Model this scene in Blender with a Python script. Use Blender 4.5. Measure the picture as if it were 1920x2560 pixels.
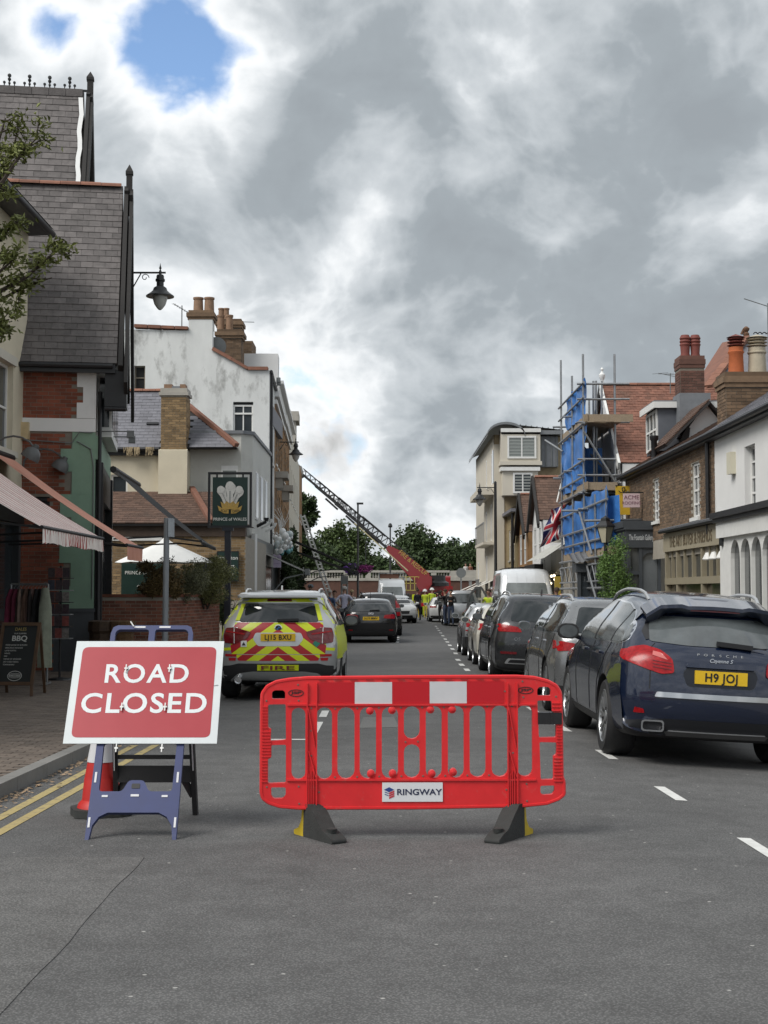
import bpy, bmesh, math, random
from mathutils import Vector, Matrix, noise
from mathutils.bvhtree import BVHTree
from mathutils.geometry import tessellate_polygon
R = math.radians
PI = math.pi
rng = random.Random(7)
S = bpy.context.scene
for o in list(bpy.data.objects): bpy.data.objects.remove(o)
C = S.collection
# camera
CAM_H = 1.62
PITCH = math.atan(174/3067)
cam_d = bpy.data.cameras.new('camera'); cam = bpy.data.objects.new('camera', cam_d); C.objects.link(cam)
cam.location = (0, 0, CAM_H); cam.rotation_euler = (PI/2 + PITCH, 0, 0)
cam_d.sensor_fit = 'VERTICAL'; cam_d.sensor_height = 36; cam_d.lens = 36*3067/2212
cam_d.clip_start = .1; cam_d.clip_end = 3000
S.camera = cam
# sky
SUN_EL, SUN_AZ = R(48), R(-125)          # azimuth measured from +Y towards +X : behind the camera, to the left
W = bpy.data.worlds.new('World'); S.world = W; W.use_nodes = True
nt = W.node_tree; nt.nodes.clear()
def N(t, **k):
 n = nt.nodes.new(t)
 for a, b in k.items(): setattr(n, a, b)
 return n
def L(a, b): nt.links.new(a, b)
def math_n(op, a, b=None, c=None, clamp=False):
 n = N('ShaderNodeMath', operation=op); n.use_clamp = clamp
 for i, v in enumerate((a, b, c)):
  if v is None: continue
  if isinstance(v, (int, float)): n.inputs[i].default_value = v
  else: L(v, n.inputs[i])
 return n.outputs[0]
tc = N('ShaderNodeTexCoord'); sep = N('ShaderNodeSeparateXYZ'); L(tc.outputs['Generated'], sep.inputs[0])
den = math_n('ADD', math_n('ABSOLUTE', sep.outputs[2]), .75)
px_ = math_n('DIVIDE', sep.outputs[0], den); py_ = math_n('DIVIDE', sep.outputs[1], den)
cmb = N('ShaderNodeCombineXYZ'); L(px_, cmb.inputs[0]); L(py_, cmb.inputs[1])
def fbm(scale, detail, rough, off, dist=0., lac=2.1):
 m = N('ShaderNodeMapping'); m.inputs['Location'].default_value = off; L(cmb.outputs[0], m.inputs[0])
 n = N('ShaderNodeTexNoise'); n.noise_dimensions = '2D'
 n.inputs['Scale'].default_value = scale; n.inputs['Detail'].default_value = detail
 n.inputs['Roughness'].default_value = rough; n.inputs['Distortion'].default_value = dist; n.inputs['Lacunarity'].default_value = lac
 L(m.outputs[0], n.inputs['Vector']); return n.outputs[0]
big = fbm(6.0, 10, .55, (2.3, 5.7, .4), .12)
wisp = fbm(15, 9, .64, (8.2, 4.1, 2.0), .15)
def pixdir(px, py):
 u, v = (px-829.5)/3067, (1106-py)/3067
 c, s = math.cos(PITCH), math.sin(PITCH)
 return Vector((u, c - v*s, s + v*c)).normalized()
MASSES = [(600,430,180,.21),(340,490,95,.18),(1150,300,300,.10),(1500,280,380,.11),(1080,520,230,.13),(760,90,190,.19),
          (1480,90,280,.13),(1330,640,330,.09),(980,860,140,.24),(860,1000,60,.14),(680,290,120,.13),(0,110,60,.14),(1400,820,260,.07),(720,960,60,.05),
          (440,180,175,-.25),(370,120,100,-.12),(480,290,110,-.22),(160,40,120,-.30),(310,120,110,-.12),(110,90,70,-.12),(380,40,70,-.10),
          (250,330,80,-.05),(330,640,170,-.03),(740,620,130,-.05),(640,740,200,-.04),(1060,730,70,-.12),(690,850,120,.14),(840,1130,260,-.15),(640,1000,160,-.06),(1010,190,50,-.09),(1370,210,60,-.08)]
acc = big
for (x, y, r, w) in MASSES:
 vm = N('ShaderNodeVectorMath', operation='DISTANCE'); L(tc.outputs['Generated'], vm.inputs[0]); vm.inputs[1].default_value = pixdir(x, y)
 mr = N('ShaderNodeMapRange'); mr.interpolation_type = 'SMOOTHSTEP'
 mr.inputs['From Min'].default_value = 0; mr.inputs['From Max'].default_value = r*1.6/3067
 mr.inputs['To Min'].default_value = w; mr.inputs['To Max'].default_value = 0
 L(vm.outputs['Value'], mr.inputs[0]); acc = math_n('ADD', acc, mr.outputs[0])
def puffs(scale, off, warp):
 m = N('ShaderNodeMapping'); m.inputs['Location'].default_value = off; L(cmb.outputs[0], m.inputs[0])
 wn = N('ShaderNodeTexNoise'); wn.noise_dimensions = '2D'; wn.inputs['Scale'].default_value = scale*.8; wn.inputs['Detail'].default_value = 3; L(m.outputs[0], wn.inputs['Vector'])
 sc_ = N('ShaderNodeVectorMath', operation='SCALE'); sc_.inputs['Scale'].default_value = warp; L(wn.outputs['Color'], sc_.inputs[0])
 ad_ = N('ShaderNodeVectorMath', operation='ADD'); L(m.outputs[0], ad_.inputs[0]); L(sc_.outputs[0], ad_.inputs[1])
 v = N('ShaderNodeTexVoronoi'); v.voronoi_dimensions = '2D'; v.feature = 'F1'; v.normalize = True; v.inputs['Scale'].default_value = scale
 v.inputs['Detail'].default_value = 3; v.inputs['Roughness'].default_value = .5; v.inputs['Lacunarity'].default_value = 2.2
 L(ad_.outputs[0], v.inputs['Vector']); return v.outputs['Distance']
bil = puffs(11., (1.3, 2.2, .6), .09)
val = math_n('ADD', acc, math_n('MULTIPLY', math_n('SUBTRACT', wisp, .5), .12))
val = math_n('ADD', val, math_n('MULTIPLY', math_n('SUBTRACT', .385, bil), .80))
ramp = N('ShaderNodeValToRGB'); L(val, ramp.inputs[0]); el = ramp.color_ramp.elements
el[0].position = .28; el[0].color = (.50, .54, .60, 1)
el[1].position = 1.; el[1].color = (.185, .205, .222, 1)
for p, c in ((.36, (.55, .56, .57)), (.43, (.50, .515, .525)), (.50, (.425, .445, .46)), (.57, (.345, .367, .384)), (.66, (.295, .318, .336)), (.80, (.205, .228, .246))):
 e = el.new(p); e.color = (*c, 1)
mask = N('ShaderNodeMapRange'); mask.interpolation_type = 'SMOOTHSTEP'; L(val, mask.inputs[0])
mask.inputs['From Min'].default_value = .16; mask.inputs['From Max'].default_value = .37
sky = N('ShaderNodeTexSky'); sky.sky_type = 'NISHITA'; sky.sun_disc = False
sky.sun_elevation = SUN_EL; sky.sun_rotation = SUN_AZ; sky.air_density = 1.0; sky.dust_density = .3; sky.ozone_density = 3.
bg1 = N('ShaderNodeBackground'); bg1.inputs['Strength'].default_value = .10; L(sky.outputs[0], bg1.inputs[0])
bg2 = N('ShaderNodeBackground'); bg2.inputs['Strength'].default_value = .95; L(ramp.outputs[0], bg2.inputs[0])
mx = N('ShaderNodeMixShader'); L(mask.outputs[0], mx.inputs[0]); L(bg1.outputs[0], mx.inputs[1]); L(bg2.outputs[0], mx.inputs[2])
wo = N('ShaderNodeOutputWorld'); L(mx.outputs[0], wo.inputs[0])
# sun (behind thin cloud)
sd = bpy.data.lights.new('sun', 'SUN'); sd.energy = 1.5; sd.angle = R(30); sd.color = (1, .965, .91)
sun = bpy.data.objects.new('sun', sd); C.objects.link(sun)
sdir = Vector((math.sin(SUN_AZ)*math.cos(SUN_EL), math.cos(SUN_AZ)*math.cos(SUN_EL), math.sin(SUN_EL)))
sun.rotation_euler = sdir.to_track_quat('Z', 'Y').to_euler(); sun.location = (-20, -20, 40)
S.view_settings.view_transform = 'Standard'; S.view_settings.look = 'None'
S.view_settings.exposure = 0.97; S.view_settings.gamma = 1
S.view_settings.use_curve_mapping = False
S.cycles.max_bounces = 6; S.cycles.diffuse_bounces = 3; S.cycles.glossy_bounces = 3; S.cycles.transmission_bounces = 4
S.cycles.caustics_reflective = False; S.cycles.caustics_refractive = False
# helpers
def at(px, py, Y):
 """world point seen at photo pixel (px, py) (1659 x 2212 scale) at street depth Y"""
 u, v = (px-829.5)/3067, (1106-py)/3067
 c, s = math.cos(PITCH), math.sin(PITCH)
 t = Y/(c - v*s)
 return Vector((u*t, Y, CAM_H + t*(s + v*c)))
def X(px, Y): return at(px, 1280, Y).x
def Z(py, Y): return at(829, py, Y).z
MATS = {}
def mat(name, col, rough=.6, metal=0., spec=.5, var=0., vscale=6., bump=0., bscale=80., piece=0., dirt=None, coat=0., emit=0., trans=0., stretch=None):
 if name in MATS: return MATS[name]
 m = bpy.data.materials.new(name); m.use_nodes = True; t = m.node_tree; b = t.nodes['Principled BSDF']
 b.inputs['Base Color'].default_value = (*col, 1); b.inputs['Roughness'].default_value = rough; b.inputs['Metallic'].default_value = metal
 b.inputs['Specular IOR Level'].default_value = spec; b.inputs['Coat Weight'].default_value = coat; b.inputs['Coat Roughness'].default_value = .04
 b.inputs['Transmission Weight'].default_value = trans
 if emit: b.inputs['Emission Color'].default_value = (*col, 1); b.inputs['Emission Strength'].default_value = emit
 def n(ty, **k):
  q = t.nodes.new(ty)
  for a, v in k.items(): setattr(q, a, v)
  return q
 geo = n('ShaderNodeNewGeometry'); src = geo.outputs['Position']
 if stretch:
  mp = n('ShaderNodeMapping'); mp.inputs['Scale'].default_value = stretch; t.links.new(src, mp.inputs[0]); src = mp.outputs[0]
 cur = None
 def mul(cur, fac_socket, lo, hi, frm=(.25, .75)):
  r = n('ShaderNodeMapRange'); r.inputs['From Min'].default_value, r.inputs['From Max'].default_value = frm
  r.inputs['To Min'].default_value = lo; r.inputs['To Max'].default_value = hi; t.links.new(fac_socket, r.inputs[0])
  q = n('ShaderNodeVectorMath', operation='SCALE')
  if cur is None: q.inputs[0].default_value = col
  else: t.links.new(cur, q.inputs[0])
  t.links.new(r.outputs[0], q.inputs['Scale']); return q.outputs[0]
 if var:
  z = n('ShaderNodeTexNoise'); z.inputs['Scale'].default_value = vscale; z.inputs['Detail'].default_value = 6; z.inputs['Roughness'].default_value = .65
  t.links.new(src, z.inputs['Vector']); cur = mul(cur, z.outputs[0], 1-var, 1+var)
  rr = n('ShaderNodeMapRange'); rr.inputs['To Min'].default_value = max(0, rough-.08); rr.inputs['To Max'].default_value = min(1, rough+.12)
  t.links.new(z.outputs[0], rr.inputs[0]); t.links.new(rr.outputs[0], b.inputs['Roughness'])
 if piece:
  oi = n('ShaderNodeObjectInfo'); ad = n('ShaderNodeMath', operation='ADD'); t.links.new(oi.outputs['Random'], ad.inputs[0]); t.links.new(geo.outputs['Random Per Island'], ad.inputs[1])
  fr = n('ShaderNodeMath', operation='FRACT'); t.links.new(ad.outputs[0], fr.inputs[0]); cur = mul(cur, fr.outputs[0], 1-piece, 1+piece, (0, 1))
 if dirt:
  dc, da, ds = dirt[:3]; th = dirt[3] if len(dirt) > 3 else .5
  z = n('ShaderNodeTexNoise'); z.inputs['Scale'].default_value = ds; z.inputs['Detail'].default_value = 9; z.inputs['Roughness'].default_value = .68
  t.links.new(src, z.inputs['Vector'])
  r = n('ShaderNodeMapRange'); r.inputs['From Min'].default_value = th; r.inputs['From Max'].default_value = th+.16; r.inputs['To Max'].default_value = da
  t.links.new(z.outputs[0], r.inputs[0])
  q = n('ShaderNodeMix', data_type='RGBA'); t.links.new(r.outputs[0], q.inputs[0])
  if cur is None: q.inputs[6].default_value = (*col, 1)
  else: t.links.new(cur, q.inputs[6])
  q.inputs[7].default_value = (*dc, 1); cur = q.outputs[2]
 if cur is not None: t.links.new(cur, b.inputs['Base Color'])
 if bump:
  z = n('ShaderNodeTexNoise'); z.inputs['Scale'].default_value = bscale; z.inputs['Detail'].default_value = 4
  t.links.new(src, z.inputs['Vector'])
  bp = n('ShaderNodeBump'); bp.inputs['Strength'].default_value = bump; bp.inputs['Distance'].default_value = .01
  t.links.new(z.outputs[0], bp.inputs['Height']); t.links.new(bp.outputs[0], b.inputs['Normal'])
 MATS[name] = m; return m
MW = {}                                   # world matrix of every thing
def thing(name, label, cat, loc=(0, 0, 0), rz=0., group=None, tilt=0.):
 o = bpy.data.objects.new(name, None); C.objects.link(o); o.empty_display_size = .2
 o.location = loc; o.rotation_euler = (0, tilt, rz)
 MW[o] = Matrix.Translation(Vector(loc)) @ o.rotation_euler.to_matrix().to_4x4()
 o['label'] = label; o['category'] = cat
 if group: o['group'] = group
 return o
def tag(o, label, cat, group=None):
 o['label'] = label; o['category'] = cat
 if group: o['group'] = group
 return o
def root_mw(p): return MW.get(p, Matrix.Identity(4))
class MB:
 def __init__(s): s.v = []; s.f = []; s.m = []; s.cm = 0
 def add(s, vs, fs):
  n = len(s.v); s.v += [Vector(v) for v in vs]; s.f += [[i+n for i in f] for f in fs]; s.m += [s.cm]*len(fs); return s
 def poly(s, pts): return s.add(pts, [list(range(len(pts)))])
 def box(s, x0, x1, y0, y1, z0, z1):
  v = [(x, y, z) for z in (z0, z1) for y in (y0, y1) for x in (x0, x1)]
  return s.add(v, [(0, 2, 3, 1), (4, 5, 7, 6), (0, 1, 5, 4), (2, 6, 7, 3), (0, 4, 6, 2), (1, 3, 7, 5)])
 def mbox(s, M, sx=1, sy=1, sz=1):
  v = [M @ Vector((x*sx/2, y*sy/2, z*sz/2)) for z in (-1, 1) for y in (-1, 1) for x in (-1, 1)]
  return s.add(v, [(0, 2, 3, 1), (4, 5, 7, 6), (0, 1, 5, 4), (2, 6, 7, 3), (0, 4, 6, 2), (1, 3, 7, 5)])
 def bar(s, a, b, w, h=None, up=(0, 0, 1)):
  a, b = Vector(a), Vector(b); h = h or w; d = (b-a); l = d.length; d.normalize(); up = Vector(up)
  if abs(d.dot(up)) > .98: up = Vector((0, 1, 0))
  r = d.cross(up).normalized(); u = r.cross(d)
  M = Matrix((r, d, u)).transposed().to_4x4(); M.translation = (a+b)/2
  return s.mbox(M, w, l, h)
 def tube(s, pts, r, n=8, cap=True):
  pts = [Vector(p) for p in pts]; rs = r if isinstance(r, (list, tuple)) else [r]*len(pts)
  vs = []; fs = []; pu = None
  for i, p in enumerate(pts):
   d = (pts[min(i+1, len(pts)-1)] - pts[max(i-1, 0)]); d.normalize()
   if pu is None:
    pu = Vector((0, 0, 1)) if abs(d.z) < .9 else Vector((0, 1, 0))
   a = d.cross(pu)
   if a.length < 1e-4: a = d.cross(Vector((1, 0, 0)))
   a.normalize(); b = a.cross(d).normalized(); pu = b
   for k in range(n):
    t = 2*PI*k/n; vs.append(p + (a*math.cos(t) + b*math.sin(t))*rs[i])
  for i in range(len(pts)-1):
   for k in range(n):
    fs.append((i*n+k, i*n+(k+1) % n, (i+1)*n+(k+1) % n, (i+1)*n+k))
  if cap: fs += [list(range(n))[::-1], [(len(pts)-1)*n+k for k in range(n)]]
  return s.add(vs, fs)
 def lathe(s, prof, c=(0, 0, 0), axis='Z', n=20, M=None):
  c = Vector(c); vs = []; fs = []
  for (r, h) in prof:
   for k in range(n):
    t = 2*PI*k/n; a, b = r*math.cos(t), r*math.sin(t)
    q = Vector((a, b, h)) if axis == 'Z' else Vector((h, a, b)) if axis == 'X' else Vector((b, h, a))
    vs.append((M @ q if M else q) + c)
  for i in range(len(prof)-1):
   for k in range(n): fs.append((i*n+k, i*n+(k+1) % n, (i+1)*n+(k+1) % n, (i+1)*n+k))
  if prof[0][0] > 1e-5: fs.append(list(range(n))[::-1])
  if prof[-1][0] > 1e-5: fs.append([(len(prof)-1)*n+k for k in range(n)])
  return s.add(vs, fs)
 def prism(s, poly, fn, a, b):
  """poly of 2-D points; fn(p, q, depth) -> 3-D; extruded from depth a to b, concave outlines allowed"""
  n = len(poly); vs = [fn(p, q, a) for p, q in poly] + [fn(p, q, b) for p, q in poly]
  tri = tessellate_polygon([[Vector((p, q, 0)) for p, q in poly]])
  fs = [tuple(t) for t in tri] + [tuple(i+n for i in t[::-1]) for t in tri] + [(i, (i+1) % n, n+(i+1) % n, n+i) for i in range(n)]
  return s.add(vs, fs)
 def ring_prism(s, outer, holes, fn, a, b):
  """plate with holes, extruded"""
  loops = [outer] + holes; flat = [p for l in loops for p in l]; n = len(flat)
  tri = tessellate_polygon([[Vector((p, q, 0)) for p, q in l] for l in loops])
  vs = [fn(p, q, a) for p, q in flat] + [fn(p, q, b) for p, q in flat]
  fs = [tuple(t) for t in tri] + [tuple(i+n for i in t[::-1]) for t in tri]
  o = 0
  for l in loops:
   k = len(l); fs += [(o+i, o+(i+1) % k, n+o+(i+1) % k, n+o+i) for i in range(k)]; o += k
  return s.add(vs, fs)
 def xf(s, M, start=0):
  for i in range(start, len(s.v)): s.v[i] = M @ s.v[i]
  return s
 def build(s, name, mats, parent=None, world=True, smooth=False, root=None, fixn=True):
  me = bpy.data.meshes.new(name)
  vs = s.v
  rt = root or parent
  while rt is not None and rt not in MW and rt.parent is not None: rt = rt.parent
  if world and rt in MW:
   I = MW[rt].inverted(); vs = [I @ v for v in vs]
  me.from_pydata([tuple(v) for v in vs], [], s.f)
  if not isinstance(mats, (list, tuple)): mats = [mats]
  for m in mats: me.materials.append(m)
  if len(mats) > 1:
   for p, i in zip(me.polygons, s.m): p.material_index = i
  if fixn:
   bm = bmesh.new(); bm.from_mesh(me); bmesh.ops.recalc_face_normals(bm, faces=bm.faces); bm.to_mesh(me); bm.free()
  if smooth:
   me.polygons.foreach_set('use_smooth', [True]*len(me.polygons))
   try: me.set_sharp_from_angle(angle=R(38))
   except Exception: pass
  me.update()
  o = bpy.data.objects.new(name, me); C.objects.link(o)
  if parent: o.parent = parent
  return o
_cube = {}
def cube_mesh(m):
 if m.name not in _cube:
  b = MB().mbox(Matrix.Identity(4)); me = bpy.data.meshes.new('piece_' + m.name); me.from_pydata([tuple(v) for v in b.v], [], b.f); me.materials.append(m); _cube[m.name] = me
 return _cube[m.name]
def pieces(name, stuffname, parent, m, items, limit=300, mesh=None, base=None):
 """items: world matrices (unit cube scaled); nearest ones become objects, the rest one joined part"""
 rt = parent
 while rt not in MW and rt.parent is not None: rt = rt.parent
 I = root_mw(rt).inverted(); eye = Vector((0, 0, CAM_H))
 items = sorted(items, key=lambda M: (M.translation-eye).length)
 me = mesh or cube_mesh(m)
 for M in items[:limit]:
  o = bpy.data.objects.new(name, me); C.objects.link(o); o.parent = parent; o.matrix_basis = I @ M
 if len(items) > limit:
  b = MB(); fs = [tuple(p.vertices) for p in me.polygons]; vs = [v.co.copy() for v in me.vertices]
  for M in items[limit:]: b.add([M @ v for v in vs], fs)
  o = b.build(stuffname, m, parent, fixn=False); o['kind'] = 'stuff'
def mcube(c, u, n, w, su, sn, sw):
 """unit-cube matrix: centre c, axes u,n,w scaled"""
 M = Matrix((Vector(u)*su, Vector(n)*sn, Vector(w)*sw)).transposed().to_4x4(); M.translation = Vector(c); return M
def structure(o): o['kind'] = 'structure'; return o
def stuff(o): o['kind'] = 'stuff'; return o
def text(name, body, size, m, parent, M, depth=.003, bold=0., spacing=1., align='CENTER', sx=1., world=True, shear=0., fit=None):
 """lettering in the plane of M (x right, y up); returns a mesh part"""
 cu = bpy.data.curves.new('t', 'FONT'); cu.body = body; cu.size = size; cu.align_x = align; cu.align_y = 'CENTER'
 cu.extrude = depth; cu.offset = bold; cu.space_character = spacing; cu.resolution_u = 4; cu.shear = shear
 ob = bpy.data.objects.new('t', cu); C.objects.link(ob)
 me = bpy.data.meshes.new_from_object(ob); bpy.data.objects.remove(ob); bpy.data.curves.remove(cu)
 rt = parent
 while rt is not None and rt not in MW and rt.parent is not None: rt = rt.parent
 if fit:
  xs_ = [v.co.x for v in me.vertices]; zs_ = [v.co.y for v in me.vertices]; wx, wz = max(xs_)-min(xs_), max(zs_)-min(zs_)
  me.transform(Matrix.Diagonal((fit[0]/wx, fit[1]/wz, 1, 1)) @ Matrix.Translation((-(max(xs_)+min(xs_))/2, -(max(zs_)+min(zs_))/2, 0)))
 T = M @ Matrix.Diagonal((sx, 1, 1, 1))
 if world and rt in MW: T = MW[rt].inverted() @ T
 me.transform(T); me.materials.clear(); me.materials.append(m)
 o = bpy.data.objects.new(name, me); C.objects.link(o); o.parent = parent; return o
def plane_m(o, u, w):
 u, w = Vector(u).normalized(), Vector(w).normalized(); n = u.cross(w)
 M = Matrix((u, w, n)).transposed().to_4x4(); M.translation = Vector(o); return M
class Frame:
 """a vertical wall plane: a along u, c up, b outward"""
 def __init__(s, o, u, n): s.o, s.u, s.n = Vector(o), Vector(u).normalized(), Vector(n).normalized()
 def p(s, a, c, b=0.): return s.o + s.u*a + s.n*b + Vector((0, 0, c))
 def m(s, a, c, b=0.): return plane_m(s.p(a, c, b), s.u, (0, 0, 1)) if s.u.cross(Vector((0, 0, 1))).dot(s.n) > 0 else plane_m(s.p(a, c, b), -s.u, (0, 0, 1))
def fbox(mb, F, a0, a1, c0, c1, b0, b1):
 v = [F.p(a, c, b) for c in (c0, c1) for b in (b0, b1) for a in (a0, a1)]
 return mb.add(v, [(0, 2, 3, 1), (4, 5, 7, 6), (0, 1, 5, 4), (2, 6, 7, 3), (0, 4, 6, 2), (1, 3, 7, 5)])
def wall(F, w, h, openings=(), depth=.14, c0=0., mb=None):
 """wall sheet with rectangular openings (a0,a1,c0,c1) and their reveals"""
 mb = mb or MB(); A = sorted({0., w, *[x for o in openings for x in o[:2]]}); Cc = sorted({c0, h, *[x for o in openings for x in o[2:4]]})
 for i in range(len(A)-1):
  for j in range(len(Cc)-1):
   am, cm = (A[i]+A[i+1])/2, (Cc[j]+Cc[j+1])/2
   if any(o[0] < am < o[1] and o[2] < cm < o[3] for o in openings): continue
   mb.poly([F.p(A[i], Cc[j]), F.p(A[i+1], Cc[j]), F.p(A[i+1], Cc[j+1]), F.p(A[i], Cc[j+1])])
 for o in openings:
  q = [(o[0], o[2]), (o[1], o[2]), (o[1], o[3]), (o[0], o[3])]
  for k in range(4):
   (a, c), (a2, c2) = q[k], q[(k+1) % 4]
   mb.poly([F.p(a, c), F.p(a2, c2), F.p(a2, c2, -depth), F.p(a, c, -depth)])
 return mb
def brick_items(F, w, h, openings=(), c0=0., test=None, bw=.225, bh=.075, bond=True, proud=.006, a0=0., jit=.003, joint=.011):
 it = []; row = 0; c = c0
 up = Vector((0, 0, 1))
 while c + bh <= h + .002:
  a = a0 - (bw/2 if row % 2 else 0)
  while a < w:
   s, e = max(a, a0), min(a+bw, w)
   if e - s > .05:
    am, cm = (s+e)/2, c+bh/2
    if not any(o[0]-.02 < am < o[1]+.02 and o[2]-.02 < cm < o[3]+.02 for o in openings) and (test is None or test(am, cm)):
     it.append(mcube(F.p(am, cm, rng.uniform(-jit, jit)), F.u, F.n, up, e-s-joint, 2*proud, bh-joint))
   a += bw
  c += bh; row += 1
 return it
GLASS = None
def window(parent, F, a0, a1, c0, c1, fm, b=-.10, bars=(1, 1), fw=.055, sill=None, sash=True, glass=None, curtain=None):
 mb = MB(); d0, d1 = b-.03, b+.03
 fbox(mb, F, a0, a0+fw, c0, c1, d0, d1); fbox(mb, F, a1-fw, a1, c0, c1, d0, d1)
 fbox(mb, F, a0+fw, a1-fw, c0, c0+fw, d0, d1); fbox(mb, F, a0+fw, a1-fw, c1-fw, c1, d0, d1)
 for i in range(1, bars[0]+1):
  x = a0 + (a1-a0)*i/(bars[0]+1); fbox(mb, F, x-fw*.35, x+fw*.35, c0+fw, c1-fw, d0+.005, d1-.005)
 for i in range(1, bars[1]+1):
  z = c0 + (c1-c0)*i/(bars[1]+1); fbox(mb, F, a0+fw, a1-fw, z-fw*.4, z+fw*.4, d0+.003, d1-.003)
 w = mb.build('window', fm, parent)
 g = MB(); fbox(g, F, a0+.01, a1-.01, c0+.01, c1-.01, b-.012, b-.004); g.build('pane', glass or GLASS, w)
 if sill:
  q = MB(); fbox(q, F, a0-.06, a1+.06, c0-.08, c0, b, .06); q.build('sill', sill, w)
 return w
def rnd_poly(poly, r, n=4):
 """round the corners of a 2-D polygon"""
 out = []; k = len(poly)
 for i in range(k):
  p0, p, p1 = Vector(poly[i-1]), Vector(poly[i]), Vector(poly[(i+1) % k])
  a, b = p0-p, p1-p; ra = min(r, a.length*.45, b.length*.45); A, B = p + a.normalized()*ra, p + b.normalized()*ra
  for j in range(n+1):
   t = j/n; q = A*(1-t)**2 + p*2*t*(1-t) + B*t*t; out.append((q.x, q.y))
 return out
def rect(a0, a1, c0, c1): return [(a0, c0), (a1, c0), (a1, c1), (a0, c1)]
# materials
M_ = dict
GLASS = mat('window_glass', (.035, .042, .048), .08, spec=.6, var=.35, vscale=.8)
GLASS_L = mat('blind_glass', (.20, .22, .21), .12, spec=.6, var=.25, vscale=1.5)
WHITEPAINT = mat('white_paint', (.72, .72, .70), .5, var=.08, vscale=5)
CREAM = mat('cream_render', (.62, .56, .43), .85, var=.10, vscale=1.3, bump=.25, bscale=60, dirt=((.30, .26, .20), .5, .9, .60))
PALE = mat('pale_render', (.56, .53, .46), .85, var=.07, vscale=1.1, bump=.2, bscale=60, dirt=((.32, .30, .26), .45, .7, .60))
GREYR = mat('grey_render', (.56, .56, .52), .85, var=.07, vscale=.9, bump=.15, bscale=60, dirt=((.30, .295, .27), .5, .6, .58))
WEATH = mat('weathered_white_render', (.66, .67, .66), .9, var=.12, vscale=1.2, bump=.3, bscale=30, dirt=((.17, .165, .155), .9, 1.3, .515), stretch=(1, 1, .45))
WHITER = mat('white_render', (.74, .74, .73), .8, var=.05, vscale=1.5, bump=.15, bscale=50, dirt=((.45, .44, .42), .4, 1.0, .62))
BLACK = mat('black_paint', (.012, .012, .014), .45, var=.3, vscale=9)
BLACKM = mat('black_iron', (.016, .017, .018), .4, var=.3, vscale=14)
SLATE = mat('slate', (.125, .113, .110), .62, spec=.35, var=.30, vscale=7, piece=.20, bump=.3, bscale=40, dirt=((.20, .195, .19), .5, 3.2, .64))
SLATE_B = mat('slate_bed', (.035, .033, .033), .9)
SLATE2 = mat('blue_slate', (.17, .17, .19), .6, spec=.3, var=.15, vscale=6, piece=.12, dirt=((.10, .10, .10), .6, 2., .62))
TILE_R = mat('red_clay_tile', (.185, .083, .056), .8, var=.28, vscale=4, piece=.22, dirt=((.10, .065, .045), .6, 1.1, .55))
TILE_D = mat('brown_tile', (.105, .062, .045), .85, var=.28, vscale=4, piece=.25, dirt=((.06, .05, .04), .6, 1.5, .55))
RIDGE = mat('ridge_tile', (.22, .10, .066), .8, var=.25, vscale=6, piece=.18, dirt=((.14, .09, .06), .5, 3, .58))
MORTAR = mat('mortar', (.20, .175, .145), .95, var=.15, vscale=8)
MORTAR_L = mat('pale_mortar', (.34, .31, .26), .95, var=.15, vscale=8)
BRICK_R = mat('red_brick', (.21, .062, .034), .85, var=.22, vscale=5, piece=.25, bump=.3, bscale=60)
BRICK_W = mat('garden_wall_brick', (.235, .092, .058), .88, var=.25, vscale=6, piece=.30, bump=.3, bscale=60, dirt=((.33, .28, .23), .5, 3.5, .60))
BRICK_Y = mat('yellow_stock_brick', (.245, .165, .085), .88, var=.25, vscale=6, piece=.32, dirt=((.06, .05, .04), .55, 2.0, .55))
BRICK_B = mat('brown_stock_brick', (.150, .098, .060), .88, var=.25, vscale=5, piece=.34, dirt=((.05, .042, .035), .6, 1.6, .56))
BRICK_O = mat('orange_brown_brick', (.26, .145, .062), .88, var=.2, vscale=3, piece=.25, dirt=((.10, .065, .04), .5, 1.2, .56))
GREEN = mat('sage_green_paint', (.20, .31, .225), .6, var=.10, vscale=3, dirt=((.12, .17, .13), .5, 1.6, .58))
TERRA = mat('terracotta_pot', (.25, .155, .10), .85, var=.2, vscale=9, dirt=((.12, .08, .05), .5, 6, .58))
LEAD = mat('lead', (.17, .18, .195), .55, var=.15, vscale=5)
STONE = mat('pale_stone', (.38, .36, .32), .85, var=.15, vscale=3, dirt=((.16, .15, .13), .6, 1.3, .55))
WOOD = mat('scaffold_board', (.30, .235, .165), .85, var=.25, vscale=5, stretch=(6, 1, 6))
STEEL = mat('galvanised_steel', (.30, .31, .32), .42, metal=.7, var=.2, vscale=8)
CHROME = mat('chrome', (.62, .63, .65), .12, metal=1.)
ANTH = mat('anthracite_paint', (.050, .056, .063), .5, var=.12, vscale=4)
GREYP = mat('grey_paint', (.16, .17, .17), .5, var=.1, vscale=4)
TAUPE = mat('taupe_paint', (.27, .235, .165), .55, var=.08, vscale=4)
DARKIN = mat('dark_interior', (.012, .012, .012), .9)
TIMBER = mat('dark_timber', (.022, .020, .019), .75, var=.3, vscale=9, dirt=((.16, .16, .155), .35, 9, .62))
KERB = mat('kerb_stone', (.20, .195, .185), .85, var=.2, vscale=5, piece=.12, dirt=((.09, .085, .08), .5, 2.5, .55))
PAVER = mat('brick_paver', (.135, .108, .088), .85, var=.2, vscale=4, piece=.22, dirt=((.07, .06, .055), .5, 1.2, .55))
PAVE = mat('paving_bed', (.085, .075, .066), .9, var=.15, vscale=3)
SLAB = mat('paving_slab', (.20, .19, .175), .88, var=.15, vscale=2)
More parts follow.
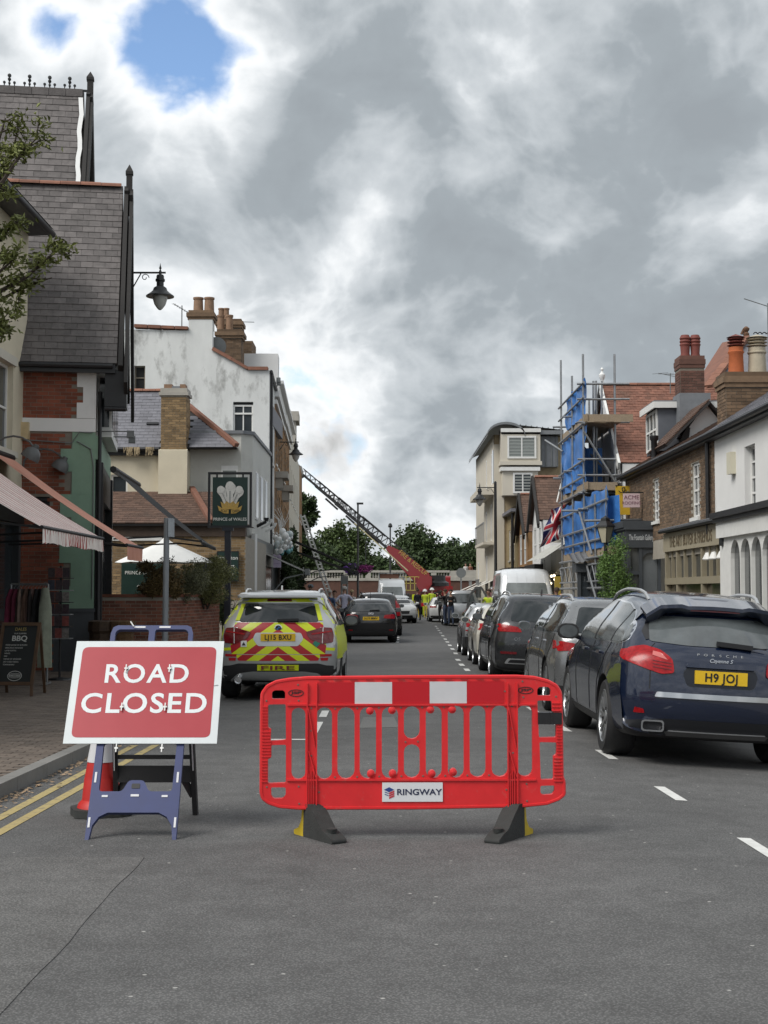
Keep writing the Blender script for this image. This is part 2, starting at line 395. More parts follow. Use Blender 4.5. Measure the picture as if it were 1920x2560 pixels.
YLINE = mat('yellow_line', (.40, .32, .14), .8, var=.25, vscale=9, dirt=((.12, .11, .095), .85, 9, .49))
WLINE = mat('white_line', (.62, .62, .60), .75, var=.15, vscale=9, dirt=((.14, .14, .14), .7, 12, .60))
SOIL = mat('far_ground', (.06, .07, .04), .95, var=.3, vscale=.2)
def asphalt(col=(.128, .127, .126), name='asphalt'):
 m = bpy.data.materials.new(name); m.use_nodes = True; t = m.node_tree; b = t.nodes['Principled BSDF']
 g = t.nodes.new('ShaderNodeNewGeometry')
 def nz(s, d, r=.6):
  z = t.nodes.new('ShaderNodeTexNoise'); z.inputs['Scale'].default_value = s; z.inputs['Detail'].default_value = d; z.inputs['Roughness'].default_value = r
  t.links.new(g.outputs['Position'], z.inputs['Vector']); return z.outputs[0]
 def mrg(s, a, b_, lo, hi):
  r = t.nodes.new('ShaderNodeMapRange'); r.inputs['From Min'].default_value = a; r.inputs['From Max'].default_value = b_
  r.inputs['To Min'].default_value = lo; r.inputs['To Max'].default_value = hi; t.links.new(s, r.inputs[0]); return r.outputs[0]
 def mulv(a, b_):
  q = t.nodes.new('ShaderNodeMath'); q.operation = 'MULTIPLY'; t.links.new(a, q.inputs[0]); t.links.new(b_, q.inputs[1]); return q.outputs[0]
 fine = mrg(nz(120, 5, .8), .3, .7, .45, 1.55); mid = mrg(nz(3.5, 6), .3, .7, .84, 1.16); bigp = mrg(nz(.35, 4), .35, .65, .86, 1.14)
 v = t.nodes.new('ShaderNodeTexVoronoi'); v.inputs['Scale'].default_value = 75; t.links.new(g.outputs['Position'], v.inputs['Vector'])
 agg = mrg(v.outputs['Distance'], 0, .6, 1.4, .65)
 v2 = t.nodes.new('ShaderNodeTexVoronoi'); v2.inputs['Scale'].default_value = 7.; t.links.new(g.outputs['Position'], v2.inputs['Vector'])
 chip = mrg(v2.outputs['Distance'], .055, .085, 1., 0.)
 sepc = t.nodes.new('ShaderNodeSeparateColor'); t.links.new(v2.outputs['Color'], sepc.inputs[0])
 chip = mulv(chip, mrg(sepc.outputs[0], .62, .66, 0, .55))
 val = mulv(mulv(fine, mid), mulv(bigp, agg))
 sc = t.nodes.new('ShaderNodeVectorMath'); sc.operation = 'SCALE'; sc.inputs[0].default_value = col; t.links.new(val, sc.inputs['Scale'])
 mx = t.nodes.new('ShaderNodeMix'); mx.data_type = 'RGBA'; t.links.new(chip, mx.inputs[0]); t.links.new(sc.outputs[0], mx.inputs[6]); mx.inputs[7].default_value = (.55, .54, .51, 1)
 t.links.new(mx.outputs[2], b.inputs['Base Color']); b.inputs['Roughness'].default_value = .82; b.inputs['Specular IOR Level'].default_value = .35
 bp = t.nodes.new('ShaderNodeBump'); bp.inputs['Strength'].default_value = .55; bp.inputs['Distance'].default_value = .006
 t.links.new(agg, bp.inputs['Height']); t.links.new(bp.outputs[0], b.inputs['Normal'])
 return m
ASPH = asphalt()
# ground
def road_z(x):
 if x > 1.9: return -.058*(x-1.9)
 if x < -2.0: return -.02*(-x-2.0)
 return 0.
KL, KR = -3.0, 4.55                    # kerb lines
def kerb_l(y): return -3.06 + .0325*(min(y, 16)-11.3) if y < 16 else -2.91 - .006*(y-16)
xs = [-9, -3.4, -2.9, -2.5, -2, -1, 0, 1, 1.9, 2.4, 3, 3.6, 4.2, 4.6, 9]
mb = MB(); ys = [-6, 8, 16, 30, 60, 100, 118]
for j in range(len(ys)-1):
 for i in range(len(xs)-1):
  q = [(xs[i], ys[j]), (xs[i+1], ys[j]), (xs[i+1], ys[j+1]), (xs[i], ys[j+1])]
  mb.poly([(x, y, road_z(x)) for x, y in q])
structure(mb.build('road', ASPH, fixn=False))
mb = MB().poly([(-60, 118, -.01), (60, 118, -.01), (60, 127, -.01), (-60, 127, -.01)]); structure(mb.build('cross_road', ASPH, fixn=False))
mb = MB().poly([(-900, -40, -.45), (900, -40, -.45), (900, 1800, -.45), (-900, 1800, -.45)]); structure(mb.build('ground', SOIL, fixn=False))
PZ = .09
mb = MB()
yy = [-6, 4, 8, 12, 16, 24, 40, 70, 118]
for a, b in zip(yy[:-1], yy[1:]):
 mb.add([(-14, a, PZ-.006), (kerb_l(a)-.12, a, PZ-.006), (kerb_l(b)-.12, b, PZ-.006), (-14, b, PZ-.006)], [(0, 1, 2, 3)])
pavl = structure(mb.build('pavement', PAVE, fixn=False))
it = []; row = 0; y = 11.5
while y < 27.5:
 x = -7.05 + (.1 if row % 2 else 0)
 while x < kerb_l(y)-.24:
  if abs(x/y) < .30: it.append(mcube((x+.1, y+.05, PZ-.004+rng.uniform(-.0015, .0015)), (1, 0, 0), (0, 1, 0), (0, 0, 1), .19, .09, .012))
  x += .2
 y += .1; row += 1
pieces('paver', 'block_paving', pavl, PAVER, it)
kb = MB()
y = 2.
items = []
while y < 60:
 a, b = kerb_l(y), kerb_l(y+.9); u = Vector((b-a, .9, 0)).normalized(); n = Vector((u.y, -u.x, 0))
 items.append(mcube(((a+b)/2-.065, y+.45, PZ-.078), u, n, (0, 0, 1), .892, .13, .17)); y += .9
pieces('kerb_stone', 'kerb_run', pavl, KERB, items)
mb = MB(); mb.box(KR+.13, 14, -6, 118, -.3, -.035); pavr = structure(mb.build('pavement', SLAB, fixn=True))
items = [mcube((KR+.065, 4+.9*k+.45, -.115), (0, 1, 0), (1, 0, 0), (0, 0, 1), .892, .13, .17) for k in range(90)]
pieces('kerb_stone', 'kerb_run', pavr, KERB, items)
def strip(mb, x0, y0, x1, y1, w, z=.004):
 d = Vector((x1-x0, y1-y0, 0)).normalized(); n = Vector((d.y, -d.x, 0))*w/2; k = max(1, int(abs(y1-y0)/1.5))
 for i in range(k):
  a = Vector((x0+(x1-x0)*i/k, y0+(y1-y0)*i/k, 0)); b = Vector((x0+(x1-x0)*(i+1)/k, y0+(y1-y0)*(i+1)/k, 0))
  mb.poly([(p.x, p.y, road_z(p.x)+z) for p in (a-n, a+n, b+n, b-n)])
mb = MB(); strip(mb, -2.95, 4.0, -2.67, 15.3, .085); structure(mb.build('yellow_line', YLINE, fixn=False))
mb = MB(); strip(mb, -2.80, 4.0, -2.44, 15.3, .085); structure(mb.build('yellow_line', YLINE, fixn=False))
mk = MB()
for y in (9.25, 11.75, 14.5, 17.25, 19.9): x = 2.43-.0335*(y-9.2); strip(mk, x+.012, y-.4, x-.012, y+.4, .095)
for x, y in ((1.8, 27.6), (1.74, 29.9), (1.74, 32.), (1.78, 34.3)): strip(mk, x, y-.45, x, y+.45, .11)
for y in (38, 41, 44, 47, 50, 54, 58, 62, 66, 70): strip(mk, 1.9+.02*(y-38), y-.5, 1.92+.02*(y-38), y+.5, .11)
structure(mk.build('bay_marking', WLINE, fixn=False))
mk = MB(); strip(mk, -.80, 18.6, -.80, 19.6, .1); strip(mk, -.82, 16.3, -.81, 17.9, .1); strip(mk, -.66, 25.9, -.63, 27.2, .1); strip(mk, -.72, 22.3, -.70, 23.4, .1)
mk.poly([(x, y, .004) for x, y in ((-1.32, 15.72), (-.77, 15.72), (-.77, 15.82), (-1.32, 15.82))])
mk.poly([(x, y, .004) for x, y in ((-2.6, 26.4), (-.7, 26.4), (-.7, 26.5), (-2.6, 26.5))])
for y in (46.5, 49, 51.4, 53.8, 56.3, 59, 62, 65, 69, 73): strip(mk, .42+.012*(y-46), y-.5, .43+.012*(y-46), y+.5, .12)
structure(mk.build('bay_marking', WLINE, fixn=False))
PATCH = mat('asphalt_patch', (.145, .144, .14), .85, var=.3, vscale=60, bump=.4, bscale=120, dirt=((.07, .07, .07), .5, 5, .55))
mk = MB()
for (x0, x1, y0, y1) in ((-.30, .18, 17.1, 18.6), ):
 mk.poly([(x0, y0, .003), (x1, y0+.1, .003), (x1-.05, y1, .003), (x0+.03, y1, .003)])
structure(mk.build('road_patch', PATCH, fixn=False))
PATCH2 = asphalt((.142, .140, .137), 'trench_asphalt')
mk = MB(); n = 24
for i in range(n):
 y0, y1 = 2.5+6.3*i/n, 2.5+6.3*(i+1)/n; e = lambda y: -1.47+.008*math.sin(y*3.1)+.004*math.sin(y*17)
 mk.poly([(-2.32+.02*math.sin(y0*2), y0, .0035), (e(y0), y0, .0035), (e(y1), y1, .0035), (-2.32+.02*math.sin(y1*2), y1, .0035)])
structure(mk.build('road_patch', PATCH2, fixn=False))
LEAFD = mat('dead_leaf', (.27, .19, .12), .9, piece=.5)
mk = MB()
for i in range(330):
 y = rng.uniform(9.5, 15.5); x = kerb_l(y) + abs(rng.gauss(0, .11)) + .02; s = rng.uniform(.012, .032); a = rng.uniform(0, PI)
 u = Vector((math.cos(a), math.sin(a), rng.uniform(-.2, .4)))*s; w = Vector((-math.sin(a), math.cos(a), rng.uniform(-.2, .4)))*s*.6; c = Vector((x, y, road_z(x)+.012))
 mk.add([c-u, c-w, c+u, c+w], [(0, 1, 2, 3)])
stuff(mk.build('leaf_litter', LEAFD, fixn=False))
# buildings on the left
UP = Vector((0, 0, 1))
def roof_slope(parent, name, P0, P1, up_vec, length, m_bed, m_tile, tw, th, pname='slate', sname='slates', limit=300, thick=.012, test=None, jit=.004, bedmat_thick=.06, trim=0.):
 """rectangular slope: eave line P0->P1, up_vec unit vector up the slope; covered in lapped pieces"""
 P0, P1, up_vec = Vector(P0), Vector(P1), Vector(up_vec).normalized()
 u = (P1-P0).normalized(); n = u.cross(up_vec).normalized()
 if n.z < 0: n = -n
 w = (P1-P0).length
 bed = MB()
 v = [P0, P1, P1+up_vec*length-u*trim, P0+up_vec*length]
 bed.add([p - n*.02 for p in v] + [p - n*(.02+bedmat_thick) for p in v], [(0, 1, 2, 3), (7, 6, 5, 4), (0, 4, 5, 1), (1, 5, 6, 2), (2, 6, 7, 3), (3, 7, 4, 0)])
 b = bed.build(name, m_bed, parent)
 items = []; r = 0; s = 0.
 tilt = Matrix.Rotation(-.06, 3, u) if (Matrix.Rotation(-.06, 3, u) @ up_vec).dot(n) < 0 else Matrix.Rotation(.06, 3, u)
 uv = tilt @ up_vec; nn = tilt @ n
 while s < length-.02:
  a = -tw/2 if r % 2 else 0.
  e_len = th*1.35 if s + th*1.35 < length+.05 else length - s + .03
  while a < w:
   x0, x1 = max(a, 0), min(a+tw, w)
   if x1-x0 > .03:
    c = P0 + u*((x0+x1)/2) + up_vec*(s+e_len/2) + n*(.004+rng.uniform(0, jit))
    if test is None or test((x0+x1)/2, s+e_len/2): items.append(mcube(c, u, nn, uv, x1-x0-.006, thick, e_len))
   a += tw
  s += th; r += 1
 pieces(pname, sname, b, m_tile, items, limit)
 return b
def half_round_row(parent, A, B, r, seg, m, name='ridge_tile'):
 A, B = Vector(A), Vector(B); L_ = (B-A).length; k = max(1, int(L_/seg)); d = (B-A).normalized()
 side = d.cross(UP).normalized(); up = side.cross(d)
 me = None
 for i in range(k):
  a, b = A + (B-A)*(i/k), A + (B-A)*((i+1)/k) - d*.008; mb = MB(); vs = []
  rr = r*(1+rng.uniform(-.04, .06))
  for p in (a, b):
   for j in range(7):
    t = PI*j/6; vs.append(p + side*rr*math.cos(t) + up*rr*math.sin(t)*.85)
  fs = [(j, j+1, 8+j, 7+j) for j in range(6)] + [tuple(range(7)), tuple(range(13, 6, -1))]
  mb.add(vs, fs); mb.build(name, m, parent)
# cream shop at the edge
cs = thing('shop_building', 'tall cream rendered building with black gutter and striped shop awnings', 'building', (-8, 22, 0))
F = Frame((-7.1, 12, 0), (0, 1, 0), (1, 0, 0))
ops = [(13.55, 15.0, 4.3, 5.95)]
mb = wall(F, 16, 8.85, ops + [(1, 15.6, .35, 2.95)], .2); mb.poly([F.p(16, 0), F.p(16, 8.85), F.p(16, 8.85, -5), F.p(16, 0, -5)])
w = mb.build('wall', CREAM, cs)
window(cs, F, 13.55, 15.0, 4.3, 5.95, WHITEPAINT, -.14, (1, 1))
mb = MB(); fbox(mb, F, 13.4, 15.12, 5.95, 6.12, .0, .05); mb.build('lintel', PALE, cs)
mb = MB(); fbox(mb, F, 13.45, 15.1, 4.18, 4.3, -.1, .09); mb.build('sill', PALE, cs)
mb = MB(); mb.box(-7.1, -6.66, 14, 28.0, 8.74, 8.82); mb.build('soffit', BLACK, cs)
mb = MB(); mb.tube([(-6.62, 14, 8.76), (-6.62, 28.02, 8.76)], .065, 10); mb.box(-6.70, -6.66, 14, 28.0, 8.72, 8.93); mb.build('gutter', BLACK, cs, smooth=True)
mb = MB(); mb.add([(-6.6, 13, 8.86), (-6.6, 28.05, 8.86), (-11, 28.05, 11.6), (-11, 13, 11.6)], [(0, 1, 2, 3)]); mb.build('roof', SLATE2, cs)
mb = MB(); fbox(mb, F, 1, 15.6, 2.95, 3.45, 0, .1); mb.build('fascia', BLACK, cs)
sf = MB()
for a in (1.0, 4.6, 8.2, 11.8, 15.4): fbox(sf, F, a, a+.16, .1, 2.95, -.12, .05)
fbox(sf, F, 1, 15.6, .1, .4, -.1, .03); sfo = sf.build('shop_front', ANTH, cs)
for a in (1.16, 4.76, 8.36, 11.96):
 mb = MB(); fbox(mb, F, a, a+3.44, .4, 2.95, -.10, -.085); mb.build('pane', GLASS, sfo)
mb = MB(); fbox(mb, F, 15.62, 15.86, 4.62, 4.95, 0, .14); mb.build('alarm_box', mat('aged_plastic', (.55, .43, .25), .5, var=.2, vscale=5), cs)
LAMPG = mat('grey_enamel', (.085, .088, .09), .4, var=.15)
for y in (22.6, 25.4, 27.7):
 mb = MB(); z0 = 4.05
 pts = [(-7.08, y, z0-.15)] + [(-7.08+.42*(1-math.cos(t)), y, z0+.42*math.sin(t)*.9) for t in [PI*k/8 for k in range(1, 8)]]
 mb.tube(pts, .018, 6)
 end = Vector(pts[-1]); Mr = Matrix.Rotation(.5, 3, 'Y')
 mb.lathe([(.02, .09), (.05, .08), (.06, .02), (.13, -.03), (.17, -.12), (.175, -.2), (.16, -.2)], end, 'Z', 14, Mr)
 mb.build('gooseneck_lamp', LAMPG, cs, smooth=True)
# awnings
def stripe_mat(name, c1, c2, period, axis='Y'):
 m = bpy.data.materials.new(name); m.use_nodes = True; t = m.node_tree; b = t.nodes['Principled BSDF']; b.inputs['Roughness'].default_value = .85
 g = t.nodes.new('ShaderNodeNewGeometry'); s = t.nodes.new('ShaderNodeSeparateXYZ'); t.links.new(g.outputs['Position'], s.inputs[0])
 a = t.nodes.new('ShaderNodeMath'); a.operation = 'DIVIDE'; a.inputs[1].default_value = period; t.links.new(s.outputs[axis], a.inputs[0])
 f = t.nodes.new('ShaderNodeMath'); f.operation = 'FRACT'; t.links.new(a.outputs[0], f.inputs[0])
 r = t.nodes.new('ShaderNodeValToRGB'); r.color_ramp.interpolation = 'CONSTANT'; e = r.color_ramp.elements
 e[0].position = 0; e[0].color = (*c1, 1); e[1].position = .60; e[1].color = (*c2, 1)
 for p, c in ((.70, c1), (.80, c2)): q = e.new(p); q.color = (*c, 1)
 t.links.new(f.outputs[0], r.inputs[0])
 z = t.nodes.new('ShaderNodeTexNoise'); z.inputs['Scale'].default_value = 3; z.inputs['Detail'].default_value = 5; t.links.new(g.outputs['Position'], z.inputs['Vector'])
 mr = t.nodes.new('ShaderNodeMapRange'); mr.inputs['To Min'].default_value = .75; mr.inputs['To Max'].default_value = 1.15; t.links.new(z.outputs[0], mr.inputs[0])
 v = t.nodes.new('ShaderNodeVectorMath'); v.operation = 'SCALE'; t.links.new(r.outputs[0], v.inputs[0]); t.links.new(mr.outputs[0], v.inputs['Scale'])
 t.links.new(v.outputs[0], b.inputs['Base Color']); return m
STR1 = stripe_mat('striped_canvas', (.85, .77, .72), (.46, .12, .11), .17)
STR2 = mat('pink_canvas', (.62, .30, .22), .85, var=.15, vscale=2, dirt=((.28, .12, .09), .4, 1.5, .55))
def awning(name, label, xw, zw, xf, zf, y0, y1, m, val_h, parent_group=None, frame_m=BLACK, scallop=True):
 t = thing(name, label, 'awning', ((xw+xf)/2, (y0+y1)/2, zf), group=parent_group)
 n = 10; ny = max(2, int((y1-y0)/.12)); mb = MB(); vs = []
 for j in range(ny+1):
  y = y0+(y1-y0)*j/ny
  for i in range(n+1):
   s = i/n; sag = -.05*math.sin(PI*s)*(1+.3*math.sin(y*9))
   vs.append((xw+(xf-xw)*s, y, zw+(zf-zw)*s+sag))
 fs = [(j*(n+1)+i, j*(n+1)+i+1, (j+1)*(n+1)+i+1, (j+1)*(n+1)+i) for j in range(ny) for i in range(n)]
 mb.add(vs, fs); mb.build('canopy', m, t, smooth=True)
 mb = MB(); ny = int((y1-y0)/.03); vs = []; fs = []
 for j in range(ny+1):
  y = y0+(y1-y0)*j/ny; w_ = .014*math.sin(j*1.05)+.01*math.sin(j*.37)
  sc = .028*abs(math.sin(PI*(y-y0)/.16)) if scallop else 0
  for k, zz in enumerate((0, .5, 1)): vs.append((xf+.012+w_*zz*1.6, y, zf-(val_h-sc)*zz))
 fs = [(j*3+k, j*3+k+1, (j+1)*3+k+1, (j+1)*3+k) for j in range(ny) for k in range(2)]
 mb.add(vs, fs); mb.build('valance', m, t, smooth=True)
 mb = MB(); mb.tube([(xf, y0-.02, zf), (xf, y1+.02, zf)], .03, 8); mb.build('front_bar', frame_m, t, smooth=True)
 for y in (y0+.15, y1-.15):
  mb = MB(); mb.bar((xw, y, zf+.05), (xw+(xf-xw)*.55, y, zf+.10), .035); mb.bar((xw+(xf-xw)*.55, y, zf+.10), (xf, y, zf), .035); mb.build('arm', frame_m, t)
 mb = MB(); mb.tube([(xw, y0, zw), (xw, y1, zw)], .07, 8); mb.build('roller', frame_m, t, smooth=True)
 return t
awning('shop_awning', 'red and white striped awning with fringed valance over the clothes rail', -7.02, 3.92, -4.92, 2.56, 20.4, 24.8, STR1, .24)
awning('shop_awning', 'faded salmon pink awning next to the striped awning', -7.02, 4.15, -4.55, 2.46, 25.1, 26.7, STR2, .26, scallop=False)
# brick gable building with slate roofs
bg = thing('gabled_building', 'red brick corner building with two steep slate roofs and pointed finials', 'building', (-7, 30, 0))
F = Frame((-7.4, 28, 0), (1, 0, 0), (0, -1, 0)); WID = 7.4-5.59
mb = wall(F, WID, 6.25, [(.62, .95, 2.9, 3.5)], .1)
mb.poly([F.p(WID, 0), F.p(WID, 6.25), F.p(WID, 6.25, -5.2), F.p(WID, 0, -5.2)])
mb.poly([(-5.59, 28, 6.2), (-5.59, 33, 6.2), (-5.59, 30.45, 10.4)])
w = mb.build('wall', MORTAR, bg)
qx = WID-.27
def brick_ok(a, c):
 if 4.78 < c < 5.06: return False
 if c > 5.06: return a < WID-.24-.12*(1 if (c-5.06) % .62 < .31 else 0)
 return a < WID-.44-.22*(1 if (c % .9) < .45 else 0) and c > 1.3
pieces('brick', 'brickwork', w, BRICK_R, brick_items(F, WID, 6.2, [(.62, .95, 2.9, 3.5)], 1.3, brick_ok))
mb = MB(); fbox(mb, F, .62, .95, 2.9, 3.5, -.09, -.06)
for k in range(8): fbox(mb, F, .64, .93, 2.93+.07*k, 2.96+.07*k, -.07, -.01)
mb.build('air_vent', BLACK, bg)
mb = MB(); fbox(mb, F, 0, WID+.012, 4.79, 5.05, 0, .03); mb.build('string_course', WHITER, bg)
for k in range(4):
 c0 = 5.06+.31*k; e = .24+.12*(k % 2 == 0)
 mb = MB(); fbox(mb, F, WID-e, WID+.014, c0, min(c0+.31, 6.2), 0, .022); mb.build('quoin', WHITER, bg)
for k in range(8):
 c0 = 1.3+.45*k; e = .44+.22*((c0 % .9) < .45)
 mb = MB(); fbox(mb, F, WID-e, WID+.014, c0, min(c0+.45, 4.78), 0, .022 if k % 2 else .018); mb.build('quoin', GREEN, bg)
mb = MB(); fbox(mb, F, WID-.8, WID+.02, 0, 1.3, 0, .03); fbox(mb, F, WID-.85, WID+.04, 1.24, 1.31, 0, .05); mb.build('plinth', ANTH, bg)
mb = MB(); fbox(mb, F, -.2, WID-.8, 0, 1.1, 0, .04); bb = mb.build('dwarf_wall', MORTAR, bg)
pieces('brick', 'brickwork', bb, BRICK_R, [mcube(m.translation+Vector((0, -.04, 0)), (1, 0, 0), (0, 1, 0), (0, 0, 1), .21, .014, .062) for m in brick_items(F, WID-.8, 1.1, (), 0.1)])
mb = MB(); mb.tube([F.p(0, 4.62, .03), F.p(.7, 4.60, .03), F.p(WID-.45, 4.56, .04), F.p(WID-.3, 4.78, .06), F.p(WID-.05, 4.77, .05)], .011, 5); mb.tube([F.p(WID-.35, 4.6, .04), F.p(WID-.08, 4.45, .04), F.p(WID-.02, 4.1, .04), F.p(WID-.02, 1.5, .04)], .012, 5); mb.build('cable', GREYP, bg)
FS = Frame((-5.59, 28, 0), (0, 1, 0), (1, 0, 0))
mb = MB(); fbox(mb, FS, .5, 3.6, 4.75, 6.1, 0, .30); bay = mb.build('bay_window', WHITEPAINT, bg)
for a in (.6, 1.6, 2.6):
 mb = MB(); fbox(mb, FS, a, a+.9, 4.95, 5.95, .30, .315); mb.build('pane', GLASS, bay)
mb = MB(); fbox(mb, Frame((-5.59, 28.5, 0), (1, 0, 0), (0, -1, 0)), .06, .25, 4.95, 5.95, 0, .012); mb.build('pane', GLASS, bay)
mb = MB(); fbox(mb, FS, .1, .34, 0, 4.2, 0, .16); fbox(mb, FS, 4.6, 4.9, 0, 4.2, 0, .16); fbox(mb, FS, .1, 4.9, 3.5, 4.2, 0, .12); fbox(mb, FS, .34, 4.6, 0, .7, 0, .1); sfo = mb.build('shop_front', BLACK, bg)
mb = MB(); fbox(mb, FS, .34, 4.6, .7, 3.5, 0, .03); mb.build('pane', GLASS, sfo)
mb = MB(); fbox(mb, FS, 0, 5, 4.25, 4.72, .0, .10); mb.build('fascia', GREEN, bg)
for k in range(2):
 mb = MB(); mb.tube([FS.p(.4+1.0*k, 4.85, .0), FS.p(.4+1.0*k, 4.86, .62)], .012, 5); mb.box(*[v for i in range(3) for v in (FS.p(.4+1.0*k, 4.80, .68)[i]-.07, FS.p(.4+1.0*k, 4.80, .68)[i]+.07)]); mb.build('sign_lamp', GREYP, bg)
mb = MB(); mb.tube([(-5.5, 28.02, 5.6), (-5.5, 28.02, .2)], .04, 8); mb.build('downpipe', BLACK, bg, smooth=True)
PIT = R(60); uv = Vector((0, math.cos(PIT), math.sin(PIT)))
e0, e1 = Vector((-8.3, 27.72, 6.12)), Vector((-5.17, 27.72, 6.12)); SL = 4.86
sl = roof_slope(bg, 'roof_slope', e0, e1, uv, SL, SLATE_B, SLATE, .245, .167)
rz = e0.z+SL*math.sin(PIT); ry = e0.y+SL*math.cos(PIT)
mb = MB(); mb.add([(-12, ry, rz), (-5.17, ry, rz), (-5.17, ry+2.4, rz-4.2), (-12, ry+2.4, rz-4.2)], [(0, 1, 2, 3)]); mb.add([(-12, 27.72, 6.1), (-8.3, 27.72, 6.1), (-8.3, ry, rz), (-12, ry, rz)], [(0, 1, 2, 3)]); mb.build('rear_slope', SLATE, bg)
half_round_row(bg, (-8.2, ry, rz+.0), (-5.2, ry, rz+.0), .11, .42, RIDGE)
def barge(x, ytop, ztop, length, th, wdt, d0=0.):
 mb = MB()
 for sgn in (-1, 1):
  dv = Vector((0, sgn*math.cos(PIT), -math.sin(PIT)))
  a = Vector((x, ytop, ztop)); b = a + dv*length; nrm = Vector((0, sgn*math.sin(PIT), math.cos(PIT)))
  q = [a+nrm*.05, b+nrm*.05, b-nrm*wdt, a-nrm*wdt]
  mb.add([p+Vector((-th/2, 0, 0)) for p in q]+[p+Vector((th/2, 0, 0)) for p in q], [(0, 1, 2, 3), (7, 6, 5, 4), (0, 4, 5, 1), (1, 5, 6, 2), (2, 6, 7, 3), (3, 7, 4, 0)])
 return mb
barge(-5.10, ry, rz, SL+.08, .09, .22).build('bargeboard', TIMBER, bg)
barge(-4.99, ry, rz-.06, SL+.42, .07, .34).build('bargeboard', TIMBER, bg)
def finial(x, y, z, h, w):
 mb = MB(); mb.box(x-w/2, x+w/2, y-w/2, y+w/2, z-.6, z+h*.55)
 q = w*.62; z1 = z+h*.55
 mb.add([(x-q, y-q, z1), (x+q, y-q, z1), (x+q, y+q, z1), (x-q, y+q, z1), (x-q, y-q, z1+h*.12), (x+q, y-q, z1+h*.12), (x+q, y+q, z1+h*.12), (x-q, y+q, z1+h*.12), (x, y, z1+h*.45)],
           [(0, 3, 2, 1), (0, 1, 5, 4), (1, 2, 6, 5), (2, 3, 7, 6), (3, 0, 4, 7), (4, 5, 8), (5, 6, 8), (6, 7, 8), (7, 4, 8)])
 return mb
finial(-5.04, ry, rz, .52, .13).build('finial', TIMBER, bg)
mb = MB(); mb.tube([(-8.3, 27.66, 6.06), (-5.25, 27.66, 6.06)], .05, 8); mb.box(-8.3, -5.2, 27.70, 27.78, 5.93, 6.10); mb.build('eave_gutter', BLACK, bg, smooth=True)
mb = MB(); mb.box(-5.40, -4.98, 27.80, 28.45, 5.28, 6.02); mb.tube([(-5.4, 27.85, 5.24), (-4.99, 27.85, 5.24)], .05, 8); mb.build('eave_bracket', BLACK, bg)
mb = MB(); mb.box(-5.59, -5.17, 27.85, 28.0, 6.0, 6.12); mb.build('soffit', WHITEPAINT, bg)
mb = MB(); a = Vector((-5.42, ry-1.95, rz-1.95*math.tan(PIT)+.03)); mb.mbox(mcube(Vector((-5.30, 27.95+.55, 6.12+.8))+Vector((0, -.02, .06)), (1, 0, 0), (0, -math.sin(PIT), math.cos(PIT)), uv, .12, .012, .13)); mb.build('loose_slate', WHITER, bg)
e0, e1 = Vector((-9.0, 30.35, 8.8)), Vector((-6.20, 30.35, 8.8)); SL2 = 5.3
roof_slope(bg, 'roof_slope', e0, e1, uv, SL2, SLATE_B, SLATE, .30, .20)
rz2 = e0.z+SL2*math.sin(PIT); ry2 = e0.y+SL2*math.cos(PIT)
mb = MB(); mb.add([(-9, ry2, rz2), (-6.2, ry2, rz2), (-6.2, ry2+2.7, rz2-4.6), (-9, ry2+2.7, rz2-4.6)], [(0, 1, 2, 3)]); mb.build('rear_slope', SLATE, bg)
mb = MB(); mb.poly([(-6.4, 30.35, 8.0), (-6.4, ry2+2.7, 8.0), (-6.4, ry2, rz2-.1)]); mb.build('upper_gable', WHITER, bg)
barge(-6.10, ry2, rz2, SL2+.05, .09, .2).build('bargeboard', TIMBER, bg)
barge(-6.02, ry2, rz2-.05, SL2+.05, .06, .3).build('bargeboard', TIMBER, bg)
mb = MB()
nrm = Vector((0, -math.sin(PIT), math.cos(PIT)))
k = 14
pts = [(e1 + uv*(1.05+(SL2-1.3)*i/k) + nrm*.045 + Vector((-.05+.02*math.sin(i*1.7)+.035*(1-i/k), 0, 0))) for i in range(k+1)]
mb.add([p+Vector((-.05, 0, 0)) for p in pts]+[p+Vector((.05, 0, 0)) for p in pts], [(i, i+1, k+2+i, k+1+i) for i in range(k)]); mb.build('verge_flashing', WHITER, bg)
finial(-6.06, ry2, rz2, .5, .14).build('finial', TIMBER, bg)
mb = MB();
for i in range(7): mb.box(-8.95+.39*i, -8.95+.39*i+.38, ry2-.13, ry2+.13, rz2-.16, rz2+.02)
mb.build('ridge_capping', SLATE, bg)
cr = MB()
for i in range(24):
 x = -8.95+.115*i
 if i % 4 == 1:
  for dx, dz, r in ((0, .30, .045), (-.06, .21, .04), (.06, .21, .04), (0, .12, .03)): cr.lathe([(.001, -.03), (r, -.02), (r, .02), (.001, .03)], (x, ry2, rz2+dz), 'Y', 8)
  cr.box(x-.016, x+.016, ry2-.014, ry2+.014, rz2, rz2+.27)
 elif i % 2 == 0:
  cr.box(x-.012, x+.012, ry2-.012, ry2+.012, rz2, rz2+.12); cr.lathe([(.001, -.02), (.034, -.015), (.034, .015), (.001, .02)], (x, ry2, rz2+.135), 'Y', 8)
cr.box(-9.0, -6.12, ry2-.02, ry2+.02, rz2+.0, rz2+.05); cr.build('ridge_cresting', BLACKM, bg)
aw3 = awning('shop_awning', 'black sloping awning on the brick corner building beside the pub', -5.5, 4.12, -3.72, 2.66, 28.75, 33.0, mat('black_canvas', (.012, .012, .013), .8, var=.2), .06, scallop=False)
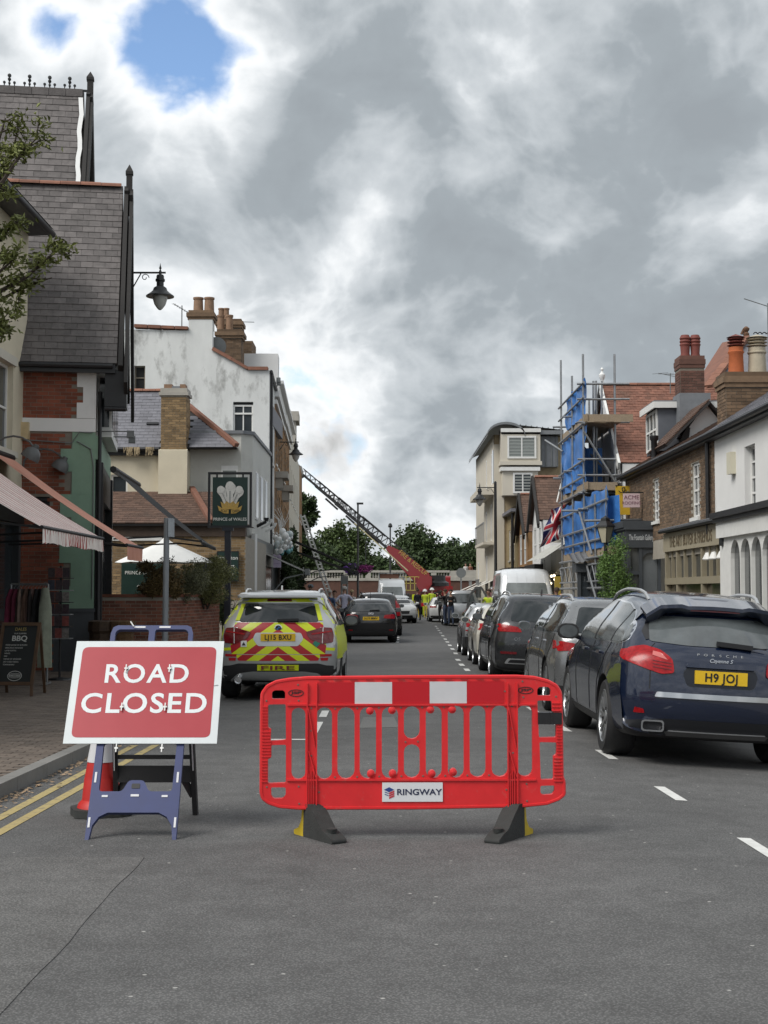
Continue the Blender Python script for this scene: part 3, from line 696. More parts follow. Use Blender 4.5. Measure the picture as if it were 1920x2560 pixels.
# street lamps
LANT = mat('lamp_glass', (.50, .50, .47), .15, spec=.5, var=.1)
def swan_lamp(name, label, px_wall, Y, wallx, z_arm, xl, s=1., group=None, pole=None):
 t = thing(name, label, 'street lamp', (wallx, Y, 0 if pole is not None else z_arm), group=group)
 a = MB(); sg = 1 if xl > wallx else -1
 a.tube([(wallx, Y, z_arm), (xl+.12*sg*s, Y, z_arm)], .022*s, 8)
 pts = [(wallx+(xl-wallx)*.45+ .09*s*math.cos(q)*(1-q/9), Y, z_arm-.11*s+.09*s*math.sin(q)*(1-q/9)) for q in [k*.5 for k in range(14)]]
 a.tube(pts, .010*s, 5)
 a.tube([(wallx, Y, z_arm-.35*s), (wallx+(xl-wallx)*.3, Y, z_arm-.02)], .014*s, 6)
 a.build('bracket_arm', BLACKM, t, smooth=True)
 c = (xl, Y, z_arm)
 h = MB(); h.lathe([(.001, .22), (.012, .15), (.03, .10), (.012, .07), (.03, .03), (.03, -.04), (.07, -.05), (.085, -.08), (.085, -.13), (.105, -.15), (.105, -.19), (.08, -.21), (.08, -.30), (.14, -.34), (.16, -.40), (.20, -.44), (.31, -.52), (.31, -.54), (.15, -.53)], (0, 0, 0), 'Z', 20, Matrix.Scale(s, 3)); h.xf(Matrix.Translation(c)); hd = h.build('lamp_hood', BLACKM, t, smooth=True)
 g = MB(); g.lathe([(.165, -.53), (.16, -.60), (.125, -.71), (.07, -.79), (.03, -.83), (.001, -.84)], (0, 0, 0), 'Z', 16, Matrix.Scale(s, 3)); g.xf(Matrix.Translation(c)); g.build('lamp_globe', LANT, t, smooth=True)
 if pole is not None:
  p = MB(); p.lathe([(.11, pole), (.11, pole+.9), (.075, pole+1.0), (.065, z_arm+.25), (.02, z_arm+.3)], (wallx, Y, 0), 'Z', 14); p.build('pole', BLACKM, t, smooth=True)
 return t
Yl = 31.0
lamp1 = swan_lamp('street_lamp', 'black swan neck lamp bracketed high on the slate gable', 288, Yl, -5.55, Z(589, Yl), X(340, Yl))
def spin(o, pivot, ang):
 p = Vector(pivot); Rm = Matrix.Rotation(ang, 3, 'Z'); o.location = p + Rm @ (Vector(o.location)-p); o.rotation_euler.z += ang
 MW[o] = Matrix.Translation(o.location) @ o.rotation_euler.to_matrix().to_4x4()
spin(bg, (-5.35, 28, 0), R(8.5)); bg.location.x -= .13; spin(aw3, (-5.35, 28.7, 0), R(3))
# pub, terrace and gardens further along on the left
pb = thing('pub_building', 'pale rendered pub with brick chimney, slate roof and tiled front extension', 'pub', (-6, 43, 0))
F = Frame((-8.2, 40, 0), (1, 0, 0), (0, -1, 0)); WID = 8.2-3.9
ops = [(2.85, 3.65, .9, 2.6)]
mb = wall(F, WID, 3.2, ops, .12); mb.poly([F.p(WID, 0), F.p(WID, 3.2), F.p(WID, 3.2, -7), F.p(WID, 0, -7)])
w = mb.build('wall', MORTAR_L, pb)
pieces('brick', 'brickwork', w, BRICK_Y, brick_items(F, WID, 3.2, ops, 1.4, proud=.008))
mb = MB(); fbox(mb, F, 2.85, 3.65, .9, 2.6, -.12, -.08); mb.build('door', mat('navy_panel', (.012, .014, .03), .5), pb)
mb = MB(); fbox(mb, F, 0, WID, 3.2, 3.55, -.3, .06); mb.build('timber_fascia', mat('dark_brown_timber', (.055, .036, .025), .75, var=.3, vscale=5), pb)
mb = MB(); fbox(mb, F, .35, 1.95, 3.08, 3.18, .0, .05); mb.build('sign_lamp', WHITEPAINT, pb)
rl = Vector((0, 2.5, 1.05)).normalized()
roof_slope(pb, 'lean_to_roof', (-8.3, 39.8, 3.56), (-4.85, 39.8, 3.56), rl, 2.7, SLATE_B, TILE_D, .26, .16, 'tile', 'tiles', thick=.03)
mb = MB(); mb.bar((-4.85, 39.8, 3.62), (-5.75, 42.4, 4.75), .16, .10); mb.build('hip_tile', RIDGE, pb)
mb = MB(); mb.add([(-4.85, 39.8, 3.56), (-3.9, 39.8, 3.56), (-3.9, 43, 3.56), (-5.75, 42.4, 4.66)], [(0, 1, 2, 3)]); mb.build('roof_end', TILE_D, pb)
F2 = Frame((-8.6, 42.4, 0), (1, 0, 0), (0, -1, 0))
mb = wall(F2, 2.72, 5.9, [(.42, .92, 4.0, 5.15)], .12); mb.build('wall', CREAM, pb)
window(pb, F2, .42, .92, 4.0, 5.15, WHITEPAINT, -.08, (0, 1))
mb = MB(); mb.box(-6.72, -5.86, 42.12, 43.0, 3.2, 5.86); mb.add([(-6.72, 42.12, 5.86), (-5.86, 42.12, 5.86), (-5.86, 42.2, 5.9), (-6.72, 42.2, 5.9)], [(0, 1, 2, 3)]); mb.build('chimney_breast', CREAM, pb)
ch = MB(); ch.box(-6.66, -5.90, 42.16, 42.9, 5.86, 7.5); ch = ch.build('chimney', MORTAR_L, pb)
FC = Frame((-6.66, 42.16, 0), (1, 0, 0), (0, -1, 0))
pieces('brick', 'brickwork', ch, BRICK_Y, brick_items(FC, .76, 7.5, (), 5.88, proud=.01) + brick_items(Frame((-5.90, 42.16, 0), (0, 1, 0), (1, 0, 0)), .74, 7.5, (), 5.88, proud=.01))
mb = MB(); mb.box(-6.72, -5.84, 42.1, 42.96, 7.5, 7.6); mb.box(-6.68, -5.88, 42.14, 42.92, 7.6, 7.72); mb.build('chimney_cap', STONE, pb)
for x0, x1 in ((-6.60, -6.36), (-6.12, -5.96)):
 mb = MB(); mb.box(x0, x1, 42.3, 42.75, 7.72, 7.86); mb.build('flue_tile', TERRA, pb)
mb = MB(); mb.box(-6.36, -6.12, 42.28, 42.76, 7.72, 7.80); mb.build('flashing', LEAD, pb)
ang = R(44); u2 = Vector((0, math.cos(ang), math.sin(ang)))
roof_slope(pb, 'roof_slope', (-9.2, 42.25, 5.95), (-4.4, 42.25, 5.95), u2, 2.85, SLATE_B, SLATE2, .26, .15, limit=300, trim=2.36, test=lambda a, s: a < 4.8 - s*.83 and not (2.5 < a < 3.35 and s < 1.9))
zt, yt = 5.95+2.85*math.sin(ang), 42.25+2.85*math.cos(ang)
mb = MB(); mb.bar((-4.4, 42.25, 6.02), (-6.75, yt, zt+.06), .17, .12); mb.build('hip_tile', RIDGE, pb)
half_round_row(pb, (-9.2, yt, zt), (-6.75, yt, zt), .10, .4, RIDGE)
mb = MB(); mb.add([(-4.4, 42.25, 5.95), (-4.4, 47, 5.95), (-6.75, yt, zt)], [(0, 1, 2)]); mb.build('roof_end', SLATE2, pb)
mb = MB(); mb.tube([(-9.2, 42.2, 5.9), (-6.7, 42.2, 5.9)], .06, 8); mb.box(-9.2, -6.7, 42.26, 42.4, 5.72, 5.93); mb.build('gutter', BLACK, pb)
GRASS_D = mat('dry_moss', (.33, .26, .16), .95, var=.3)
mb = MB()
for i in range(70):
 x = rng.choice((-7.35, -7.0, -7.6))+rng.gauss(0, .06); mb.bar((x, 42.15, 5.95), (x+rng.uniform(-.05, .05), 42.1, 5.95-rng.uniform(.08, .3)), .014)
stuff(mb.build('nest_straw', GRASS_D, pb))
mb = MB(); mb.mbox(mcube((-7.05, 42.25+.78, 5.95+.78*math.tan(ang)+.06), (1, 0, 0), (0, -.7, .7), u2, .36, .04, .10)); mb.build('roof_vent', BLACK, pb)
gx0, gx1 = -5.92, X(542, 42.8)
mb = MB(); yA = 42.8
cor = [(gx0, yA), (gx1-.32, yA), (gx1, yA+.35), (gx1, 49.9), (gx0, 49.9)]
mb.prism(cor, lambda p, q, d: Vector((p, q, d)), 0, 6.42); gw = mb.build('street_wing', GREYR, pb)
mb = MB(); mb.prism([(p+(.06 if p > gx0+.1 else 0), q-(.06 if q < 45 else 0)) for p, q in cor], lambda p, q, d: Vector((p, q, d)), 6.42, 6.52); mb.build('parapet_coping', LEAD, pb)
FG = Frame((gx0, yA, 0), (1, 0, 0), (0, -1, 0))
mb = MB(); fbox(mb, FG, 1.0, 1.5, 4.1, 5.45, .0, .012); wo_ = mb.build('window', WHITEPAINT, pb)
mb = MB(); fbox(mb, FG, 1.05, 1.45, 4.15, 5.3, .012, .02); mb.build('pane', GLASS_L, wo_)
FGs = Frame((gx1, yA+.35, 0), (0, 1, 0), (1, 0, 0))
for a in (.9, 2.6, 4.3):
 mb = MB(); fbox(mb, FGs, a, a+.9, 3.9, 5.4, 0, .02); wo_ = mb.build('window', WHITEPAINT, pb); mb = MB(); fbox(mb, FGs, a+.06, a+.84, 3.96, 5.34, .02, .03); mb.build('pane', GLASS, wo_)
for k, (a, c) in enumerate(((1.5, 3.7), (3.2, 3.75), (4.8, 3.7))):
 mb = MB(); mb.tube([FGs.p(a, c, 0), FGs.p(a, c+.15, .30)], .05, 8); mb.lathe([(.05, 0), (.09, .12)], FGs.p(a, c+.15, .30), 'Z', 8); mb.build('flood_lamp', WHITEPAINT if k else BLACK, pb)
mb = MB(); fbox(mb, FGs, -.3, .35, 0, 3.4, 0, .12); mb.build('pilaster', WHITEPAINT, pb)
mb = MB(); fbox(mb, FGs, .35, 7, 2.5, 3.3, 0, .10); mb.build('fascia', GREYP, pb)
mb = MB(); fbox(mb, FGs, .35, 7, .3, 2.5, 0, .04); mb.build('pane', GLASS, pb)
SIGN_G = mat('sign_green', (.012, .034, .028), .35, var=.1)
SIGN_W = mat('sign_lettering', (.72, .72, .68), .6)
GOLD = mat('gold_paint', (.50, .32, .08), .45, var=.2, vscale=20)
FEATH = mat('feather_white', (.70, .68, .64), .7, var=.15, vscale=25)
# hanging pub sign on its post
Ys = 35.
c = at(495, 1080, Ys); sg = thing('pub_sign', 'dark green hanging sign with three white feathers in a black frame on a post', 'sign', (c.x-.03, Ys, .1))
k = Ys/3067
cx = c.x; z0, z1 = Z(1140, Ys), Z(1020, Ys); x0, x1 = X(448, Ys), X(543, Ys)
mb = MB()
t_ = .055
mb.box(x0, x0+t_, Ys-.05, Ys+.05, z0, z1); mb.box(x1-t_, x1, Ys-.05, Ys+.05, z0, z1); mb.box(x0+t_, x1-t_, Ys-.05, Ys+.05, z0, z0+t_); mb.box(x0+t_, x1-t_, Ys-.05, Ys+.05, z1-t_, z1); mb.build('frame', BLACK, sg)
bx0, bx1, bz0, bz1 = X(458, Ys), X(534, Ys), Z(1136, Ys), Z(1031, Ys)
mb = MB(); mb.box(bx0, bx1, Ys-.03, Ys+.03, bz0, bz1); bd = mb.build('board', SIGN_G, sg)
mb = MB();
for x in (x0+.22, x1-.22): mb.box(x-.02, x+.02, Ys-.02, Ys+.02, bz1-.01, z1-t_+.01)
mb.build('hanger', BLACK, sg)
mb = MB(); mb.box(cx-.10, cx+.05, Ys-.07, Ys+.07, .1, z0); mb.box(cx-.16, cx+.11, Ys-.09, Ys+.09, z0-.08, z0); mb.build('post', mat('navy_black_post', (.014, .016, .024), .5), sg)
fy = Ys-.036
def feather(ox, oz, ang, s):
 pts = [(0, 0), (.055, .05), (.075, .16), (.07, .26), (.10, .33), (.135, .40), (.13, .49), (.08, .54), (0, .555), (-.07, .54), (-.115, .48), (-.10, .41), (-.075, .34), (-.07, .26), (-.075, .16), (-.055, .05)]
 pts = rnd_poly(pts, .03, 3); ca, sa = math.cos(ang), math.sin(ang)
 return [(ox + s*(p*ca - q*sa), oz + s*(p*sa + q*ca)) for p, q in pts]
fc = (bx0+bx1)/2; fz = bz0+.50
for (ox, an, s) in ((-.05, .42, .92), (.05, -.42, .92), (0, 0, 1.05)):
 mb = MB(); mb.prism(feather(fc+ox, fz-.02, an, s), lambda p, q, d: Vector((p, fy-d, q)), 0, .012 if an else .02); fo = mb.build('feather', FEATH, bd)
 mb = MB(); q = feather(fc+ox, fz-.02, an, s); a = Vector((fc+ox, fy-.022, fz)); b = a + Vector((-math.sin(an)*.34*s, 0, math.cos(an)*.34*s)); mb.bar(a, b, .018, .006); mb.build('quill', GREYP, fo)
 tip = a + Vector((-math.sin(an)*.47*s, -.004, math.cos(an)*.47*s))
 mb = MB(); mb.lathe([(.001, .006), (.085*s, .004), (.10*s, 0)], tip, 'Y', 14); mb.build('feather_curl', FEATH, fo)
mb = MB(); mb.prism([(fc-.20, fz-.03), (fc-.17, fz-.09), (fc+.17, fz-.09), (fc+.20, fz-.03), (fc+.23, fz+.10), (fc+.14, fz+.04), (fc+.08, fz+.11), (fc, fz+.05), (fc-.08, fz+.11), (fc-.14, fz+.04), (fc-.23, fz+.10)], lambda p, q, d: Vector((p, fy-d, q)), 0, .03); mb.build('coronet', GOLD, bd)
mb = MB()
for s in (-1, 1): mb.prism([(fc+s*.03, fz-.10), (fc+s*.15, fz-.09), (fc+s*.30, fz+.0), (fc+s*.27, fz-.12), (fc+s*.15, fz-.19), (fc+s*.03, fz-.20)], lambda p, q, d: Vector((p, fy-d, q)), 0, .034)
rb = mb.build('ribbon', GOLD, bd)
text('lettering', 'ICH', .085, BLACK, rb, plane_m((fc-.15, fy-.037, fz-.135), (1, 0, -.25), (.25, 0, 1)), .001)
text('lettering', 'DIEN', .078, BLACK, rb, plane_m((fc+.15, fy-.037, fz-.135), (1, 0, .25), (-.25, 0, 1)), .001)
text('lettering', 'PRINCE of WALES', .105, SIGN_W, bd, plane_m((fc, fy, bz0+.16), (1, 0, 0), (0, 0, 1)), .003, bold=.001)
# other hanging signs
def board_sign(name, label, px0, px1, py0, py1, Y, m, lines, lm, th=.05, border=None, arm=None, size=None, cat='sign', sp=1.15, post=None):
 x0, x1, z1, z0 = X(px0, Y), X(px1, Y), Z(py0, Y), Z(py1, Y)
 t = thing(name, label, cat, ((x0+x1)/2, Y, z0 if post is None else post))
 mb = MB(); mb.box(x0, x1, Y-th/2, Y+th/2, z0, z1); b = mb.build('board', m, t)
 if border:
  mb = MB(); e = .02
  mb.box(x0-e, x1+e, Y-th/2-.008, Y+th/2, z1, z1+e); mb.box(x0-e, x1+e, Y-th/2-.008, Y+th/2, z0-e, z0); mb.box(x0-e, x0, Y-th/2-.008, Y+th/2, z0, z1); mb.box(x1, x1+e, Y-th/2-.008, Y+th/2, z0, z1); mb.build('frame', border, t)
 n = len(lines); h = (z1-z0)
 for i, ln in enumerate(lines):
  body, sz = ln if isinstance(ln, tuple) else (ln, size or h/(n+.6)*.8)
  zz = z1 - h*(i+.75)/(n+.5)
  text('lettering', body, sz, lm, b, plane_m(((x0+x1)/2, Y-th/2-.002, zz), (1, 0, 0), (0, 0, 1)), .002)
 if arm is not None:
  mb = MB(); mb.bar((x0, Y, z1+.03) if arm < x0 else (x1, Y, z1+.03), (arm, Y, z1+.03), .03); mb.bar((x0, Y, z1), (x0, Y, z1+.04), .02); mb.bar((x1, Y, z1), (x1, Y, z1+.04), .02)
  mb.bar((x0, Y, z1+.03), (x1, Y, z1+.03), .03); mb.build('bracket', BLACKM, t)
 if post is not None:
  mb = MB(); mb.tube([((x0+x1)/2, Y+th, post), ((x0+x1)/2, Y+th, z1-.05)], .03, 8); mb.build('post', BLACKM, t)
 return t
board_sign('pub_sign_board', 'small dark green lettered board on the brick pub wall', 470, 514, 1192, 1254, 39.9, SIGN_G, [('Hampton', .15), ('Court', .15), ('PALACE', .10)], SIGN_W, border=BLACK, sp=1)
board_sign('pub_sign_board', 'wide dark green lettered board behind the planted garden wall', 262, 366, 1215, 1290, 37.5, SIGN_G, [('PRINCE OF WALES', .13), ('GARDEN', .11)], SIGN_W, post=.1)
board_sign('shop_sign', 'white square hanging sign with black script beside white pilaster', 532, 566, 1211, 1243, 46.5, WHITEPAINT, [('Elegance', .14)], BLACK, border=BLACK, arm=gx1-.1)
board_sign('shop_sign', 'pale lilac restaurant hanging sign beside the balloons', 583, 607, 1197, 1226, 53.5, mat('lilac_board', (.62, .52, .66), .5), [('THAI', .17), ('RESTAURANT', .05)], mat('purple_ink', (.25, .16, .33), .6), arm=-4.3)
# parasol
def parasol(label, c, r, zr, za):
 t = thing('parasol', label, 'parasol', (c[0], c[1], .1)); n = 8
 m = mat('white_canvas', (.78, .78, .76), .8, var=.05)
 mb = MB(); vs = []
 for i in range(7):
  s = i/6
  for k in range(n*4):
   a = 2*PI*k/(n*4)+.2; d = abs(((k % 4)/4)-.5)*2; rr = r*s*(1-.06*(1-d)); vs.append((c[0]+rr*math.cos(a), c[1]+rr*math.sin(a), za-(za-zr)*(s**1.12)-.02*(1-d)*s))
 N4 = n*4
 mb.add(vs, [(i*N4+k, i*N4+(k+1) % N4, (i+1)*N4+(k+1) % N4, (i+1)*N4+k) for i in range(6) for k in range(N4)])
 cn = mb.build('canopy', m, t, smooth=True)
 mb = MB(); mb.lathe([(.02, za+.10), (.14, za-.02), (.30, za-.10), (.31, za-.13)], (c[0], c[1], 0), 'Z', 12); mb.build('vent_cap', m, t, smooth=True)
 mb = MB(); mb.tube([(c[0], c[1], .1), (c[0], c[1], za)], .025, 8); mb.build('pole', WOOD, t, smooth=True)
 for k in range(n):
  a = 2*PI*k/n+.2; mb = MB(); mb.bar((c[0], c[1], za-.05), (c[0]+r*.97*math.cos(a), c[1]+r*.97*math.sin(a), zr-.01), .02); mb.build('rib', WOOD, t)
 return cn
cp = at(357, 1200, 36.0)
cn = parasol('white garden parasol above the planted brick wall', (cp.x, 36.0), 1.26, Z(1215, 36), Z(1168, 36))
# brick garden wall with planters
gwall = thing('garden_wall', 'low red brick pub garden wall with hedge plants on top', 'wall', (-5, 31, 0))
A, B, Cc = Vector((-6.35, 30.6, 0)), Vector((-4.62, 30.6, 0)), Vector((-4.05, 35.0, 0)); H = 1.52
for P, Q in ((A, B), (B, Cc)):
 d = (Q-P); u = d.normalized(); n = Vector((u.y, -u.x, 0)); Fr = Frame(P, u, n)
 mb = MB(); fbox(mb, Fr, 0, d.length, 0, H, -.22, 0); ww = mb.build('wall', MORTAR_L, gwall)
 pieces('brick', 'brickwork', ww, BRICK_W, brick_items(Fr, d.length, H, (), .1, proud=.008), 300)
 mb = MB(); fbox(mb, Fr, -.0, d.length+.03, H, H+.065, -.25, .03); mb.build('coping', BRICK_W, gwall)
def leafm(name, c, var=.35): return mat(name, c, .55, spec=.3, piece=var, var=.2, vscale=2)
LEAF_OL = leafm('olive_leaf', (.16, .165, .06)); LEAF_GR = leafm('green_leaf', (.105, .18, .045)); LEAF_DK = leafm('dark_leaf', (.046, .072, .026)); LEAF_MD = leafm('mid_leaf', (.068, .10, .032)); LEAF_BR = leafm('brownish_leaf', (.17, .12, .05)); LEAF_SG = leafm('sage_leaf', (.17, .175, .10))
BARK = mat('bark', (.085, .065, .048), .9, var=.3, vscale=8, bump=.5, bscale=30)
TWIG = mat('twig', (.05, .037, .028), .9)
def leaves(mb, pts, size, r_=rng, narrow=.45, droop=0.):
 for p in pts:
  a = Vector((r_.gauss(0, 1), r_.gauss(0, 1), r_.gauss(0, .7)-droop)).normalized(); b = a.cross(Vector((r_.gauss(0, 1), r_.gauss(0, 1), r_.gauss(0, 1)))).normalized()
  s = size*r_.uniform(.6, 1.35); nrm = a.cross(b)*s*.18
  mb.add([p, p+a*s*.5+b*s*narrow*.5+nrm, p+a*s, p+a*s*.5-b*s*narrow*.5+nrm], [(0, 1, 2, 3)])
def blob_pts(c, rad, n, r_=rng, lump=7, shell=.35):
 """points clustered in lumps spread over an ellipsoid so that outlines stay uneven"""
 out = []; cs_ = []
 for i in range(lump):
  d = Vector((r_.gauss(0, 1), r_.gauss(0, 1), r_.gauss(0, 1))).normalized()*r_.uniform(.35, .85); cs_.append((Vector((d.x*rad[0], d.y*rad[1], d.z*rad[2])), r_.uniform(.25, .48)))
 for i in range(n):
  q, s = r_.choice(cs_); d = Vector((r_.gauss(0, 1), r_.gauss(0, 1), r_.gauss(0, 1))).normalized()*(r_.random()**shell)
  out.append(Vector(c) + q + Vector((d.x*rad[0]*s, d.y*rad[1]*s, d.z*rad[2]*s)))
 return out
def bush(name, label, c, rad, n, size, m, cat='bush', lump=12, stems=7, narrow=.4, group=None):
 t = thing(name, label, cat, (c[0], c[1], c[2]-rad[2]), group=group)
 mb = MB(); leaves(mb, blob_pts(c, rad, n, lump=lump), size, narrow=narrow); mb.build('foliage', m, t, fixn=False)
 mb = MB(); b0 = Vector((c[0], c[1], c[2]-rad[2]*1.0))
 for i in range(stems):
  e = Vector(c) + Vector((rng.uniform(-.7, .7)*rad[0], rng.uniform(-.7, .7)*rad[1], rng.uniform(-.1, .7)*rad[2])); m_ = (b0+e)/2+Vector((rng.uniform(-.1, .1), rng.uniform(-.1, .1), .1)); mb.tube([b0+Vector((rng.uniform(-.1, .1), 0, 0)), m_, e], [.02, .014, .005], 5)
 mb.build('stems', TWIG, t)
 return t
bush('hedge_plant', 'brownish trailing shrub on the garden wall under the parasol', (-4.95, 30.75, 1.80), (.66, .4, .48), 6500, .065, LEAF_BR, stems=9)
bush('hedge_plant', 'grey green feathery shrub on the garden wall nearest the parasol pole', (-4.60, 31.6, 1.95), (.64, .6, .55), 7500, .065, LEAF_SG, narrow=.25)
bush('hedge_plant', 'large olive green rosemary like shrub spilling over the garden wall corner', (-4.2, 33.4, 1.92), (.85, 1.3, .68), 15000, .07, LEAF_OL, narrow=.22, lump=18)
bush('hedge_plant', 'dark ivy clump under the pub post', (-3.95, 35.6, 1.1), (.4, .6, .6), 2500, .06, LEAF_DK)
# weathered white end house
wh = thing('terrace_house', 'weathered white rendered end house with stained gable and big chimney', 'house', (-7, 54, 0))
Yg = 50.; g = lambda px, py: (X(px, Yg), Z(py, Yg))
fx = X(580, Yg)
out = [(-13, 0), (fx, 0), (fx, Z(800, Yg)), g(532, 800), g(498, 778), g(455, 756), g(455, 690), g(403, 690), g(403, 714), (-13, Z(708, Yg))]
hole = [rect(X(501, Yg), X(545, Yg), Z(940, Yg), Z(868, Yg))[::-1], rect(X(285, Yg), X(309, Yg), Z(866, Yg), Z(790, Yg))[::-1]]
mb = MB(); mb.ring_prism(out, hole, lambda p, q, d: Vector((p, d, q)), Yg, Yg+.35); mb.build('gable_wall', WEATH, wh)
FW = Frame((0, Yg, 0), (1, 0, 0), (0, -1, 0))
window(wh, FW, X(501, Yg), X(545, Yg), Z(940, Yg), Z(874, Yg), WHITEPAINT, -.1, (1, 0), .06)
mb = MB(); fbox(mb, FW, X(502, Yg), X(544, Yg), Z(893, Yg)-.03, Z(893, Yg)+.03, -.12, -.05); mb.build('transom', WHITEPAINT, wh)
window(wh, FW, X(285, Yg), X(309, Yg), Z(866, Yg), Z(790, Yg), mat('rotten_wood', (.16, .14, .11), .9, var=.3), -.14, (0, 2), .05, glass=DARKIN)
def coping(px0, py0, px1, py1, wd=.40):
 a, b = Vector((X(px0, Yg), Yg+.15, Z(py0, Yg))), Vector((X(px1, Yg), Yg+.15, Z(py1, Yg))); n = max(1, int((b-a).length/.42))
 for i in range(n):
  mb = MB(); p, q = a+(b-a)*(i/n), a+(b-a)*((i+1)/n-.012); mb.bar(p+Vector((0, -.05, .03)), q+Vector((0, -.05, .03)), wd, .10+rng.uniform(0, .02)); mb.build('coping_tile', RIDGE, wh)
coping(285, 706, 403, 711); coping(456, 755, 498, 778); coping(498, 778, 533, 798); coping(533, 798, 577, 798)
def chimney(parent, x0, x1, y0, y1, z0, z1, bm, mm, pots=(), cap=True, potm=TERRA, poth=.5, brick=True, flare=.07, name='chimney', limit=300, potr=.15):
 c = MB(); c.box(x0, x1, y0, y1, z0, z1); c = c.build(name, mm, parent)
 if brick:
  it = brick_items(Frame((x0, y0, 0), (1, 0, 0), (0, -1, 0)), x1-x0, z1, (), z0, proud=.01)
  it += brick_items(Frame((x1, y0, 0), (0, 1, 0), (1, 0, 0)), y1-y0, z1, (), z0, proud=.01) if x1 < 0 else brick_items(Frame((x0, y0, 0), (0, 1, 0), (-1, 0, 0)), y1-y0, z1, (), z0, proud=.01)
  pieces('brick', 'brickwork', c, bm, it, limit)
 if cap:
  mb = MB(); mb.box(x0-flare, x1+flare, y0-flare, y1+flare, z1, z1+.10); mb.box(x0-flare*1.7, x1+flare*1.7, y0-flare*1.7, y1+flare*1.7, z1+.10, z1+.24); mb.box(x0-flare*.6, x1+flare*.6, y0-flare*.6, y1+flare*.6, z1+.24, z1+.34); mb.build('chimney_cap', bm, c); zt_ = z1+.34
 else: zt_ = z1
 for (px_, py_) in pots:
  mb = MB(); r_ = potr; mb.lathe([(r_*1.08, 0), (r_*1.05, .06), (r_*.98, poth*.75), (r_*.95, poth*.86), (r_*1.12, poth*.88), (r_*1.12, poth), (r_*.8, poth), (r_*.7, poth*.8)], (px_, py_, zt_-.01), 'Z', 14); mb.build('chimney_pot', potm, c, smooth=True)
 return c
chimney(wh, X(403, Yg)+.02, X(455, Yg)-.02, Yg+.05, Yg+.75, Z(690, Yg)-.3, Z(690, Yg), BRICK_B, STONE, [(X(421, Yg), Yg+.35), (X(445, Yg), Yg+.35)], brick=False, potr=.17, poth=.52, flare=.06)
chimney(wh, X(470, 53.), X(520, 53.), 52.6, 53.4, 8.6, Z(735, 53.), BRICK_B, MORTAR, [(X(473, 53.), 53.), (X(492, 53.), 53.)], potr=.13, poth=.62)
chimney(wh, X(500, 56.), X(545, 56.), 55.6, 57, 8.6, Z(740, 56.), BRICK_B, MORTAR, [], cap=False)
chimney(wh, X(470, 54.5), X(518, 54.5), 54.1, 54.9, 8.6, Z(712, 54.5), BRICK_B, MORTAR, [(X(474, 54.5), 54.5), (X(485, 54.5), 54.5)], potr=.11, poth=.5)
mb = MB(); mb.lathe([(.001, 0), (.2, .02), (.36, .09)], (X(463, 50.6), 50.6, Z(748, 50.6)), 'Y', 18); mb.build('satellite_dish', GREYP, wh, smooth=True)
def aerial(name, label, px, Y, py0, py1, boom, els, grp=None, z0=None):
 x = X(px, Y); za = Z(py1, Y); t = thing(name, label, 'aerial', (x, Y, z0 if z0 is not None else Z(py0, Y)))
 mb = MB(); mb.tube([(x, Y, z0 if z0 is not None else Z(py0, Y)), (x, Y, za)], .02, 6); mb.build('mast', GREYP, t)
 mb = MB(); a, b = Vector((x+boom[0], Y-.1, za+boom[1])), Vector((x+boom[2], Y+.1, za+boom[3])); mb.bar(a, b, .022); bo = mb.build('boom', GREYP, t)
 for i in range(els):
  p = a+(b-a)*(i+.3)/els; mb = MB(); h = .16; mb.bar(p+Vector((-.05, -h, -.03)), p+Vector((.05, h, .03)), .012); mb.build('element', GREYP, bo)
 return t
aerial('tv_aerial', 'rooftop aerial left of the twin chimney pots', 388, 50.4, 712, 660, (-.30, .05, .45, -.38), 9)
aerial('tv_aerial', 'thin rooftop aerial behind the brown chimney stacks', 511, 55, 790, 696, (-.05, 0, .62, .02), 6, z0=9)
d = Vector((-.037, 1, 0)).normalized(); nn = Vector((d.y, -d.x, 0))
FT = Frame((fx, Yg, 0), d, nn)
def tface(parent, a0, a1, h, wm, cols, rows, wmat=WHITEPAINT, sillm=WHITEPAINT, ww=.9, base=3.4, bricks=None):
 ops = []
 for (c0, c1) in rows:
  for a in cols: ops.append((a-a0-ww/2, a-a0+ww/2, c0, c1))
 FF = Frame(FT.p(a0, 0), d, nn)
 wl = wall(FF, a1-a0, h, ops, .12, base).build('wall', wm, parent)
 if bricks: pieces('brick', 'brickwork', wl, bricks, brick_items(FF, a1-a0, h, ops, base, bw=.45, bh=.15, proud=.01), 200)
 for o in ops: window(parent, FF, *o, wmat, -.08, (0, 1), .07, sill=sillm)
 mb = MB(); fbox(mb, FF, 0, a1-a0, .1, base, -.3, -.02); mb.build('shop_front', ANTH, parent)
 return FF
tface(wh, 0, 4.6, Z(800, Yg), WEATH, (1.2, 3.0), ((3.9, 5.2), (6.4, 7.8)))
mb = MB(); p0, p1 = FT.p(0, 9.45, .06), FT.p(4.6, 9.45, .06); mb.tube([p0, p1], .06, 6); mb.tube([FT.p(.15, 9.4, .07), FT.p(.15, .5, .07)], .05, 6); mb.build('gutter', BLACK, wh)
mb = MB(); mb.box(-13, fx-.1, Yg+.35, Yg+8, 7.9, 8.6); mb.build('roof', SLATE2, wh)
for k, (a, c) in enumerate(((.5, 9.2), (.9, 9.15))):
 mb = MB(); mb.bar(FT.p(a, c, 0), FT.p(a, c-.1, .25), .03); mb.mbox(Matrix.Translation(FT.p(a, c+.02, .3)), .14, .2, .16); mb.build('floodlight', GREYP, wh)
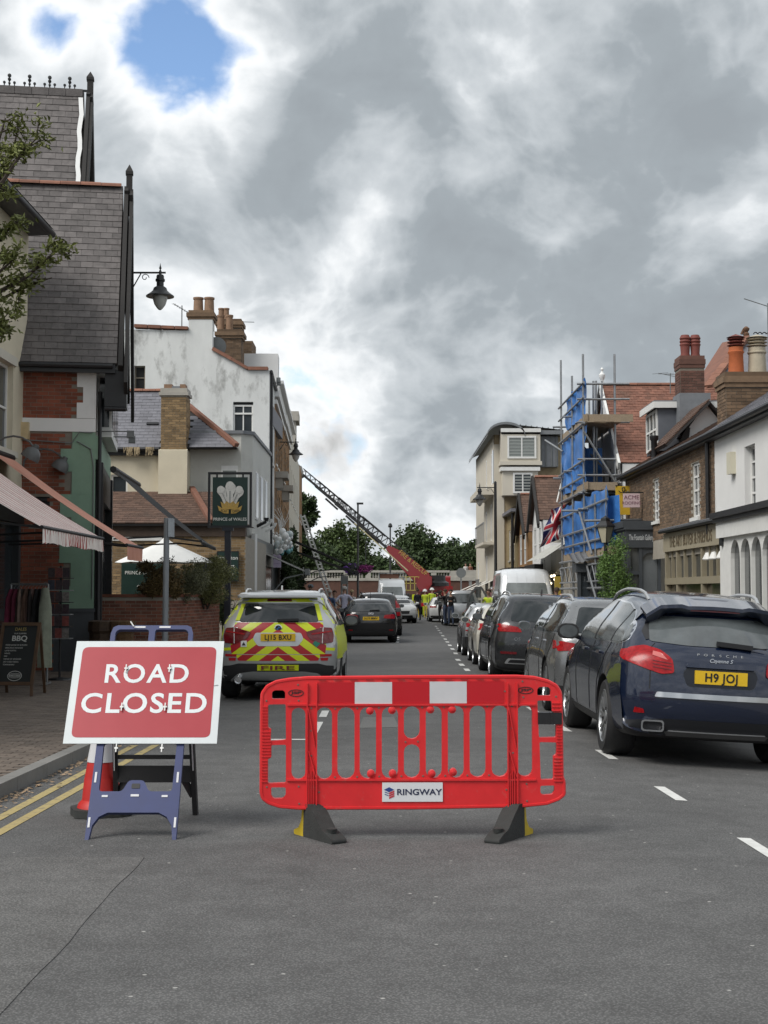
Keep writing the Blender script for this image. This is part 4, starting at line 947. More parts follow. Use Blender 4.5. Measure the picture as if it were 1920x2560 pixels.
def house(label, a0, a1, h, wm, cols, rows, cornice=None, bricks=None, sillm=WHITEPAINT, pil=None):
 t = thing('terrace_house', label, 'house', FT.p((a0+a1)/2, 0, -3))
 FF = tface(t, a0, a1, h, wm, cols, rows, bricks=bricks, sillm=sillm)
 mb = MB(); fbox(mb, FF, 0, a1-a0, h-1.2, h, -6, -.02); fbox(mb, FF, 0, .05, 0, h-.02, -6, -.02); mb.build('roof', SLATE2, t)
 if cornice:
  mb = MB(); fbox(mb, FF, 0, a1-a0, h, h+.5, -.3, .18); fbox(mb, FF, 0, a1-a0, h+.5, h+.62, -.3, .34); fbox(mb, FF, 0, a1-a0, h-.28, h-.12, 0, .10); mb.build('cornice', cornice, t)
 if pil:
  for a in pil: mb = MB(); fbox(mb, FF, a, a+.28, 3.5, h, 0, .06); mb.build('pilaster', WHITEPAINT, t)
 mb = MB(); fbox(mb, FF, 0, a1-a0, 3.0, 3.5, 0, .16); mb.build('fascia', GREYP, t)
 return t, FF
h1, F1 = house('brown brick terrace house with white sills and pale cornice', 4.6, 14, 9.2, MORTAR, (6.2, 8.2, 10.2, 12.4), ((4.0, 5.7), (6.7, 8.3)), WHITER, BRICK_O)
h2, F2_ = house('second brown brick terrace house with darker recessed windows', 14, 23.5, 9.3, MORTAR, (15.6, 17.8, 20, 22.2), ((4.0, 5.7), (6.7, 8.3)), WHITER, BRICK_O)
h3, F3_ = house('tall off white terrace house beside the fire ladder head', 23.5, 47, 10.2, PALE, (25.5, 28.5, 31.5, 34.5, 37.5, 40.5, 43.5), ((4.0, 5.6), (6.6, 8.4)), None)
h4, F4_ = house('dark red brick terrace house at the far end by the ladder', 47, 56, 10.4, BRICK_O, (48.5, 51, 53.5), ((4, 5.6), (6.6, 8.3)), None)
mb = MB(); fbox(mb, F3_, 17, 19.5, 10.2, 12.6, -1.2, -.1); fbox(mb, F3_, 16.8, 19.7, 12.6, 13.2, -1.4, .1); mb.build('chimney', STONE, h3)
for a in (5.3, 12.5): mb = MB(); fbox(mb, F1, a-4.6, a-4.6+1.6, 6.1, 6.35, 0, .5); fbox(mb, F1, a-4.5, a-4.4, 5.7, 6.1, 0, .3); fbox(mb, F1, a-3.2, a-3.1, 5.7, 6.1, 0, .3); mb.build('window_canopy', STONE, h1)
mb = MB(); fbox(mb, F1, .2, 1.4, 9.82, 10.9, -1.2, .12); mb.build('parapet_block', WHITER, h1)
Yl2 = 60.
swan_lamp('street_lamp', 'black swan neck lamp on the brown brick terrace', 588, Yl2, FT.p(10.01, 0).x+.0, Z(955, Yl2), X(638, Yl2), 1.0)
# balloon garland, ivy, small awnings, ladder
bal = thing('balloon_garland', 'silver, white and teal balloon garland over a grey shop front', 'balloons', FT.p(1.0, 2.9, .3))
cols_ = [mat('silver_balloon', (.62, .62, .60), .22, metal=.3), mat('white_balloon', (.74, .74, .72), .3), mat('teal_balloon', (.13, .33, .34), .25), mat('pearl_balloon', (.55, .60, .60), .25)]
for i in range(64):
 s = i/63; a = -2.6+6.4*s+rng.gauss(0, .14); r_ = rng.uniform(.06, .13); zc = 3.55 - .28*math.sin(s*4)-.8*max(0, s-.55)+rng.gauss(0, .17); p = FT.p(a, zc, .28+rng.uniform(0, .45))
 mb = MB(); mb.lathe([(.001, r_*1.1), (r_*.55, r_*.9), (r_*.93, r_*.4), (r_, 0), (r_*.85, -r_*.55), (r_*.4, -r_*1.0), (.001, -r_*1.2)], p, 'Z', 10); mb.build('balloon', cols_[2 if (s > .5 and rng.random() < .6) else rng.choice((0, 0, 1, 3))], bal, smooth=True)
mb = MB()
for i in range(16):
 a = rng.uniform(2.0, 3.6); p = FT.p(a, 3.9, .3); q = p+Vector((rng.uniform(-.4, .4), rng.uniform(-.5, .5), rng.uniform(.3, .9))); mb.tube([p, (p+q)/2+Vector((.1, 0, .1)), q], .008, 4)
mb.build('ribbon', WHITEPAINT, bal)
iv = thing('ivy', 'dense dark green climbing ivy over a restaurant front', 'ivy', FT.p(9, 0, .2))
mb = MB()
for (a, c, ra, rc, n) in ((5.8, 3.2, 1.6, .95, 2500), (8.5, 2.8, 2.4, 1.0, 3000), (12, 2.2, 3.5, 1.3, 3500), (7.5, 1.3, 3, 1.2, 2500), (16, 1.6, 3, 1.2, 2500), (20, 1.7, 3, 1.2, 2000)):
 pts = blob_pts((0, 0, 0), (ra, .45, rc), n, lump=14); leaves(mb, [FT.p(a+p.x, c+p.z, .55+p.y) for p in pts], .12, narrow=.7)
mb.build('foliage', LEAF_DK, iv, fixn=False)
mb = MB()
for a in (5, 8, 11, 14): mb.tube([FT.p(a, .1, .1), FT.p(a+.3, 1.6, .16), FT.p(a-.1, 3.2, .2)], .04, 5)
mb.build('stems', TWIG, iv)
def edge_awning(label, a, c_w, c_f, reach, m, length=1.6, fr=BLACK):
 t = thing('shop_awning', label, 'awning', FT.p(a, c_f, reach/2)); mb = MB()
 q = [FT.p(a, c_w, 0), FT.p(a, c_f, reach), FT.p(a+length, c_f, reach), FT.p(a+length, c_w, 0)]; mb.add(q+[p-Vector((0, 0, .05)) for p in q], [(0, 1, 2, 3), (7, 6, 5, 4), (0, 4, 5, 1), (1, 5, 6, 2), (2, 6, 7, 3), (3, 7, 4, 0)]); mb.build('canopy', m, t)
 mb = MB(); fbox(mb, FT, a-.05, a+length+.05, c_f-.14, c_f+.06, reach-.02, reach+.12); mb.build('front_bar', fr, t)
 mb = MB(); mb.bar(FT.p(a+.1, c_f-1.0, .05), FT.p(a+.1, c_f-.25, reach*.5), .04); mb.bar(FT.p(a+.1, c_f-.25, reach*.5), FT.p(a+.1, c_f-.1, reach), .04); mb.build('arm', fr, t)
 return t
edge_awning('small grey white folding awning below the lilac sign', -3.0, 2.95, 2.35, 1.35, mat('grey_canvas', (.42, .42, .40), .8, var=.1), 2.2, GREYP)
edge_awning('long black folding awning in front of the ivy', 9.0, 4.1, 2.75, 3.05, BLACK, 3.0)
edge_awning('black awning furthest along the terrace beyond the ivy', 13.5, 3.7, 2.55, 3.3, BLACK, 3.)
def ladder_tube(t, A, B, w, n, m, r=.03):
 d_ = (B-A).normalized(); s_ = d_.cross(Vector((0, 1, 0))).normalized()
 s_ = Vector((0, 1, 0)) if s_.length < .1 else s_
 for q in (-w/2, w/2): mb = MB(); mb.bar(A+Vector((q*.6, q, 0)), B+Vector((q*.6, q, 0)), r*2.0, r*2); mb.build('stile', m, t)
 for i in range(n):
  p = A+(B-A)*(i+.5)/n; mb = MB(); mb.bar(p+Vector((-w*.3, -w/2, 0)), p+Vector((w*.3, w/2, 0)), r*1.3); mb.build('rung', m, t)
la, lb = at(729, 1290, 84.), at(653, 1112, 84.); la.z = .1
lt = thing('ladder', 'pale aluminium ladder leaning against the far terrace', 'ladder', la)
ladder_tube(lt, la, lb, .36, 26, mat('aluminium', (.50, .51, .50), .4, metal=.4), .05)
# buildings on the right
GZ = -.04
FX = 7.2
def fr(y): return Frame((FX, y, 0), (0, -1, 0), (-1, 0, 0))      # a runs towards the camera from depth y
GLASS_M = mat('shop_glass', (.085, .09, .09), .08, spec=.6, var=.4, vscale=1.2)
wc = thing('cottage_shop', 'white rendered cottage with sash window above an arched white shop front', 'shop', (9, 27, GZ))
YA, YB = 22., 30.8; F = fr(YB); Ls = YB-YA
ops = [(2.55, 3.35, 3.28, 4.52), (5.6, 6.4, 3.28, 4.52)]
mb = wall(F, Ls, 5.0, ops, .22, 2.95); mb.build('wall', WHITER, wc)
for o in ops: window(wc, F, *o, WHITEPAINT, -.16, (1, 3), .05, sill=WHITEPAINT)
mb = MB(); fbox(mb, F, 1.55, 1.85, 4.05, 4.5, 0, .12); mb.build('alarm_box', mat('cream_plastic', (.60, .57, .45), .45), wc)
mb = MB(); fbox(mb, F, 1.25, Ls, 3.14, 3.26, -.05, .42); fbox(mb, F, 1.25, Ls, 3.06, 3.14, -.05, .36); mb.build('shop_cornice', BLACK, wc)
mb = MB(); fbox(mb, F, 1.3, Ls, 2.74, 3.06, -.05, .30); mb.build('fascia', WHITEPAINT, wc)
holes = []; a = 2.2
while a < Ls-1.0:
 n = 10; r = .37; q = [(a, .55), (a+2*r, .55)] + [(a+r+r*math.cos(t), 2.30+r*math.sin(t)*1.0) for t in [PI*i/n for i in range(n+1)]]; holes.append(q[::-1]); a += .80
mb = MB(); mb.ring_prism(rect(1.3, Ls, GZ, 2.74), holes, lambda p, q, d: F.p(p, q, d), .10, .22); sfo = mb.build('shop_front', WHITEPAINT, wc)
for h in holes:
 xs_ = [p for p, q in h]; mb = MB(); fbox(mb, F, min(xs_)-.02, max(xs_)+.02, .5, 2.7, .12, .14); mb.build('pane', GLASS_M, sfo)
rr = Vector((math.cos(R(33)), 0, math.sin(R(33))))
def eaves(t, y0, y1, z):
 mb = MB(); mb.tube([(FX-.22, y0, z+.02), (FX-.22, y1, z+.02)], .065, 8); mb.build('gutter', BLACK, t, smooth=True)
 mb = MB(); mb.box(FX-.17, FX+.02, y0, y1, z-.08, z+.08); mb.build('fascia_board', BLACK, t)
eaves(wc, YA, YB, 5.0)
roof_slope(wc, 'roof_slope', (FX-.2, YB, 5.08), (FX-.2, YA+3, 5.08), rr, 3.4, SLATE_B, SLATE2, .3, .2, limit=150)
# brown brick cottage with two shops
bc = thing('brick_cottage', 'dark brown brick cottage with white sash windows above two shop signs', 'shop', (9, 36, GZ))
YA, YB = 30.8, 42.2; F = fr(YB); Ls = YB-YA
ops = [(4.35, 5.15, 3.5, 4.62), (9.1, 9.9, 3.35, 4.62)]
mb = wall(F, Ls-.02, 5.0, ops, .14, 2.5); mb.poly([(FX, YB, 0), (FX, YB, 5), (FX+5, YB, 5), (FX+5, YB, 0)]); w = mb.build('wall', MORTAR_L, bc)
pieces('brick', 'brickwork', w, BRICK_B, brick_items(F, Ls-.02, 5.0, ops, 3.0, proud=.008, bh=.078))
for o in ops: window(bc, F, *o, WHITEPAINT, -.07, (1, 3), .06, sill=WHITEPAINT)
eaves(bc, YA, YB, 5.0)
roof_slope(bc, 'roof_slope', (FX-.2, YB, 5.08), (FX-.2, YA, 5.08), Vector((math.cos(R(30)), 0, math.sin(R(30)))), 2.6, SLATE_B, TILE_D, .25, .2, 'tile', 'tiles', limit=150, thick=.02)
mb = MB(); mb.tube([(FX-.08, YA+.35, 4.95), (FX-.08, YA+.35, 2.9)], .05, 8); mb.build('downpipe', BLACK, bc, smooth=True)
mb = MB(); mb.tube([(7.08, 29.45, 3.1), (7.08, 29.45, 0)], .05, 8); mb.build('downpipe', BLACK, bc, smooth=True)
GXa, GXb, GY = X(1352, 38), X(1432, 38), 38.
DG = Frame((GXa, GY, 0), (1, 0, 0), (0, -1, 0)); gw_ = GXb-GXa
mb = MB(); fbox(mb, DG, 0, gw_, 2.82, 3.32, -4.3, .05); fbox(mb, DG, -.05, gw_, 3.30, 3.36, -4.3, .10); fbox(mb, DG, -.08, gw_, 3.36, 3.54, -4.3, .07); gf = mb.build('gallery_fascia', ANTH, bc)
text('lettering', 'The Fountain Gallery', .2, mat('grey_lettering', (.55, .57, .58), .5), gf, plane_m(DG.p(gw_*.42, 3.07, .054), (1, 0, 0), (0, 0, 1)), .003, bold=.001, fit=(gw_*.66, .20))
mb = MB()
for a in (.05, .36, gw_-.13): fbox(mb, DG, a, a+.08, GZ, 2.82, -.1, .02)
fbox(mb, DG, .05, gw_, GZ, .5, -.1, .0); fbox(mb, DG, .05, .4, 2.1, 2.2, -.1, .01); fbox(mb, DG, .02, .08, GZ, 2.82, -4.2, -.1)
gfs = mb.build('shop_front', ANTH, bc)
for a, b in ((.13, .36), (.44, gw_-.13)): mb = MB(); fbox(mb, DG, a, b, .5, 2.82, -.06, -.04); mb.build('pane', GLASS_M, gfs)
mb = MB(); fbox(mb, DG, .05, .08, .5, 2.8, -4.1, -.1); mb.build('pane', GLASS, gfs)
mb = MB(); q = [(.44, 2.45), (.44, 2.82), (gw_-.13, 2.82), (gw_-.13, 2.45)]+[(.44+(gw_-.57)/2*(1+math.cos(t)), 2.45+.24*math.sin(t)) for t in [PI*k/8 for k in range(1, 8)]]; mb.prism(q, lambda p, c, d: DG.p(p, c, d), -.03, .0); mb.build('arch_panel', ANTH, gfs)
AB = Frame((7.10, 36.1, 0), (0, -1, 0), (-1, 0, 0))
mb = MB(); fbox(mb, AB, .0, 6.6, 2.64, 3.10, -.2, .0); af = mb.build('taupe_fascia', mat('taupe_sign', (.32, .28, .20), .6, var=.06), bc)
text('lettering', 'THE ART BUYER & FRIENDS', .30, mat('bronze_lettering', (.13, .10, .06), .5), af, plane_m(AB.p(3.1, 2.87, .004), (0, -1, 0), (0, 0, 1)), .006, bold=.003, fit=(4.6, .27))
mb = MB(); fbox(mb, AB, .1, 6.6, 3.12, 3.2, -.3, .10); mb.tube([AB.p(.1, 3.15, .11), AB.p(6.6, 3.15, .11)], .05, 8); mb.build('shop_gutter', BLACK, bc)
mb = MB(); fbox(mb, AB, -.05, 6.7, 3.2, 3.23, -.3, .08); mb.build('lead_flashing', LEAD, bc)
mb = MB()
for a in (.05, 1.4, 4.1, 6.35): fbox(mb, AB, a, a+.15, GZ, 2.64, -.2, -.03)
for a in (2.2, 3.1): fbox(mb, AB, a, a+.08, 1.95, 2.64, -.2, -.05)
for a in (.7, 4.8, 5.5): fbox(mb, AB, a, a+.05, 1.95, 2.64, -.2, -.06)
fbox(mb, AB, .05, 6.5, 1.82, 1.98, -.2, -.02); fbox(mb, AB, .05, 6.5, GZ, .45, -.2, -.05); tfs = mb.build('shop_front', TAUPE, bc)
for a, b in ((.2, 1.4), (1.55, 4.1), (4.25, 6.35)):
 mb = MB(); fbox(mb, AB, a, b, .45, 1.82, -.16, -.14); mb.build('pane', mat('warm_glass', (.10, .085, .06), .1, var=.4, vscale=1.2), tfs)
 mb = MB(); fbox(mb, AB, a, b, 1.98, 2.64, -.16, -.14); mb.build('pane', GLASS, tfs)
for a in (4.6, 5.2, 5.9):
 mb = MB(); mb.lathe([(.001, .1), (.07, .08), (.14, -.06), (.13, -.08)], AB.p(a, 2.42, -.1), 'Z', 10); mb.build('pendant_lamp', WHITEPAINT, bc, smooth=True)
mb = MB(); mb.lathe([(.001, .22), (.10, .12), (.09, .10), (.10, -.18), (.07, -.2), (.001, -.2)], (7.0, 29.25, 2.78), 'Z', 6); mb.bar((7.0, 29.25, 2.96), (7.1, 29.45, 2.96), .03); mb.build('wall_lantern', BLACKM, bc)
dm = MB()
xd0, xd1, yd0, yd1, zd0, zd1 = 7.62, 9.6, 39.2, 41.0, 5.55, 6.85
dm.box(xd0, xd1, yd0, yd1, zd0, zd1); do = dm.build('dormer', mat('lead_cladding', (.115, .125, .145), .6, var=.15, vscale=3, dirt=((.20, .21, .22), .4, 2, .58)), bc)
mb = MB(); mb.box(xd0-.14, xd1, yd0-.1, yd1+.1, zd1, zd1+.09); mb.build('dormer_roof', LEAD, do)
mb = MB(); mb.box(xd0-.16, xd1, yd0-.13, yd0-.1, zd1-.12, zd1+.05); mb.box(xd0-.18, xd0-.14, yd0-.1, yd1+.1, zd1-.14, zd1+.04); mb.build('dormer_fascia', WHITEPAINT, do)
window(bc, Frame((xd0, yd1, 0), (0, -1, 0), (-1, 0, 0)), .15, 1.7, 5.62, 6.72, WHITEPAINT, .02, (2, 1), .07)
mb = MB(); mb.lathe([(.10, 0), (.10, .1), (.08, .12), (.08, .55), (.12, .6), (.12, .7)], (FX+.1, 38.2, 5.15), 'Z', 10); mb.build('flue_pot', BLACK, bc, smooth=True)
mb = MB(); mb.add([(7.0, 41.9, 5.1), (7.9, 39.0, 5.55), (9.5, 39.0, 6.5), (9.5, 42, 6.5)], [(0, 1, 2, 3)]); mb.build('roof_valley', TILE_R, bc)
# stack on the party wall
def pot_round(parent, x, y, z, h, r, m, lid=None):
 mb = MB(); mb.lathe([(r*1.02, 0), (r, .1), (r*.92, h*.75), (r*1.05, h*.8), (r*1.05, h*.84), (r*.95, h*.86), (r*.95, h)], (x, y, z), 'Z', 18); p = mb.build('chimney_pot', m, parent, smooth=True)
 if lid:
  mb = MB()
  for k in range(3): mb.lathe([(r*.9, h+.02+.07*k), (r*1.15, h+.04+.07*k), (r*.9, h+.06+.07*k)], (x, y, z), 'Z', 16)
  mb.lathe([(r*1.2, h+.22), (.001, h+.3)], (x, y, z), 'Z', 16); mb.build('cowl', lid, p, smooth=True)
st = chimney(bc, 7.5, 8.75, 30.95, 31.75, 4.9, 6.12, BRICK_B, MORTAR, (), flare=.04)
DARKRED = mat('dark_red_pot', (.16, .04, .03), .7, var=.2)
ORP = mat('orange_pot', (.45, .12, .04), .75, var=.18, vscale=5); BUFF = mat('buff_pot', (.42, .37, .28), .8, var=.15, vscale=6)
pot_round(st, 7.82, 31.3, 6.44, .62, .17, ORP, DARKRED); pot_round(st, 8.30, 31.35, 6.44, .62, .20, BUFF, BUFF)
# mock tudor house behind, chimney with two red pots, slate roof with crest
rh = thing('rear_house', 'mock tudor house behind the cottages with red twin pot chimney', 'house', (10, 38, GZ))
p = lambda px, py, Y: at(px, py, Y)
Yh = 37.
mb = MB(); mb.prism([(X(1478, Yh), Z(952, Yh)), (X(1556, Yh), Z(945, Yh)), (X(1556, Yh), Z(905, Yh)), (X(1530, Yh), Z(872, Yh)), (X(1484, Yh), Z(935, Yh))], lambda a, b, d: Vector((a, d, b)), Yh, Yh+.2); mb.build('gable_wall', WHITER, rh)
mb = MB(); mb.prism([(X(1470, Yh), Z(955, Yh)), (X(1490, Yh), Z(955, Yh)), (X(1494, Yh), Z(925, Yh)), (X(1487, Yh), Z(922, Yh))], lambda a, b, d: Vector((a, d, b)), Yh-.08, Yh+.02); mb.build('timber_brace', TIMBER, rh)
a, b = p(1432, 962, Yh), p(1525, 868, Yh)
uvec = (b-a).normalized()
roof_slope(rh, 'roof_slope', a+Vector((0, 2.0, 0)), a+Vector((0, -.35, 0)), uvec, (b-a).length, SLATE_B, TILE_D, .24, .14, 'tile', 'tiles', limit=200, thick=.03)
mb = MB(); a2, b2 = p(1526, 868, Yh), p(1556, 902, Yh); mb.add([a2+Vector((0, -.3, 0)), b2+Vector((0, -.3, 0)), b2+Vector((0, 2, 0)), a2+Vector((0, 2, 0))], [(0, 1, 2, 3)]); mb.build('roof_slope', LEAD, rh)
cp_ = chimney(rh, X(1472, 39), X(1524, 39), 38.8, 39.5, 6.0, Z(797, 39), mat('dark_red_brick', (.115, .056, .042), .88, piece=.3, var=.2), MORTAR, (), flare=.02)
for px in (1488, 1510):
 mb = MB(); r_ = .135
 mb.lathe([(r_*1.15, 0), (r_*.9, .12), (r_, .3)] + [(r_*(1.15 if k % 2 else .98), .32+.045*k) for k in range(7)] + [(r_*.8, .64)], (X(px, 39), 39.1, Z(797, 39)+.32), 'Z', 14); mb.build('chimney_pot', DARKRED, cp_, smooth=True)
mb = MB(); mb.box(X(1468, 39), X(1535, 39), 38.7, 39.6, 5.9, Z(852, 39)); mb.build('lead_apron', LEAD, rh)
ph = [p(1530, 835, 42), p(1690, 835, 42), p(1690, 728, 44), p(1612, 728, 44)]
mb = MB(); mb.add(ph, [(0, 1, 2, 3)]); mb.build('main_slope', SLATE2, rh)
a, b = p(1530, 835, 41.9), p(1612, 728, 43.9); n_ = 9
mb = MB(); mb.add([p(1470, 880, 41.5), a, b, p(1560, 740, 46)], [(0, 1, 2, 3)]); mb.build('side_slope', TILE_R, rh)
for i in range(n_): mb = MB(); mb.bar(a+(b-a)*i/n_, a+(b-a)*((i+.97)/n_), .26, .10); mb.build('hip_tile', RIDGE, rh)
mb = MB(); mb.lathe([(.08, 0), (.10, .1), (.05, .16), (.09, .2), (.11, .26), (.05, .32), (.001, .34)], p(1612, 728, 44), 'Z', 10); mb.tube([p(1612, 722, 44), p(1604, 714, 44), p(1602, 722, 44)], .05, 6); mb.build('ridge_finial', mat('rust_terracotta', (.13, .07, .04), .9), rh)
cr = MB()
for i in range(6):
 c0 = p(1632+i*9.5, 724, 44)
 cr.tube([c0+Vector((.06*math.cos(t), 0, .06*math.sin(t)+.03)) for t in [PI*k/6 for k in range(7)]], .018, 5)
cr.build('ridge_cresting', BLACK, rh)
aerial('tv_aerial', 'large comb aerial above the slate roof with crest', 1668, 43, 730, 655, (-.75, .12, .1, -.1), 2, z0=8.6)
ta = thing('tv_aerial', 'rooftop aerial with long rods left of the red twin pot chimney', 'aerial', p(1448, 835, 41.0))
mb = MB(); mb.tube([p(1448, 850, 41.0), p(1448, 806, 41.0)], .014, 6); mb.build('mast', GREYP, ta)
mb = MB(); mb.bar(p(1422, 806, 41.0), p(1470, 816, 41.0), .014); bo = mb.build('boom', GREYP, ta)
for q in (1425, 1438, 1452): mb = MB(); mb.bar(p(q-16, 808, 40.5), p(q+18, 805+(q-1425)*.2, 41.5), .010); mb.build('element', GREYP, bo)
# steep red tiled gable behind the scaffold
tg = thing('tiled_gable_house', 'house with a steep red tiled roof behind the scaffolding', 'house', (9, 47, GZ))
Ye, Yr = 43.6, 47.2; ze, zr = Z(1000, Ye), Z(832, Yr)
sl_ = Vector((0, Yr-Ye, zr-ze))
roof_slope(tg, 'roof_slope', (7.28, Ye, ze), (11.6, Ye, ze), sl_.normalized(), sl_.length, SLATE_B, TILE_R, .19, .155, 'tile', 'tiles', limit=300, thick=.022, jit=.01)
mb = MB(); mb.add([(7.28, Yr, zr), (11.6, Yr, zr), (11.6, 2*Yr-Ye, ze), (7.28, 2*Yr-Ye, ze)], [(0, 1, 2, 3)]); mb.build('rear_slope', TILE_R, tg)
half_round_row(tg, (7.3, Yr, zr), (11.6, Yr, zr), .10, .38, RIDGE)
mb = MB(); mb.poly([(7.34, Ye, 0), (7.34, Ye, ze), (7.34, Yr, zr-.1), (7.34, 2*Yr-Ye, ze), (7.34, 2*Yr-Ye, 0)]); mb.build('gable_wall', WHITER, tg)
for k, (y0, z0_, y1, z1_) in enumerate(((Ye, ze, Yr, zr), (2*Yr-Ye, ze, Yr, zr))):
 mb = MB(); mb.bar((7.24, y0, z0_-.1), (7.24, y1, z1_-.06), .08, .26); mb.build('bargeboard', WHITEPAINT if k == 0 else TIMBER, tg)
for y in (44.6, 45.9, 47.2, 48.5, 49.8): mb = MB(); mb.box(7.30, 7.335, y-.09, y+.09, 3.2, ze+.0); mb.build('timber_post', TIMBER, tg)
for z in (3.6, 4.9): mb = MB(); mb.box(7.27, 7.30, Ye, 2*Yr-Ye, z-.09, z+.09); mb.build('timber_rail', TIMBER, tg)
mb = MB(); mb.lathe([(.07, 0), (.05, .12), (.10, .2), (.11, .3), (.05, .36), (.03, .42), (.06, .48), (.001, .56)], (7.3, Yr, zr+.05), 'Z', 10); mb.build('finial', WHITER, tg, smooth=True)
chimney(tg, 9.0, 10.6, 49, 49.7, zr-1.2, zr+.02, BRICK_B, MORTAR, [(9.2, 49.3), (9.55, 49.3), (9.9, 49.3), (10.3, 49.3)], potr=.15, poth=.30, potm=BUFF, cap=False)
mb = MB(); mb.box(7.34, 11, Ye+.02, Ye+.2, 0, ze); mb.build('flank_wall', WHITER, tg)
# scaffolding
sc = thing('scaffold', 'steel tube scaffolding with blue sheeting around the tiled gable house', 'scaffold', (6.7, 46, GZ))
def pole(a, b, r=.036): mb = MB(); mb.tube([a, b], r, 7); return mb.build('pole', STEEL, sc, smooth=True)
xo, xi = 6.2, 7.18
yo = [39.5, 41.6, 43.9, 46.5, 49.4]
for y, zt in zip(yo, (4.5, 4.5, Z(765, 43.9), Z(812, 46.5), Z(778, 49.4))): pole((xo, y, GZ), (xo, y, zt))
for y, zt in zip((43.9, 46.5, 49.4), (Z(765, 43.9), 8.6, 8.4)): pole((xi, y, GZ), (xi, y, zt))
pole((6.62, 44.6, 5), (6.62, 44.6, 8.3)); pole((6.75, 44.9, 5), (6.75, 44.9, 8.35))
for z in (7.65, 8.1, 6.85, 5.7, 5.2, 4.75): pole((xo-.04, 43.5, z), (xo-.04, 49.8, z))
for z in (4.2, 3.55, 3.15, 2.65, 1.75): pole((xo-.04, 39.1, z), (xo-.04, 49.8, z))
for z in (8.1, 7.62, 6.9, 5.75, 5.25, 4.7, 4.2): pole((xo-.2, 43.86, z), (xi+.45, 43.86, z))
pole((5.6, 39.6, 3.62), (7.7, 39.6, 3.66)); pole((5.5, 43.9, 4.15), (6.3, 43.9, 4.15))
for z in (5.6, 7.4): pole((xo-.3, 49.4, z), (xi, 49.4, z)); pole((xo-.3, 46.5, z), (xi, 46.5, z))
pole((xo-.06, 46.8, 6.95), (xi+.05, 43.84, 5.0)); pole((xo-.5, 50.0, 7.0), (xo, 49.0, 6.5)); pole((xo-.08, 44.4, 4.15), (xo-.08, 41.8, 2.75)); pole((xo-.08, 43.0, 2.5), (xo-.08, 40.6, 1.2)); pole((xo, 43.8, 6.6), (xi, 43.8, 5.0))
for z, y0, y1 in ((6.86, 43.6, 49.6), (4.76, 43.6, 49.6), (2.66, 39.2, 49.6)):
 for k in range(5):
  x = xo+.06+k*.21; mb = MB(); mb.box(x, x+.2, y0+rng.uniform(-.15, .15), y1, z, z+.04); mb.build('plank', WOOD, sc)
 mb = MB(); mb.box(xo+.04, xo+.075, y0-.1, y1, z+.04, z+.27); mb.build('toe_board', WOOD, sc)
 mb = MB(); mb.box(xo-.05, xi+.5 if z > 6 else xi, y0-.06, y0-.02, z+.02, z+.25); mb.build('toe_board', WOOD, sc)
for z in (2.45, 1.95): pole((xo-.05, 39.4, z), (xo-.05, 49.6, z), .026)
for k in range(16):
 y = 39.4+.64*k; pole((xo-.05, y, 1.95 if k % 2 else 2.45), (xo-.05, y+.64, 2.45 if k % 2 else 1.95), .02)
BLUE = mat('blue_sheeting', (.045, .17, .47), .45, spec=.4, var=.35, vscale=1.5, dirt=((.12, .30, .62), .6, 2.2, .55))
def sheet(y0, y1, z0, z1, x=xo+.03, seed=0, top=None):
 nyy, nz = 28, 16; vs = []
 for i in range(nyy+1):
  for j in range(nz+1):
   y = y0+(y1-y0)*i/nyy; z = z0+(z1-z0)*j/nz
   w_ = noise.noise(Vector((y*1.3, z*1.1, seed)))*.14 + noise.noise(Vector((y*3.7, z*2.2, seed+5)))*.05
   ed = .10*noise.noise(Vector((z*2, seed, 1)))*(1 if i in (0, nyy) else 0)
   vs.append((x+w_, y+ed, z-(.10*abs(math.sin(i*.5)) if j == nz else 0)))
 mb = MB(); mb.add(vs, [(i*(nz+1)+j, (i+1)*(nz+1)+j, (i+1)*(nz+1)+j+1, i*(nz+1)+j+1) for i in range(nyy) for j in range(nz)]); return mb.build('blue_sheet', BLUE, sc, smooth=True)
sheet(43.7, 48.4, 7.1, 8.28, seed=1); sheet(43.8, 49.5, 4.95, 6.85, seed=2); sheet(39.4, 49.4, 2.9, 4.62, seed=3)
mb = MB(); vs = []
for i in range(13):
 for j in range(9): vs.append((6.25+.75*i/12, 45.4+.1*noise.noise(Vector((i*.4, j*.4, 3))), 5.0+1.25*j/8))
mb.add(vs, [(i*9+j, (i+1)*9+j, (i+1)*9+j+1, i*9+j+1) for i in range(12) for j in range(8)]); mb.build('blue_sheet', BLUE, sc, smooth=True)
mb = MB(); vs = []
for i in range(9):
 for j in range(11): vs.append((6.2+.38*i/8-.06*j/10*i/8, 39.45+.25*math.sin(i*.5), 2.45+1.9*j/10-.25*i/8*(1-j/10)+.05*math.sin(j)))
mb.add(vs, [(i*11+j, (i+1)*11+j, (i+1)*11+j+1, i*11+j+1) for i in range(8) for j in range(10)]); mb.build('blue_sheet', BLUE, sc, smooth=True)
